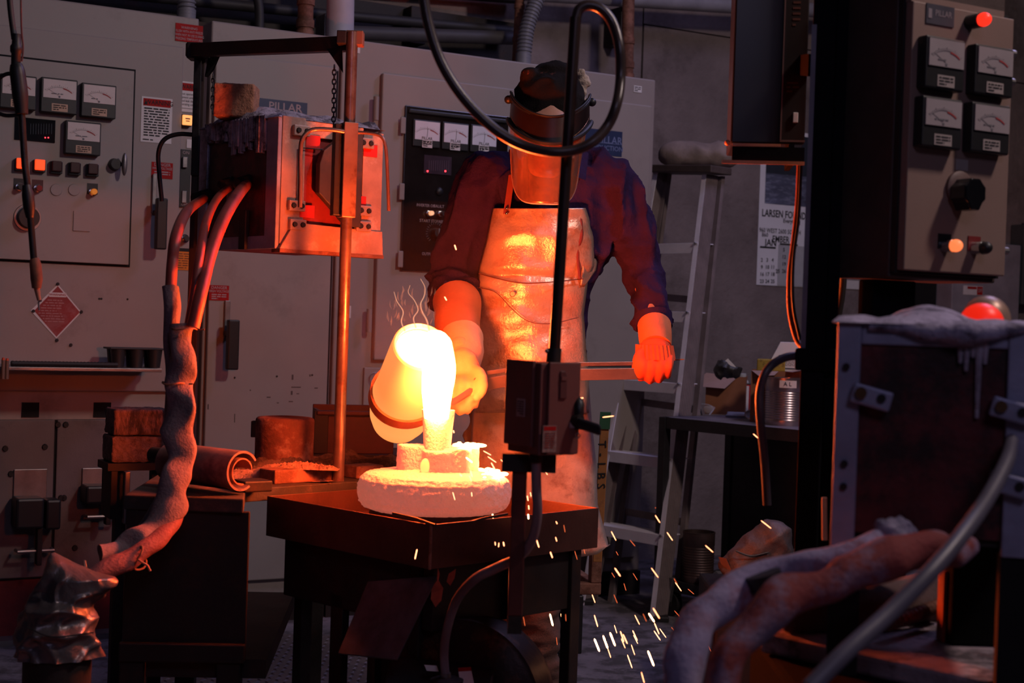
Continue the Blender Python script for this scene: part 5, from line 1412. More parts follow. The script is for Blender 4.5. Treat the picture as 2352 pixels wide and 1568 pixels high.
single('yellow_tin', yt, mat('yellow_tin', (.45, .3, .04), .5, var=.4, c2=(.1, .05, .02), amt=.4, s2=20), 'flat yellow and brown tin on top of the second cardboard box', 'tin', bevel=.004)
# paper carton leaning above
wc_ = MB().prism([(.0, 0), (.17, 0), (.16, .1), (.045, .105), (.01, .02)], .0, .08, M.Translation(a + V((.07, .03, h2 + .0))) @ M.Rotation(R(-10), 4, 'Z'))
rt = root('white_carton', M.Translation(a + V((.07, .03, h2))) @ M.Rotation(R(-10), 4, 'Z'), 'white sloping printed carton at the back of the bench beside the post', 'carton')
part('carton_body', MB().prism([(.0, 0), (.17, 0), (.16, .115), (.045, .115), (.0, .022)], .0, .08), PAPER, rt, bevel=.001)
part('printed_band', MB().box(.04, .16, -.001, 0, .055, .062).box(.03, .16, -.001, 0, .008, .014), flat('band_grey', (.1, .11, .14)), rt)
part('small_print', MB().lines(.04, .16, .02, .05, 6, -.0005), GREYINK, rt)
# spray can
c = onb(1701, 950)
rt = root('spray_can', c, 'white and red spray can between the two cardboard boxes', 'can')
s5 = (onb(1718, 950) - onb(1684, 950)).length / 2
part('can_body', MB().lathe([(s5 * .94, 0), (s5, .004), (s5, .125), (s5 * .9, .132)], 28), mat('can_red', (.5, .02, .02), .3, var=.1, bump=0), rt, smooth=True)
lb = []
for k in range(15):
    a_ = R(-165 + k * 8.5); lb.append(((s5 + .0006) * cos(a_), (s5 + .0006) * sin(a_)))
mbl = MB()
for k in range(14):
    (x0_, y0_), (x1_, y1_) = lb[k], lb[k + 1]
    mbl.add([(x0_, y0_, .004), (x1_, y1_, .004), (x1_, y1_, .122), (x0_, y0_, .122)], [(0, 1, 2, 3)])
part('can_label', mbl, WHITE, rt, smooth=True)
part('label_print', MB().lines(-s5 * .75, s5 * .35, .02, .115, 16, -s5 - .001), GREYINK, rt)
part('shoulder_ring', MB().lathe([(s5 * 1.03, .128), (s5 * 1.03, .132), (s5 * .8, .134)], 28), STEEL, rt, smooth=True)
part('cap', MB().lathe([(s5 * .78, .133), (s5 * .72, .142), (s5 * .5, .15), (s5 * .48, .172), (s5 * .4, .174)], 24), mat('cap_white', (.55, .55, .53), .4, bump=0), rt, smooth=True)
def tin(c, r_, h_, label, m_, lab=None, rim=.003):
    rt = root('ribbed_can', c, label, 'can')
    pr = [(r_ * .98, 0), (r_, .004), (r_, h_ * .1)]
    n = 12
    for k in range(n):
        z_ = h_ * (.12 + .62 * k / n); dz = h_ * .62 / n
        pr += [(r_, z_), (r_ * .965, z_ + dz * .35), (r_ * .965, z_ + dz * .5), (r_, z_ + dz * .85)]
    pr += [(r_, h_ - .004), (r_ * 1.02, h_ - .003), (r_ * 1.02, h_), (r_ * .97, h_), (r_ * .96, h_ * .5), (r_ * .1, h_ * .48)]
    part('can_wall', MB().lathe(pr, 44), m_, rt, smooth=50)
    return rt
c = onb(1806, 977); r5 = (onb(1845, 977) - onb(1767, 977)).length / 2
TINM = mat('tin_plate', (.45, .36, .36), .3, metal=.9, var=.2, bump=0)
h5 = W(1806, 868, c.y).z - c.z
rt = tin(c + V((0, .04, 0)), r5, h5, 'open ribbed tin can marked AL on the bench', TINM)
lm = MB()
for k in range(8):
    a0, a1 = R(-118 + k * 6), R(-118 + (k + 1) * 6)
    lm.add([(1.006 * r5 * cos(a0), 1.006 * r5 * sin(a0), h5 * .8), (1.006 * r5 * cos(a1), 1.006 * r5 * sin(a1), h5 * .8), (1.006 * r5 * cos(a1), 1.006 * r5 * sin(a1), h5 * .955), (1.006 * r5 * cos(a0), 1.006 * r5 * sin(a0), h5 * .955)], [(0, 1, 2, 3)])
lbo = part('tape_label', lm, WHITE, rt, smooth=True)
part('handwriting', MB().text('A L', -.008, h5 * .878, .022, -r5 * 1.03, bold=-.0), INK, lbo)
# safety glasses, gloves on the bench
def glasses(px, py, s_, label, dark):
    c = onb(px, py)
    rt = root('safety_glasses', M.Translation(c) @ M.Rotation(R(-20), 4, 'Z'), label, 'glasses')
    gm = bpy.data.materials.get('clear_plastic')
    if not gm:
        gm = bpy.data.materials.new('clear_plastic'); gm.use_nodes = True
        b_ = gm.node_tree.nodes['Principled BSDF']; b_.inputs['Base Color'].default_value = (.8, .8, .85, 1); b_.inputs['Roughness'].default_value = .1; b_.inputs['Transmission Weight'].default_value = .7; b_.inputs['IOR'].default_value = 1.3
    for x_ in (-.035, .035):
        part('lens', MB().ball((x_ * s_, 0, .022), (.03 * s_, .004, .018), nu=16, nv=8), gm, rt, smooth=True)
    part('brow_bar', MB().tube([(-.066 * s_, .01, .03), (-.03 * s_, -.004, .042), (.03 * s_, -.004, .042), (.066 * s_, .01, .03)], .002, 6, 5), gm, rt, smooth=True)
    part('temple', MB().tube([(-.02 * s_, -.0, .03), (.0, -.05, .034), (.02, -.1, .004)], .003, 6, 5), dark, rt, smooth=True)
    part('temple', MB().tube([(.066 * s_, .01, .03), (.07 * s_, -.04, .02), (.05, -.09, .004)], .003, 6, 5), gm, rt, smooth=True)
glasses(1613, 951, .75, 'clear safety glasses with a dark temple at the left end of the bench', BLACK)
glasses(1735, 966, .7, 'clear safety glasses lying before the brown box', STEEL)
c = onb(1708, 958)
b = MB(); b.tube([c + V((-.07, 0, .012)), c + V((.08, -.02, .012))], [.02, .02], 12, flat=.5); b.tube([c + V((-.08, -.03, .006)), c + V((.06, -.06, .006))], .008, 10)
for i in range(len(b.v)): b.v[i].z = max(b.v[i].z, BZ + .001)
single('grey_glove', bake(b, .005, 2), mat('grey_knit', (.4, .38, .42), .9, bump=.5, bscale=300), 'flat grey work glove on the bench before the spray can', 'glove', smooth=60)
# lower shelf
c = W(1602, 1326, 5.88); c.z = LZ
tin(c, .064, W(1602, 1220, 5.88).z - LZ, 'dark ribbed tin can on the lower shelf of the work cart', mat('dark_tin', (.14, .09, .08), .45, metal=.7, var=.4))
cs = MB(); 
for k in range(9):
    pass
pt = [W(1612, 1340, 5.7), W(1616, 1326, 5.7), W(1634, 1338, 5.68), W(1652, 1322, 5.65), W(1690, 1324, 5.6)]
cloth = MB(); rr_ = []
for p in pt: rr_.append([p, p + V((.0, .1, 0)), p + V((0, .1, .003)), p + V((0, 0, .003))])
cloth.loft([[q_ for q_ in r_] for r_ in rr_])
single('grey_cloth', cloth, mat('grey_felt', (.2, .2, .22), .9, bump=.4), 'small folded grey cloth hanging over the lower cart shelf', 'cloth', smooth=True)
# leather gaiter / boot standing on the shelf
SLV = mat('silver_leather', (.1, .085, .085), .55, metal=.2, var=.4, scale=14, c2=(.06, .05, .05), amt=.4, s2=10, bump=.7, bscale=60)
dB = 4.6
b = MB()
b.tube([W(1668, 1325, dB), W(1700, 1300, dB), W(1740, 1262, dB), W(1770, 1225, dB + .02)], [.05, .06, .058, .05], 16, 5)
b.ball(W(1775, 1228, dB), (.062, .05, .05)); b.tube([W(1770, 1230, dB), W(1786, 1255, dB), W(1776, 1300, dB)], [.06, .05, .045], 14, 4)
b.ball(W(1718, 1310, dB), (.07, .05, .035))
gb = bake(b, .009, 3, fold=fold_fn(14, .007))
o_ = W(1730, 1345, dB)
rt = root('leather_boot_cover', o_, 'crumpled silvery leather boot cover lying beside the cart, toe raised', 'boot')
part('cover', gb, SLV, rt, world=True, smooth=70)
part('seam', MB().tube([W(1690, 1265, dB - .062), W(1725, 1276, dB - .066), W(1765, 1268, dB - .06)], .0025, 6, 5), flat('seam_black', (.02, .02, .02)), rt, world=True)
part('cuff_flap', MB().loft([[W(1650, 1278, dB - .02), W(1668, 1282, dB - .05), W(1690, 1330, dB - .05), W(1674, 1345, dB - .03)], [W(1650, 1278, dB - .015), W(1668, 1282, dB - .045), W(1690, 1330, dB - .045), W(1674, 1345, dB - .025)]]), mat('cuff_tan', (.3, .2, .15), .8), rt, world=True)
b = MB().prism([(0, 0), (.07, 0), (.075, .1), (.05, .06)], -.01, .01, M.Translation(W(1790, 1300, dB + .12)))
single('boot_tongue', b, SLV, 'pointed leather flap standing behind the boot cover', 'flap', bevel=.003)
sp = MB().box(W(1600, 1340, 4.9).x, W(1840, 1340, 4.9).x, 4.45, 4.85, 0, W(1700, 1348, 4.6).z, )
single('low_crate', sp, DARKST, 'low dark crate under the leather boot cover', 'crate', bevel=.01)

# lumber stick with writing, leaning behind the worker
st = root('marked_stick', W(1383, 1150, 4.5), 'orange wooden stick with black lettering and green end beside the apron', 'stick')
a, b_ = W(1390, 948, 4.5), W(1372, 1290, 4.5)
STK = mat('stick_wood', (.42, .17, .05), .8, var=.3, c2=(.2, .08, .04), amt=.4, s2=12)
part('shaft', MB().beam(a, b_, (.0135, 0, 0), (0, .006, 0)), STK, st, world=True, bevel=.002)
gtop = part('painted_end', MB().beam(W(1391, 946, 4.498), W(1388, 985, 4.498), (.016, 0, 0), (0, .008, 0)), flat('green_paint', (.03, .12, .06)), st, world=True)
mt_ = M.Translation(W(1381, 1085, 4.49)) @ M.Rotation(R(3), 4, 'Y')
t = MB()
for i, ch in enumerate('T-LBS'):
    t.text(ch, 0, 0, .036, 0, bold=.01, m=M.Translation(W(1382 - i * .6, 1020 + i * 24, 4.492)) @ M.Rotation(R(86), 4, 'Y'))
part('lettering', t, INK, st, world=True)
# rusty cart with caster behind the apron
CM2 = G(1380, 1368, .12)
cm_ = M.Translation((W(1378, 1330, 4.75).x, 4.75, 0)) @ M.Rotation(R(12), 4, 'Z')
rt = root('rusty_dolly', cm_, 'rusty steel frame dolly on a black caster behind the worker', 'dolly')
zl0, zl1 = W(1340, 1362, 4.75).z, W(1340, 1335, 4.75).z
part('front_bar', MB().box(-.55, 0, -.02, .02, zl0, zl1), RUST, rt, bevel=.004)
part('side_bar', MB().box(-.16, -.12, .02, .5, zl0 + .01, zl1), RUST, rt, bevel=.004)
part('side_bar', MB().box(-.03, .0, .02, .5, zl0 + .01, zl1), RUST, rt, bevel=.004)
part('upright', MB().box(-.035, .0, -.02, .02, zl1, W(1370, 1270, 4.75).z), RUST, rt, bevel=.004)
part('caster_fork', MB().box(-.14, -.06, -.03, .03, .1, zl0), BLACK, rt, bevel=.004)
part('caster_wheel', MB().lathe([(.03, -.022), (.052, -.022), (.06, -.014), (.06, .014), (.052, .022), (.03, .022)], 32, M.Translation((-.1, 0, .06)) @ M.Rotation(R(62), 4, 'Z') @ M.Rotation(R(90), 4, 'X')), RUBBER, rt, smooth=True)
part('caster_wheel', MB().lathe([(.03, -.022), (.052, -.022), (.06, -.014), (.06, .014), (.052, .022), (.03, .022)], 32, M.Translation((-.1, .4, .06)) @ M.Rotation(R(90), 4, 'X')), RUBBER, rt, smooth=True)
# grey wall boxes and the dark opening at the right
q = CF.rect(2146, 640, 2300, 800, WO)
rt = root('switch_box', CF.m @ M.Translation((q[0], .74, q[2])), 'grey switch box on the wall with red OFF sticker, right of the dark opening', 'box')
w_, h_ = q[1] - q[0], q[3] - q[2]
part('box_body', MB().box(0, w_, -.12, 0, -.3, h_ + .2), mat('switch_grey', (.3, .28, .31), .6, bump=.05), rt, bevel=.005)
x0_, z0_ = CF.hit(2212, 676, -.62); 
stn = part('sticker', MB().box(x0_ - q[0], x0_ - q[0] + .15, -.122, -.12, z0_ - q[2], z0_ - q[2] + .05), WHITE, rt)
part('red_field', MB().box(x0_ - q[0] + .105, x0_ - q[0] + .148, -.123, -.122, z0_ - q[2] + .002, z0_ - q[2] + .048).box(x0_ - q[0] + .03, x0_ - q[0] + .1, -.123, -.122, z0_ - q[2] + .032, z0_ - q[2] + .046), REDP, stn)
part('off_print', MB().text('OFF', x0_ - q[0] + .127, z0_ - q[2] + .025, .03, -.1235, sx=.65, bold=.01), INKW, stn)
q = CF.rect(2045, 600, 2140, 900, WO)
single('wall_recess', MB().box(q[0], q[1], .72, .744, q[2] - .3, q[3], CF.m), GAP, 'black doorway panel on the wall behind the right furnace', 'panel')
single('wall_recess_frame', MB().box(q[0] - .025, q[0], .7, .744, q[2] - .3, q[3], CF.m), mat('red_edge', (.5, .06, .03), .6), 'red edge strip left of the black doorway panel', 'frame')
for px, pw, lb5 in ((1911, 20, 'small white tag on the wall just right of the black post'), (1942, 36, 'wider white tag on the wall under the dark cabinet')):
    q = CF.rect(px, 644, px + pw, 664, WO)
    single('wall_tag', MB().box(q[0], q[1], .738, .744, q[2], q[3], CF.m), WHITE, lb5, 'tag')
q = CF.rect(2318, 470, 2356, 700, WO)
rt = root('wall_keypad', CF.m @ M.Translation((q[0], .74, q[2])), 'dark wall panel with white keypad at the right edge of the picture', 'keypad')
part('panel_body', MB().box(0, .6, -.1, 0, 0, q[3] - q[2] - .12), mat('panel_dark', (.06, .07, .07), .6), rt, bevel=.004)
x1_, z1_ = CF.hit(2322, 545, -.63)
kp = part('key_pad', MB().box(.02, .14, -.11, -.1, z1_ - q[2], z1_ - q[2] + .14), PAPER, rt)
for i in range(3):
    for j in range(4):
        part('key', MB().box(.03 + i * .036, .058 + i * .036, -.114, -.11, z1_ - q[2] + .01 + j * .032, z1_ - q[2] + .034 + j * .032), GREYINK, kp)
# ================================================================ foreground left: hoses, torch, leather cover
HOSE = mat('hose_sleeve', (.2, .13, .15), .8, var=.4, scale=14, c2=(.12, .08, .1), amt=.42, s2=12, bump=.6, bscale=170)
HOSER = mat('hose_red_rubber', (.27, .05, .04), .5, var=.3, scale=10, bump=.2)
def hose(pts, r, m_, name, label, sub=8, fold=None, cat_='hose', group=None, n=18, fine=0):
    mb = MB(); mb.tube(pts, r, n, sub)
    if fold:
        mb.v = [p + V((noise.noise(p * fold[1]), noise.noise(p * fold[1] + V((9, 9, 9))), noise.noise(p * fold[1] + V((3, 1, 7))))) * fold[0] for p in mb.v]
    return single(name, mb, m_, label, cat_, group, smooth=80)
d = 3.12
g = 'hoses from the furnace'
hose([W(570, 420, 3.72), W(548, 445, 3.55), W(515, 500, 3.36), W(484, 580, 3.2), W(462, 670, 3.07), W(443, 752, 3.05)], [.013, .0145, .0145, .014, .0135, .014], HOSER, 'furnace_hose', 'rightmost and thickest of the three hoses leaving the furnace side', group=g)
hose([W(535, 425, 3.8), W(500, 455, 3.6), W(474, 510, 3.38), W(458, 590, 3.14), W(444, 680, 3.1), W(430, 770, 3.07), W(424, 860, 3.05)], [.009, .010, .010, .0095, .009, .009, .009], HOSER, 'furnace_hose', 'middle thin hose of the three leaving the furnace side', group=g)
hose([W(470, 455, 3.85), W(430, 485, 3.45), W(405, 540, 3.18), W(396, 600, 3.14), W(392, 665, 3.12)], [.011, .0125, .0125, .012, .012], HOSER, 'furnace_hose', 'leftmost hose bending down in front of the cabinet handle', group=g)
hose([W(393, 655, 3.12), W(393, 760, 3.1), W(398, 850, 3.09), W(402, 960, 3.09)], [.0165, .017, .02, .018], HOSE, 'hose_sleeve', 'grey cloth sleeve round the leftmost hose', fold=(.006, 16), cat_='sleeve', n=28)
hose([W(420, 752, 3.06), W(418, 820, 3.05), W(410, 880, 3.05), W(413, 960, 3.04), W(414, 1050, 3.03), W(408, 1110, 3.0), W(385, 1170, 2.97), W(340, 1218, 2.93), W(285, 1252, 2.9), W(224, 1278, 2.86)],
     [.024, .027, .021, .0265, .026, .025, .025, .022, .018, .0165], HOSE, 'bundle_sleeve', 'thick wrinkled cloth sleeve bundling the hoses, lit red on its right side', sub=12, fold=(.02, 17), cat_='sleeve', n=36)
hose([W(408, 1160, 2.99), W(396, 1205, 2.96), W(350, 1250, 2.9), W(300, 1284, 2.86), W(235, 1312, 2.82), W(190, 1340, 2.8)], [.016, .018, .018, .0185, .0185, .016], mat('red_sleeve', (.24, .07, .07), .8, var=.4, bump=.6, bscale=170), 'lower_sleeve', 'red-brown lower sleeve below the thick bundle, tied with wire', sub=10, fold=(.006, 18), cat_='sleeve', n=30)
hose([W(400, 1050, 3.08), W(384, 1110, 3.06), W(355, 1170, 3.0), W(320, 1225, 2.95)], .011, mat('dark_hose', (.06, .05, .06), .6), 'dark_hose', 'dark hose running behind the thick bundled sleeve')
for px, py, lb7, rr7 in ((432, 755, 'wire tie round the top of the thick sleeve', .026), (408, 880, 'wire tie round the waist of the thick sleeve', .024)):
    c = W(px - 8, py, 3.05)
    single('wire_tie', MB().tube([c + V((rr7 * cos(t * pi / 8), rr7 * sin(t * pi / 8), .002 * sin(t))) for t in range(17)] + [c + V((rr7 + .015, 0, .0))], .0018, 6), RUST, lb7, 'tie', smooth=True)
c = W(322, 1280, 2.87)
single('wire_tie', MB().tube([c + V((.008 * sin(t * .8), -.024 * cos(t * pi / 8), .024 * sin(t * pi / 8))) for t in range(17)] + [c + V((.02, -.02, -.012)), c + V((.026, -.022, -.022))], .0022, 6), RUST, 'twisted wire tie on the lower sleeve', 'tie', smooth=True)
c = W(198, 1315, 2.78)
single('tie_strap', MB().tube([W(194, 1288, 2.79), W(197, 1318, 2.765), W(200, 1345, 2.78)], .003, 6), STEEL, 'pale tie strap standing on the leather cover', 'tie')
# connector shells where hoses leave the furnace
for px, py, d_, lb7 in ((575, 415, 3.71, 'dark hose fitting at the right on the furnace side'), (540, 418, 3.78, 'dark hose fitting in the middle on the furnace side'), (478, 448, 3.86, 'dark hose fitting at the left on the furnace side')):
    c = W(px, py, d_); dr_ = V((-.5, -.8, -.25)).normalized()
    single('hose_fitting', MB().cyl(c, c + dr_ * .05, .017, .015, 14), DARKST, lb7, 'fitting', 'hose fittings on the furnace', smooth=True)
# leather cover over a post at the lower left
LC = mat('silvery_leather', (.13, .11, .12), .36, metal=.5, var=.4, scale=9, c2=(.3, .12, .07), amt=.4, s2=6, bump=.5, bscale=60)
dC = 2.75
pr = [(1270, 117, 126, .008), (1288, 113, 162, .025), (1308, 108, 204, .04), (1325, 104, 246, .05), (1345, 93, 244, .052), (1370, 90, 226, .055), (1390, 72, 212, .06), (1410, 50, 206, .064), (1440, 42, 213, .068), (1475, 40, 220, .07), (1508, 42, 222, .072)]
b = MB(); rings = []
for i in range(len(pr) - 1):
    for k in range(7):
        t = k / 7; q = [pr[i][j] + (pr[i + 1][j] - pr[i][j]) * t for j in range(4)]
        a_, b_ = W(q[1], q[0], dC), W(q[2], q[0], dC); c = (a_ + b_) / 2; rx = (b_ - a_).length / 2
        rings.append([c + V((rx * cos(2 * pi * j / 120), max(q[3], rx * .7) * sin(2 * pi * j / 120), 0)) for j in range(120)])
b.loft(list(reversed(rings)))
ffc = fold_fn(9, .024, (1, 1, 1.5), 21)
def crease(p):
    q_ = V((p.x * 7 + p.z * 9, p.y * 7, p.z * 8 - p.x * 7)) + V((4.2, 1.1, 7.7))
    a_ = abs(noise.noise(q_)); c_ = abs(noise.noise(q_ * 2.1 + V((5, 5, 5))))
    return .016 * max(0, 1 - a_ * 4.5) + .007 * max(0, 1 - c_ * 4) + .007 * noise.noise(q_ * .8) - .004
b.v = [p + (p - V((W(130, 1400, dC).x, dC, p.z))).normalized() * (crease(p) * min(1, (W(100, 1270, dC).z - p.z) / .05) + .0015 * noise.noise(p * 60)) for p in b.v]
rt = root('draped_leather_cover', (W(130, 1500, dC).x, dC, .3), 'crumpled silvery leather cover pulled over a post, glowing red at its fold', 'cover')
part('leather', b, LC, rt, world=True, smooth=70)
part('stitch_seam', MB().tube([W(62, 1440, dC - .085), W(120, 1462, dC - .095), (W(215, 1452, dC - .08))], .0015, 5, 5), RUBBER, rt, world=True)
single('dark_post', MB().cyl((W(132, 1500, dC).x, dC, 0), (W(132, 1500, dC).x, dC, .5), .062, n=24), DARKST, 'dark round post under the draped leather cover', 'post', smooth=True)
# hanging torch at the left
d7 = 3.0
rt = root('hanging_torch', W(82, 690, d7), 'black hanging lance with ring guard and worn wooden grip at the left', 'lance')
part('cable', MB().tube([W(18, -60, d7), W(24, 20, d7), W(33, 90, d7)], .006, 10, 5), RUBBER, rt, world=True, smooth=True)
part('coupling', MB().lathe([(.008, 0), (.0095, .01), (.0095, .03), (.012, .035), (.012, .045), (.009, .05), (.009, .07)], 20, M.Translation(W(36, 158, d7)) ), BLACK, rt, world=True, smooth=True)
part('grip_body', MB().tube([W(37, 148, d7), W(40, 165, d7), W(46, 215, d7), W(50, 262, d7)], [.012, .0155, .016, .0125], 16, 4), BLACK, rt, world=True, smooth=True)
part('rod', MB().tube([W(50, 262, d7), W(57, 380, d7), W(64, 430, d7), W(78, 600, d7)], .0068, 14), mat('lance_steel', (.05, .045, .045), .3, metal=.6), rt, world=True, smooth=True)
part('rod_sleeve', MB().tube([W(61, 425, d7), W(64, 445, d7), W(67, 475, d7), W(69, 500, d7)], [.0085, .012, .012, .008], 14), BLACK, rt, world=True, smooth=True)
part('ring_guard', MB().tube([W(40, 168, d7), W(10, 172, d7), W(-22, 200, d7), W(-20, 245, d7), W(8, 264, d7), W(44, 264, d7)], .0042, 8, 5), BLACK, rt, world=True, smooth=True)
part('wooden_grip', MB().tube([W(78, 594, d7), W(81, 606, d7), W(84, 640, d7), W(84, 662, d7)], [.009, .0115, .012, .009], 14, 3), mat('worn_wood', (.25, .09, .05), .7, var=.5, scale=30), rt, world=True, smooth=True)
part('tip', MB().tube([W(84, 660, d7), W(90, 690, d7)], [.006, .004], 10), mat('tip_copper', (.4, .18, .12), .6), rt, world=True, smooth=True)
part('hook', MB().tube([W(96, 690, d7), W(89, 694, d7), W(90, 712, d7)], .002, 6, 3), STEEL, rt, world=True)
single('hanging_wire', MB().tube([W(47, -60, d7 + .03), W(49, 60, d7 + .03), W(53, 110, d7 + .03), W(50, 140, d7 + .02)], .0018, 6, 5), flat('dark_red_wire', (.06, .01, .01)), 'thin dark wire hanging beside the torch cable', 'wire')

# ================================================================ foreground centre: switch box on post, pipe and cable loop
dS = 2.4
K2 = W(1236, 1046, dS)
SM = M.Translation((K2.x, K2.y, 0)) @ M.Rotation(R(32), 4, 'Z')
SF = Frame(K2.x, K2.y, 32)
sw = SF.hit(1324, 940)[0]; z0_, z1_ = SF.hit(1240, 1046)[1], SF.hit(1240, 834)[1]
sd_ = .095
SG = mat('switch_enamel', (.17, .055, .048), .55, var=.2, bump=.05)
rt = root('switch_enclosure', SM @ M.Translation((0, 0, z0_)), 'dark metal safety switch box with black side handle on a post', 'switch')
h_ = z1_ - z0_
part('enclosure', MB().prism([(0, 0), (sw, 0), (sw, h_), (0, h_)], .0, sd_), SG, rt, bevel=.002)
part('cover_door', MB().box(.012, sw + .001, -.008, 0, .002, h_ + .002), SG, rt, bevel=.0015)
part('side_panel', MB().box(-.006, .0, .015, sd_ + .004, .012, h_ + .003), SG, rt, bevel=.0015)
part('raised_emblem', MB().prism([(sw * .44, h_ * .62), (sw * .62, h_ * .62), (sw * .62, h_ * .86), (sw * .56, h_ * .92), (sw * .44, h_ * .92)], -.011, -.008), mat('switch_dark', (.1, .03, .03), .5), rt, bevel=.001)
part('raised_emblem', MB().prism([(sw * .46, h_ * .82), (sw * .59, h_ * .82), (sw * .59, h_ * .86), (sw * .46, h_ * .86)], -.0125, -.011), SG, rt)
st = part('warning_sticker', MB().box(sw * .03, sw * .4, -.0088, -.008, .006, h_ * .33), mat('grimy_sticker', (.3, .18, .16), .6, var=.5, scale=60, c2=(.15, .07, .06), amt=.4, s2=40), rt)
part('red_banner', MB().box(sw * .05, sw * .38, -.0092, -.0088, h_ * .275, h_ * .32), REDP, st)
part('sticker_print', MB().lines(sw * .08, sw * .36, .012, h_ * .26, 7, -.0093), flat('sticker_ink', (.25, .04, .03)), st)
part('small_sticker', MB().box(sw * .75, sw * .9, -.0088, -.008, h_ * .3, h_ * .36), mat('pinkish', (.38, .25, .25), .6, bump=0), rt)
sl_ = part('side_sticker', MB().box(-.0068, -.006, .035, .06, h_ * .4, h_ * .6), _m['pinkish'], rt)
t = MB().lines(.038, .057, h_ * .42, h_ * .58, 6, 0); t.v = [V((-.0072, p.x, p.z)) for p in t.v]
part('sticker_print', t, _m['switch_dark'], sl_)
part('handle_plate', MB().tube([W(1322, 912, dS + .05), W(1330, 930, dS + .03), W(1328, 985, dS + .03)], [.006, .009, .007], 12, 3), BLACK, rt, world=True, smooth=True)
part('handle_lever', MB().beam(W(1326, 970, dS + .02), W(1380, 988, dS + .0), (0, .009, 0), (0, 0, .009)), BLACK, rt, world=True, bevel=.004)
part('handle_hub', MB().cyl(W(1318, 965, dS + .03), W(1334, 965, dS + .02), .01, n=14), DARKST, rt, world=True, smooth=True)
part('hasp_ring', MB().tube([W(1327 + 5 * cos(t * pi / 6), 1000 + 6 * sin(t * pi / 6), dS + .02) for t in range(13)], .0013, 6), STEEL, rt, world=True)
pp_ = W(1193, 1100, dS + .085)
rt = root('switch_post', (pp_.x, pp_.y, 0), 'dark reddish square steel post carrying the safety switch box', 'post')
pt0 = W(1193, 1040, dS + .085)
pz0 = W(1193, 1412, dS + .085).z
part('post', MB().box(-.0125, .0125, -.012, .012, pz0, pt0.z), mat('post_red_brown', (.09, .02, .017), .5, var=.3, metal=.2), rt, bevel=.002)
part('foot_arm', MB().box(-.012, .012, -.012, .62, pz0 - .03, pz0), DARKST, rt)
part('rear_leg', MB().box(-.012, .012, .58, .62, 0, pz0 - .03), DARKST, rt)
part('top_bracket', MB().box(-.03, .06, -.02, .0, pt0.z - .03, pt0.z), DARKST, rt)
# rigid pipe above the box and the flexible cable loop
PIPEM = mat('dark_rigid_pipe', (.045, .028, .026), .33, metal=.5, var=.2, bump=0)
rt = root('riser_pipe', W(1272, 826, dS + .03), 'dark rigid pipe rising from the switch box past the visor', 'pipe')
part('tube', MB().tube([W(1272, 828, dS + .03), W(1322, 40, dS + .03)], .0094, 24), PIPEM, rt, world=True, smooth=True)
part('connector', MB().tube([W(1271, 832, dS + .03), W(1273, 800, dS + .03)], .0125, 14), DARKST, rt, world=True, smooth=True)
part('set_screw', MB().ball(W(1256, 806, dS + .02), .0035, nu=8, nv=6), STEEL, rt, world=True)
cbl = MB().tube([W(968, -90, dS), W(974, 0, dS), W(988, 70, dS), W(1012, 140, dS), W(1050, 205, dS), W(1098, 262, dS), W(1150, 307, dS), W(1205, 335, dS), W(1262, 348, dS - .01), W(1318, 345, dS - .01), W(1362, 325, dS - .01), W(1396, 288, dS), W(1416, 240, dS), W(1425, 180, dS + .02), W(1423, 110, dS + .02), W(1408, 55, dS + .03), W(1382, 22, dS + .03), W(1352, 12, dS + .03), W(1330, 22, dS + .03), W(1322, 48, dS + .03)], .0085, 20, 8)
single('cable_loop', cbl, mat('loop_rubber', (.05, .032, .03), .32, var=.2, bump=.05, bscale=200), 'long black cable looping in front of the visor into the riser pipe', 'cable', smooth=True)
rt = root('flexible_conduit', W(1024, 1560, 2.6), 'grey smooth conduit curving from the switch box down to the motor', 'conduit')
part('tube', MB().tube([W(1231, 1046, dS + .04), W(1232, 1120, dS + .04), W(1234, 1180, dS + .05), W(1222, 1238, dS + .07), W(1192, 1278, dS + .1), W(1140, 1304, dS + .14), W(1090, 1330, dS + .18), W(1050, 1376, dS + .3), W(1028, 1440, dS + .36), W(1020, 1500, dS + .42), W(1024, 1560, dS + .42)], .0083, 18, 8), mat('grey_liquid_tight', (.2, .15, .17), .42, var=.15, bump=0), rt, world=True, smooth=True)
part('end_fitting', MB().tube([W(1023, 1545, dS + .42), W(1026, 1575, dS + .42)], .0105, 14), STEEL, rt, world=True, smooth=True)
part('end_fitting', MB().tube([W(1231, 1040, dS + .04), W(1231, 1062, dS + .04)], .011, 14), DARKST, rt, world=True, smooth=True)
single('flange_knob', MB().lathe([(.03, 0), (.032, .01), (.022, .014)], 24, M.Translation(W(1026, 1572, dS + .42))), DARKST, 'round black flange at the foot of the grey conduit', 'flange', smooth=True)

# ================================================================ foreground right: column, control boxes, second furnace
dP = 2.62
pc = W(1872, 700, dP)
rt = root('control_column', M.Translation((pc.x, pc.y, 0)) @ M.Rotation(R(-14), 4, 'Z'), 'tall black steel column in the right foreground', 'column')
CLM = mat('column_black', (.008, .007, .01), .9, var=.3, spec=.04)
part('column_tube', MB().box(-.02, .02, -.02, .02, 0, 2.6), CLM, rt, bevel=.003)
a7 = W(1857, 100, dP - .025)
part('pale_edge', MB().box(-.0215, -.013, -.0215, -.0195, 1.12, W(1860, 60, dP).z), mat('edge_grey_violet', (.2, .19, .24), .6, var=.4), rt)  # paler grey-violet strip down the front left edge
part('rear_channel', MB().box(.02, .04, .0, .03, .55, 2.6), CLM, rt, bevel=.002)
part('clamp_collar', MB().box(-.03, .04, -.03, .03, W(1870, 850, dP).z, W(1870, 800, dP).z), CLM, rt, bevel=.004)
part('base_flange', MB().box(-.1, .1, -.1, .1, 0, .015), DARKST, rt)
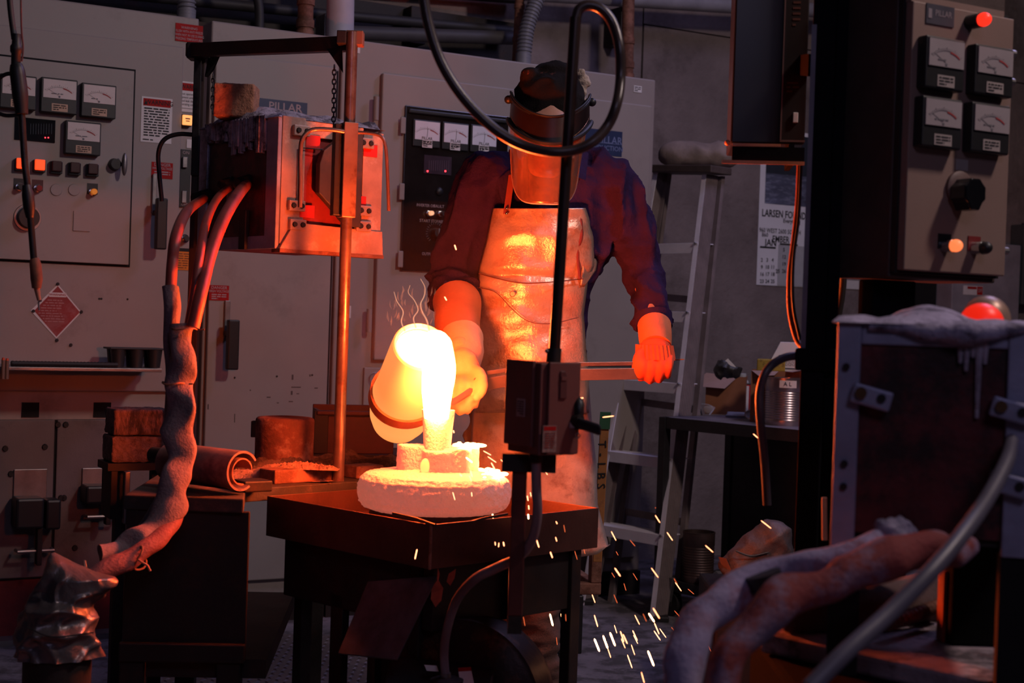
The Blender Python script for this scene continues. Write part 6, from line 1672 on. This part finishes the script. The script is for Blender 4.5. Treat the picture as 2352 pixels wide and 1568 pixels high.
# black panel left of the column
LF = Frame(*W(1680, 300, 2.95).xy, -6)
x0_, x1_ = LF.hit(1682, 200)[0], LF.hit(1852, 200)[0]
zb_ = LF.hit(1720, 330)[1]
rt = root('black_control_cabinet', LF.m @ M.Translation((0, 0, zb_)), 'black control cabinet hung left of the column, lower edges coloured orange as if lit', 'cabinet')
part('cabinet_body', MB().box(x0_, x1_, 0, .22, 0, .7), mat('cabinet_black', (.012, .011, .014), .35, var=.3, bump=0), rt, bevel=.004)
x2_ = LF.hit(1797, 200)[0]
ip = part('inner_panel', MB().box(x2_, x1_, -.006, 0, .006, .7), mat('inner_black', (.016, .014, .014), .4, bump=0), rt, bevel=.002)
part('panel_trim', MB().box(x2_ - .002, x2_ + .001, -.009, -.006, .006, .7), mat('trim_brown', (.2, .13, .12), .4, metal=.4, bump=0), ip)
part('panel_trim', MB().box(x2_ - .002, x1_, -.009, -.006, .004, .008), _m['trim_brown'], ip)
part('panel_print', MB().lines(x2_ + .015, x2_ + .03, .23, .285, 5, -.0065, .4).lines(x2_ + .008, x2_ + .032, .1, .125, 3, -.0065, .4), flat('rust_ink', (.1, .035, .025)), ip)
part('white_button', MB().box(x2_ + .022, x2_ + .032, -.012, -.006, .042, .062), WHITE, ip, bevel=.001)
EDGE = mat('lit_edge', (.5, .22, .12), .5, metal=.3)  # orange light along the lower edges put into the colour
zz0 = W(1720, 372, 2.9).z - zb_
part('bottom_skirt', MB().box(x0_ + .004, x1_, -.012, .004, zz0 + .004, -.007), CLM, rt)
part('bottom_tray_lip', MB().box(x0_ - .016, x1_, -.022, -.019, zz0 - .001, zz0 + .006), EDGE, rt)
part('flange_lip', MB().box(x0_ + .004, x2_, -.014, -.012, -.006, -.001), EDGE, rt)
part('tray_bolt', MB().ball((x0_ - .006, -.008, .0), .006, nu=10, nv=6), EDGE, rt, smooth=True)
part('mount_arm', MB().beam(W(1846, 150, 3.0), W(1872, 150, 2.64), (.012, 0, 0), (0, 0, .02)), CLM, rt, world=True)
part('tray_bracket', MB().box(x1_ - .03, x1_ - .02, -.01, .1, zz0, .0), CLM, rt)
# thin cables hanging by the column
for pts, r_, lb8, m8 in (([W(1836, 380, 2.7), W(1832, 470, 2.7), W(1822, 560, 2.7), W(1813, 640, 2.7), W(1815, 720, 2.7), W(1832, 785, 2.68), W(1858, 806, 2.65)], .005, 'orange-lit cable hanging left of the column over the calendar', mat('cable_red', (.3, .09, .05), .5)),
                         ([W(1840, 380, 2.66), W(1834, 500, 2.66), W(1822, 600, 2.66), W(1822, 700, 2.66), W(1838, 780, 2.66)], .003, 'thin black cable beside the orange-lit cable at the column', RUBBER),
                         ([W(1850, 815, 2.62), W(1800, 822, 2.6), W(1762, 850, 2.58), W(1745, 900, 2.58), W(1746, 960, 2.58), W(1756, 1060, 2.6), W(1762, 1160, 2.6)], .0075, 'black hose arching from the column down before the bench', mat('hose_violet', (.06, .05, .07), .4)),
                         ([W(1950, -40, 2.9), W(1945, 300, 2.9), W(1938, 620, 2.9), W(1925, 730, 2.9)], .007, 'dark vertical cable right of the column', RUBBER)):
    single('hanging_cable', MB().tube(pts, r_, 12, 6), m8, lb8, 'cable', smooth=True)
# meter control box
PF = Frame(*W(2084, 400, 2.5).xy, 29.8)
x1_ = PF.hit(2320, 300)[0]; zt_, zb_ = PF.hit(2200, 20)[1], PF.hit(2180, 626)[1]
rt = root('meter_control_box', PF.m @ M.Translation((0, 0, zb_)), 'beige control box with four meters, red lamp and black knob, upper right', 'control box')
hB = zt_ - zb_
BX = mat('box_beige', (.26, .17, .14), .55, var=.12, scale=4, bump=.1, bscale=300)
BXD = mat('box_side_brown', (.07, .045, .04), .6, var=.3)
part('back_box', MB().box(-.006, x1_ + .01, .03, .17, -.012, hB + .4), BXD, rt, bevel=.003)
part('door_gasket', MB().box(-.004, x1_ + .004, .018, .03, -.004, hB + .01), RUBBER, rt)
fp = part('door', MB().box(0, x1_, 0, .018, 0, hB), BX, rt, bevel=.002)
part('top_flange', MB().box(.0, x1_ - .02, .005, .05, hB, hB + .012), BX, rt)
def pl(px, py, out=0):
    x_, z_ = PF.hit(px, py, out); return x_, z_ - zb_
class PF2:                                   # same plane, heights measured from the box bottom
    @staticmethod
    def hit(px, py, out=0.0): return pl(px, py, out)
    @staticmethod
    def rect(a, b, c, d, out=0.0):
        xm, ym = (a + c) / 2, (b + d) / 2
        return (pl(a, ym, out)[0], pl(c, ym, out)[0], pl(xm, d, out)[1], pl(xm, b, out)[1])
face3 = mat('meter_face_dim', (.36, .31, .32), .5, var=.12, bump=0)
for q in ((2127, 86, 2216, 206), (2240, 106, 2328, 220), (2119, 224, 2210, 340), (2232, 238, 2320, 352)):
    meter(rt, PF2, *q, .57, face3, flat('label_dim', (.38, .32, .3)), out=0, dep=.022)
mp = part('maker_plate', MB().frect(PF2, 2128, 12, 2192, 58, 0, .002), flat('plate_grey_blue', (.06, .06, .08)), rt)
q = PF2.rect(2132, 18, 2188, 50, .003)
part('plate_print', MB().text('PILLAR', (q[0] + q[1]) / 2 + .008, (q[2] + q[3]) / 2 + .002, .0145, -.0025, sx=.9, bold=.01).box(q[0] + .001, q[0] + .009, -.0028, -.002, (q[2] + q[3]) / 2 - .008, (q[2] + q[3]) / 2 + .008), flat('plate_ink', (.28, .24, .26)), mp)
def lampbtn(px, py, capm, plate, L=.045, r_=.013):
    x_, z_ = pl(px, py)
    h7 = part('indicator_lamp', MB().cyl((x_, 0, z_), (x_, -L * .55, z_), r_, r_, 20), BLACK if plate is None else CHROME, rt, smooth=True)
    if plate: part('button_plate', MB().box(x_ - r_ * 1.3, x_ + r_ * 1.3, -.002, 0, z_ - r_ * .4, z_ + r_ * 1.8), plate, h7)
    part('lens', MB().ball((x_, -L * .68, z_), (r_ * .95, r_ * 1.1, r_ * .95)), capm, h7, smooth=True)
lampbtn(2225, 52, emi('red_lamp', (1, .025, .01), 1.5, (.4, .02, .01)), None, .05, .0125)
lampbtn(2168, 565, emi('orange_lamp', (1, .2, .06), 1.2, (.6, .2, .1)), BLACK, .04, .0115)
lampbtn(2236, 570, BLACK, flat('plate_red', (.2, .02, .02)), .04, .0115)
x_, z_ = pl(2196, 446)
kb = part('rotary_knob', MB().lathe([(.001, 0), (.03, 0), (.03, .006), (.024, .01)], 28, M.Translation((x_ + .004, 0, z_ + .01)) @ M.Rotation(R(90), 4, 'X')), mat('knob_dial', (.14, .08, .07), .6), rt, smooth=True)
part('knob_body', MB().prism([(.024 * cos(t * pi / 8) * (1.12 if t % 2 else 1), .024 * sin(t * pi / 8) * (1.12 if t % 2 else 1) * (1.2 if t in (11, 12, 13) else 1)) for t in range(16)], -.045, -.008, M.Translation((x_, 0, z_))), mat('gloss_black', (.008, .008, .01), .15, bump=0), kb, bevel=.003)
part('paper_pointer', MB().frect(PF2, 2196, 366, 2224, 392, 0, .0015), _m['label_dim'], rt, bevel=.003)
for zz_ in (.87, .76, .1):
    part('side_screw', MB().cyl((x1_, .008, hB * zz_), (x1_ + .012, .008, hB * zz_), .007, n=10), STEEL, rt)
single('box_support', MB().box(-.05, .05, .09, .13, 0, zb_ - .014, PF.m @ M.Translation((.07, 0, 0))), CLM, 'black support leg under the meter control box', 'post', bevel=.003)
# second furnace
RFF = Frame(*W(1938, 900, 1.95).xy, -13)
rx = RFF.hit(2420, 900)[0]
zt_, zb_ = RFF.hit(2100, 738)[1], RFF.hit(2050, 1262)[1]
rt = root('induction_furnace', RFF.m @ M.Translation((0, 0, zb_)), 'nearer box furnace at the right with dark red panel and grey posts', 'furnace')
h_ = zt_ - zb_
xl = RFF.hit(1905, 1000)[0]; xa = RFF.hit(1974, 900)[0]; xb = RFF.hit(2312, 900)[0]
GPO = mat('grey_violet_post', (.36, .35, .48), .5, metal=.3, var=.3, scale=12, bump=.2)
x00 = RFF.hit(1916, 990)[0]
part('core_box', MB().box(xa - .03, rx, .01, .36, .01, h_ - .004), DARKST, rt)
part('corner_post', MB().box(x00, xa, -.006, .012, .0, h_), GPO, rt, bevel=.002)
part('corner_post', MB().box(x00, x00 + .006, .012, .36, .0, h_), GPO, rt, bevel=.001)
part('corner_post', MB().box(xb, rx, -.006, .012, .0, h_), GPO, rt, bevel=.002)
for lx_, ly_ in ((x00, 0), (xb, 0), (x00, .3), (xb, .3)):
    part('stand_leg', MB().box(lx_, lx_ + .04, ly_, ly_ + .04, .7 - zb_, 0), GAP, rt)
part('red_panel', MB().box(xa, xb, .002, .01, .02, h_ - .03), DRED, rt)
part('top_rail', MB().box(xa, xb, -.003, .008, h_ - .032, h_), GPO, rt, bevel=.002)
for k in range(5):
    x_ = xa + (xb - xa) * (.68 + .02 * k); l = (.02, .03, .012, .09, .02)[k]
    part('slag_drip', MB().tube([(x_ + k * .004, -.004, h_ - .02), (x_ + k * .004, -.004, h_ - .032 - l)], [.005, .0025], 6), CRUST, rt, smooth=True)
for x_, z_ in ((xa - .018, h_ - .062), (xa - .016, .11), (xa - .016, .08), (xb + .03, h_ - .06), (xb + .03, .1)):
    part('bolt', MB().cyl((x_, -.006, z_), (x_, -.011, z_), .005, n=8), DARKST, rt)
for x_, z_ in ((xa - .01, h_ - .095), (xb - .02, h_ - .105), (xb - .02, .1)):
    a7 = part('latch_bracket', MB().box(x_, x_ + .052, -.022, -.006, z_ - .012, z_ + .014, M.Translation((x_, 0, z_)) @ M.Rotation(R(14), 4, 'Y') @ M.Translation((-x_, 0, -z_))), GPO, rt, bevel=.003)
    part('latch_bolt', MB().cyl((x_ + .012, -.022, z_), (x_ + .012, -.028, z_), .008, n=8), mat('brass_dull', (.14, .07, .03), .5, metal=.6), a7)
    part('latch_bolt', MB().cyl((x_ + .038, -.022, z_ - .006), (x_ + .038, -.026, z_ - .006), .006, n=8), DARKST, a7)
cr2 = MB(); nx, ny = 34, 16
for i in range(nx + 1):
    for j in range(ny + 1):
        xx = x00 - .008 + (rx - x00 + .02) * i / nx; yy = -.016 + .38 * j / ny
        e = min(i, nx - i, j, ny - j)
        zz_ = h_ - .004 + (0 if e == 0 else .008 + .006 * noise.noise(V((xx * 24, yy * 24, 4))) + .02 * max(0, 1 - ((xx - xa - .09) ** 2) / .0035 - (yy - .15) ** 2 / .02))
        cr2.v.append(V((xx, yy, zz_)))
for i in range(nx):
    for j in range(ny):
        a_ = i * (ny + 1) + j; cr2.f.append((a_, a_ + ny + 1, a_ + ny + 2, a_ + 1))
part('lining_crust', cr2, mat('violet_crust', (.42, .37, .5), .9, var=.4, scale=30, c2=(.1, .08, .12), amt=.42, s2=20, bump=1, bscale=130), rt, smooth=60)
part('crust_run', MB().tube([(xa + .01, -.006, h_ - .006), (xa + .1, -.01, h_ - .014), (xb - .05, -.012, h_ - .012), (xb + .02, -.008, h_ - .006)], [.006, .012, .018, .006], 10, 6).noise(.005, 50, 3), _m['violet_crust'], rt, smooth=60)
# dome on it; its front part emits red
bc = W(2264, 728, 2.1); bc.z = zt_ + .006
rt = root('dome_lid', bc, 'round dome on the nearer furnace, glowing red in front and pale behind', 'dome')
part('dome', MB().ball((0.004, .01, .0), (.034, .036, .036)), mat('dome_pale', (.45, .28, .2), .4, metal=.3, bump=0), rt, smooth=True)
part('red_front_part', MB().ball((-.008, -.008, -.004), (.0305, .034, .029)), emi('dome_red', (1, .02, .006), .75, (.5, .02, .01)), rt, smooth=True)
single('ember', MB().ball(W(2178, 720, 2.05), (.004, .004, .0035), nu=10, nv=6), emi('ember', (1, .2, .06), 1.5), 'small orange ember on the furnace rim left of the dome', 'ember', smooth=True)
# hoses of the second furnace
VH = mat('violet_sleeve', (.3, .25, .4), .8, var=.35, scale=12, c2=(.2, .035, .04), amt=.47, s2=7, bump=.6, bscale=150)
VH2 = mat('violet_sleeve_red', (.26, .2, .32), .8, var=.35, scale=12, c2=(.2, .03, .03), amt=.55, s2=6, bump=.6, bscale=150)
g2 = 'cloth-sleeved hoses of the nearer furnace'
hose([W(2080, 1232, 1.92), W(2000, 1262, 1.86), W(1900, 1285, 1.86), W(1800, 1310, 1.86), W(1710, 1345, 1.85), W(1640, 1395, 1.82), W(1590, 1470, 1.78), W(1560, 1570, 1.75), W(1545, 1660, 1.72)],
     [.012, .017, .018, .018, .021, .022, .022, .022, .022], VH, 'furnace_hose', 'upper left hose of the sleeved pair in front of the boot cover', sub=10, fold=(.013, 16), group=g2, n=28)
hose([W(2230, 1240, 1.86), W(2150, 1265, 1.8), W(2060, 1290, 1.76), W(1950, 1320, 1.74), W(1850, 1358, 1.72), W(1770, 1400, 1.7), W(1700, 1470, 1.68), W(1660, 1560, 1.66), W(1640, 1660, 1.64)],
     [.012, .022, .025, .023, .022, .023, .023, .022, .022], VH2, 'furnace_hose', 'lower right hose of the sleeved pair, thick with red patches', sub=10, fold=(.015, 15), group=g2, n=28)
hose([W(2324, 1010, 1.88), W(2312, 1060, 1.82), W(2270, 1140, 1.74), W(2215, 1220, 1.66), W(2140, 1310, 1.6), W(2040, 1410, 1.56), W(1940, 1500, 1.52), W(1860, 1580, 1.5)], [.008, .0095, .0095, .0095, .0095, .0095, .0095, .0095],
     mat('grey_violet_cable', (.11, .1, .14), .45, bump=.05), 'power_cable', 'grey cable falling diagonally across the lower right corner', cat_='cable')
b = MB()
for px, py, r_ in ((2050, 1226, .02), (2030, 1212, .012), (2066, 1210, .014), (2086, 1222, .012), (2048, 1204, .01)): b.ball(W(px, py, 1.88), r_)
single('frayed_knot', bake(b, .004, 1, fold=lambda p, n: .004 * noise.noise(p * 110)), _m['violet_crust'], 'frayed pale knot of cloth where the two sleeved hoses meet', 'knot', smooth=80)
single('hose_clamp', MB().tube([W(1752, 1316, 1.83), W(1762, 1350, 1.83)], .0225, 16), BLACK, 'black clamp round the upper sleeved hose', 'clamp', smooth=True)
# platform with slabs in the lower right corner
SLB = mat('stained_slab', (.42, .32, .36), .9, var=.5, scale=7, c2=(.08, .06, .07), amt=.46, s2=9, bump=.8, bscale=50)
def corner_slab(c, label, name, m_, th, z_, catg='slab', amp=.004):
    pts = [G(px, py, z_) for px, py in c]
    mb = MB(); n = len(pts)
    mb.add([p for p in pts] + [p - V((0, 0, th)) for p in pts], [tuple(range(n)), tuple(range(2 * n - 1, n - 1, -1))] + [(i, i + n, (i + 1) % n + n, (i + 1) % n) for i in range(n)])
    return single(name, mb, m_, label, catg, bevel=.006)
PZ = .70
corner_slab([(1745, 1452), (2440, 1600), (2520, 1480), (1900, 1392)], 'stained dark slab platform across the lower right corner', 'platform_slab', SLB, .03, PZ)
single('platform_base', MB().box(G(1800, 1500, PZ).x, 1.2, 1.95, 2.35, 0, PZ - .031), mat('base_black', (.012, .012, .014), .95, spec=.03), 'black base under the stained platform slab', 'base', bevel=.01)
b = MB(); b.tube([W(1800, 1430, 2.2), W(1900, 1412, 2.23), W(2030, 1395, 2.3), W(2140, 1370, 2.4)], [.018, .03, .04, .045], 16, 5)
single('sand_bag', bake(b, .009, 3, fold=fold_fn(10, .006)), mat('bag_brown', (.12, .065, .055), .9, var=.4, c2=(.1, .07, .07), amt=.4, s2=9, bump=.5), 'long brown sand-filled bag lying on the stained platform', 'bag', smooth=70)
pts, _ = crom([W(2040, 1432, 2.17), W(2110, 1408, 2.25), W(2165, 1388, 2.32)], [1] * 3, 20)
single('coiled_spring', MB().tube(pts, [.009 * (1.3 if k % 3 == 0 else .85) for k in range(len(pts))], 10), RUST, 'brown ribbed spring lying beside the sand bag', 'spring', smooth=True)
ox = W(2166, 1400, 2.17)
single('orange_edged_block', MB().box(ox.x, ox.x + .005, ox.y, ox.y + .03, PZ + .001, PZ + .105), mat('red_lit_edge', (.4, .06, .03), .6), 'thin steel edge coloured red as if lit beside the black block at lower right', 'strip')  # red glow on the steel edge put into its colour
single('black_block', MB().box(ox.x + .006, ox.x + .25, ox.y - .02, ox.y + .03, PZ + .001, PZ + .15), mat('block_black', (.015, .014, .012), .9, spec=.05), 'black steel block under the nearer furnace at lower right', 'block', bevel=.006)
rt = root('cloth_scrap', W(1930, 1392, 2.6), 'small pale frayed cloth scrap behind the sleeved hoses', 'rag')
part('scrap', MB().tube([W(1896, 1392, 2.6), W(1925, 1386, 2.6), W(1960, 1378, 2.6)], [.009, .013, .008], 10, 4, flat=.5).noise(.003, 60), mat('pale_rag', (.35, .32, .33), .9), rt, world=True, smooth=True)
part('loose_threads', MB().tube([W(1948, 1392, 2.59), W(1962, 1372, 2.59), W(1968, 1358, 2.6), W(1974, 1375, 2.6)], .004, 6, 4), _m['pale_rag'], rt, world=True)
rr = W(1893, 1200, 2.3)
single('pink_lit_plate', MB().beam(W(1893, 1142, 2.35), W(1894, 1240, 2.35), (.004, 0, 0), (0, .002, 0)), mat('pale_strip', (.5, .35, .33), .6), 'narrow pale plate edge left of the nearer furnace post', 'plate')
# ================================================================ sparks, flames, smoke
SPK = emi('spark_glow', (1, .32, .14), 5, (.1, .02, 0)); SPD = emi('spark_dim', (1, .16, .05), 1.2, (.1, .02, 0)); SPH = emi('spark_hot', (1, .42, .2), 14, (.1, .02, 0))
S = '''1044 562 1048 574 3|1021 681 1026 690 3|958 1261 953 1284 3|1146 1246 1145 1256 2|1156 1244 1158 1254 3|1137 1244 1138 1252 2|1150 1125 1048 1147 0
1131 1180 1133 1190 4|1213 1180 1214 1192 4|1204 1192 1207 1208 0|1232 1238 1238 1257 3|1183 1290 1188 1303 2|1191 1296 1197 1311 2|1170 1330 1174 1349 4|1181 1318 1185 1337 3|1211 1138 1213 1150 3|1214 1160 1215 1170 3
1264 1267 1269 1281 3|1320 1265 1326 1285 1|1277 1197 1280 1203 2|1276 1233 1279 1243 2|1340 1257 1344 1272 1|1295 1205 1298 1222 1|1404 1220 1415 1241 2|1447 1240 1459 1254 1|1415 1266 1420 1275 1|1412 1304 1425 1323 3|1405 1315 1412 1326 1|1454 1316 1464 1332 1|1433 1339 1438 1356 1|1360 1365 1367 1384 2|1410 1365 1418 1385 1
1263 1409 1270 1437 5|1288 1409 1295 1436 3|1299 1410 1300 1426 1|1202 1416 1206 1437 1|1365 1412 1373 1439 3|1278 1463 1280 1481 1|1505 1183 1516 1200 2|1532 1222 1545 1241 2|1620 1252 1638 1268 2|1496 1304 1512 1326 2|1548 1328 1556 1342 1|1551 1337 1565 1357 2|1458 1412 1469 1434 2|1477 1409 1485 1427 1|1500 1396 1515 1420 3|1411 1435 1417 1454 2|1549 1402 1566 1421 1|1542 1440 1556 1458 1
1490 1408 1503 1428 4|1503 1430 1514 1456 3|1515 1443 1530 1464 2|1502 1448 1517 1470 3|1365 1466 1377 1496 6|1385 1459 1396 1489 5|1401 1452 1413 1483 5|1425 1449 1433 1474 3|1431 1456 1441 1478 3|1427 1466 1436 1488 2|1453 1447 1464 1471 3|1455 1458 1465 1478 2|1396 1489 1403 1510 2|1450 1480 1458 1504 2|1441 1503 1452 1534 3|1488 1494 1502 1529 5|1473 1543 1480 1568 2|1624 1475 1633 1496 1
1384 958 1410 955 2|1730 996 1745 1009 2|1748 1195 1771 1213 2|1827 1404 1832 1409 1|1580 1352 1594 1364 1|1330 913 1340 914 3|1041 988 1043 994 3|1080 1080 1085 1095 3|1078 1092 1083 1105 2|1110 1035 1128 1045 2|1120 1048 1140 1062 2|1150 1055 1162 1068 2|1128 1062 1138 1080 3|1040 1130 1045 1148 2|1083 1130 1084 1140 2|1218 1130 1220 1140 2|1505 1165 1506 1167 1|1070 1050 1085 1062 4|1055 1088 1062 1094 3|1245 1075 1258 1090 2'''
n = 0
names = []
for row in S.split('\n'):
    for it in row.split('|'):
        x0, y0, x1, y1, w8 = map(float, it.split())
        if w8 == 0: continue
        n += 1
        d8 = 3.05 if y0 < 1200 and x0 < 1260 else random.choice((2.75, 3.0, 3.3, 3.6)) if y0 > 1200 and x0 > 1300 else 2.8
        if y0 > 1380 and x0 > 1250: d8 = random.uniform(2.5, 4.0)
        a_, b_ = W(x0, y0, d8), W(x1, y1, d8)
        r8 = (w8 * .42 + .3) * d8 / F
        m_ = MB().tube([a_, a_.lerp(b_, .12), a_.lerp(b_, .88), b_], [r8 * .35, r8, r8, r8 * .35], 6)
        if x0 < 1060: reg = 'before worker sleeve and tray'
        elif y0 < 1180: reg = 'bursting from the mould'
        elif x0 < 1300 and y0 < 1380: reg = 'falling past the tray by the switch post'
        elif y0 < 1380: reg = 'between tray corner and work cart'
        else: reg = 'low over the floor'
        o = single('spark', m_, SPH if w8 >= 4 else SPK if w8 >= 2 else SPD, 'glowing spark', 'spark', smooth=True)
        names.append((reg, x0, o))
ORD = 'leftmost second third fourth fifth sixth seventh eighth ninth tenth eleventh twelfth thirteenth fourteenth fifteenth sixteenth seventeenth eighteenth nineteenth twentieth'.split() + ['twenty-' + q_ for q_ in 'first second third fourth fifth sixth seventh eighth ninth'.split()] + ['thirtieth'] + ['thirty-' + q_ for q_ in 'first second third fourth fifth sixth seventh eighth ninth'.split()]
for reg in {q_[0] for q_ in names}:
    for k, (_, x0, o) in enumerate(sorted([q_ for q_ in names if q_[0] == reg], key=lambda q_: q_[1])):
        o['label'] = (ORD[k] + ' of the sparks ' if k == 0 else ORD[k] + ' from the left of sparks ') + reg
        o['group'] = 'sparks ' + reg
# small flames and smoke curling above the crucible
def thin(key, col_, e, a):
    m = bpy.data.materials.new(key); m.use_nodes = True; nt = m.node_tree; nt.nodes.clear()
    out = nt.nodes.new('ShaderNodeOutputMaterial'); em = nt.nodes.new('ShaderNodeEmission'); tr = nt.nodes.new('ShaderNodeBsdfTransparent'); mx_ = nt.nodes.new('ShaderNodeMixShader')
    lw = nt.nodes.new('ShaderNodeLayerWeight'); lw.inputs[0].default_value = .35
    mth = nt.nodes.new('ShaderNodeMath'); mth.operation = 'MULTIPLY_ADD'; mth.inputs[1].default_value = -a; mth.inputs[2].default_value = a
    nt.links.new(lw.outputs['Facing'], mth.inputs[0]); nt.links.new(mth.outputs[0], mx_.inputs[0])
    em.inputs[0].default_value = (*col_, 1); em.inputs[1].default_value = e
    nt.links.new(tr.outputs[0], mx_.inputs[1]); nt.links.new(em.outputs[0], mx_.inputs[2]); nt.links.new(mx_.outputs[0], out.inputs[0])
    return m
FL = thin('flame_wisp', (1, .42, .25), .9, .6)
FL2 = thin('flame_haze', (1, .3, .18), .6, .28)
wisps = [([(986, 758), (980, 735), (970, 716), (966, 698), (974, 680), (976, 660), (966, 640)], 3.2, 'tall curling flame wisp above the crucible mouth'),
         ([(955, 752), (950, 730), (960, 712), (952, 690), (938, 672), (942, 655)], 2.4, 'second curling wisp left of the tall one'),
         ([(930, 760), (922, 738), (926, 715), (912, 692), (905, 670)], 2.6, 'leftmost flame wisp over the crucible rim')]
for pts, r_, lb9 in wisps:
    rs = [r_ * .00048 * (1.5 - 1.2 * k / len(pts)) for k in range(len(pts))]
    single('flame_wisp', MB().tube([W(x_, y_, 3.24 + .01 * (k % 2)) for k, (x_, y_) in enumerate(pts)], rs, 8, 6), FL, lb9, 'flame', 'flame wisps over the crucible', smooth=True)
fb_ = MB()
for k in range(34):
    x_, y_ = random.uniform(893, 1000), random.uniform(672, 752); h9 = random.uniform(8, 26)
    p = W(x_, y_, random.uniform(3.2, 3.32)); q_ = W(x_ + random.uniform(-4, 6), y_ - h9, 3.26)
    fb_.tube([p, p.lerp(q_, .4) + V((random.uniform(-.003, .003), 0, 0)), q_], [.0006, random.uniform(.0015, .0035), .0004], 6, 4)
single('flame_haze', fb_, FL2, 'thin flickering flames rising over the crucible', 'flame', smooth=True, kind='stuff')
pf = bpy.data.lights.new('flame_light', 'POINT'); pf.energy = 26; pf.color = (1, .115, .02); pf.shadow_soft_size = .035
pf_o = bpy.data.objects.new('flame_light', pf); col.objects.link(pf_o); pf_o.location = W(966, 722, 3.26)   # the flames over the crucible mouth
# warm fume hanging round the pour
sm = bpy.data.materials.new('fume'); sm.use_nodes = True; nt = sm.node_tree; nt.nodes.clear()
out = nt.nodes.new('ShaderNodeOutputMaterial'); vs8 = nt.nodes.new('ShaderNodeVolumeScatter'); vs8.inputs['Color'].default_value = (1, .8, .7, 1); vs8.inputs['Anisotropy'].default_value = .2
nz8 = nt.nodes.new('ShaderNodeTexNoise'); nz8.inputs['Scale'].default_value = 5; mr8 = nt.nodes.new('ShaderNodeMapRange'); mr8.inputs['To Max'].default_value = .035; mr8.inputs['From Min'].default_value = .3
tc8 = nt.nodes.new('ShaderNodeTexCoord'); nt.links.new(tc8.outputs['Object'], nz8.inputs['Vector']); nt.links.new(nz8.outputs[0], mr8.inputs[0]); nt.links.new(mr8.outputs[0], vs8.inputs['Density'])
nt.links.new(vs8.outputs[0], out.inputs['Volume'])
c = W(985, 850, 3.3)
fm_ = single('fume', MB().ball(c + V((0, .02, .02)), (.34, .3, .36), nu=32, nv=20), sm, 'thin warm fume glowing round the crucible', 'smoke', smooth=True, kind='stuff')
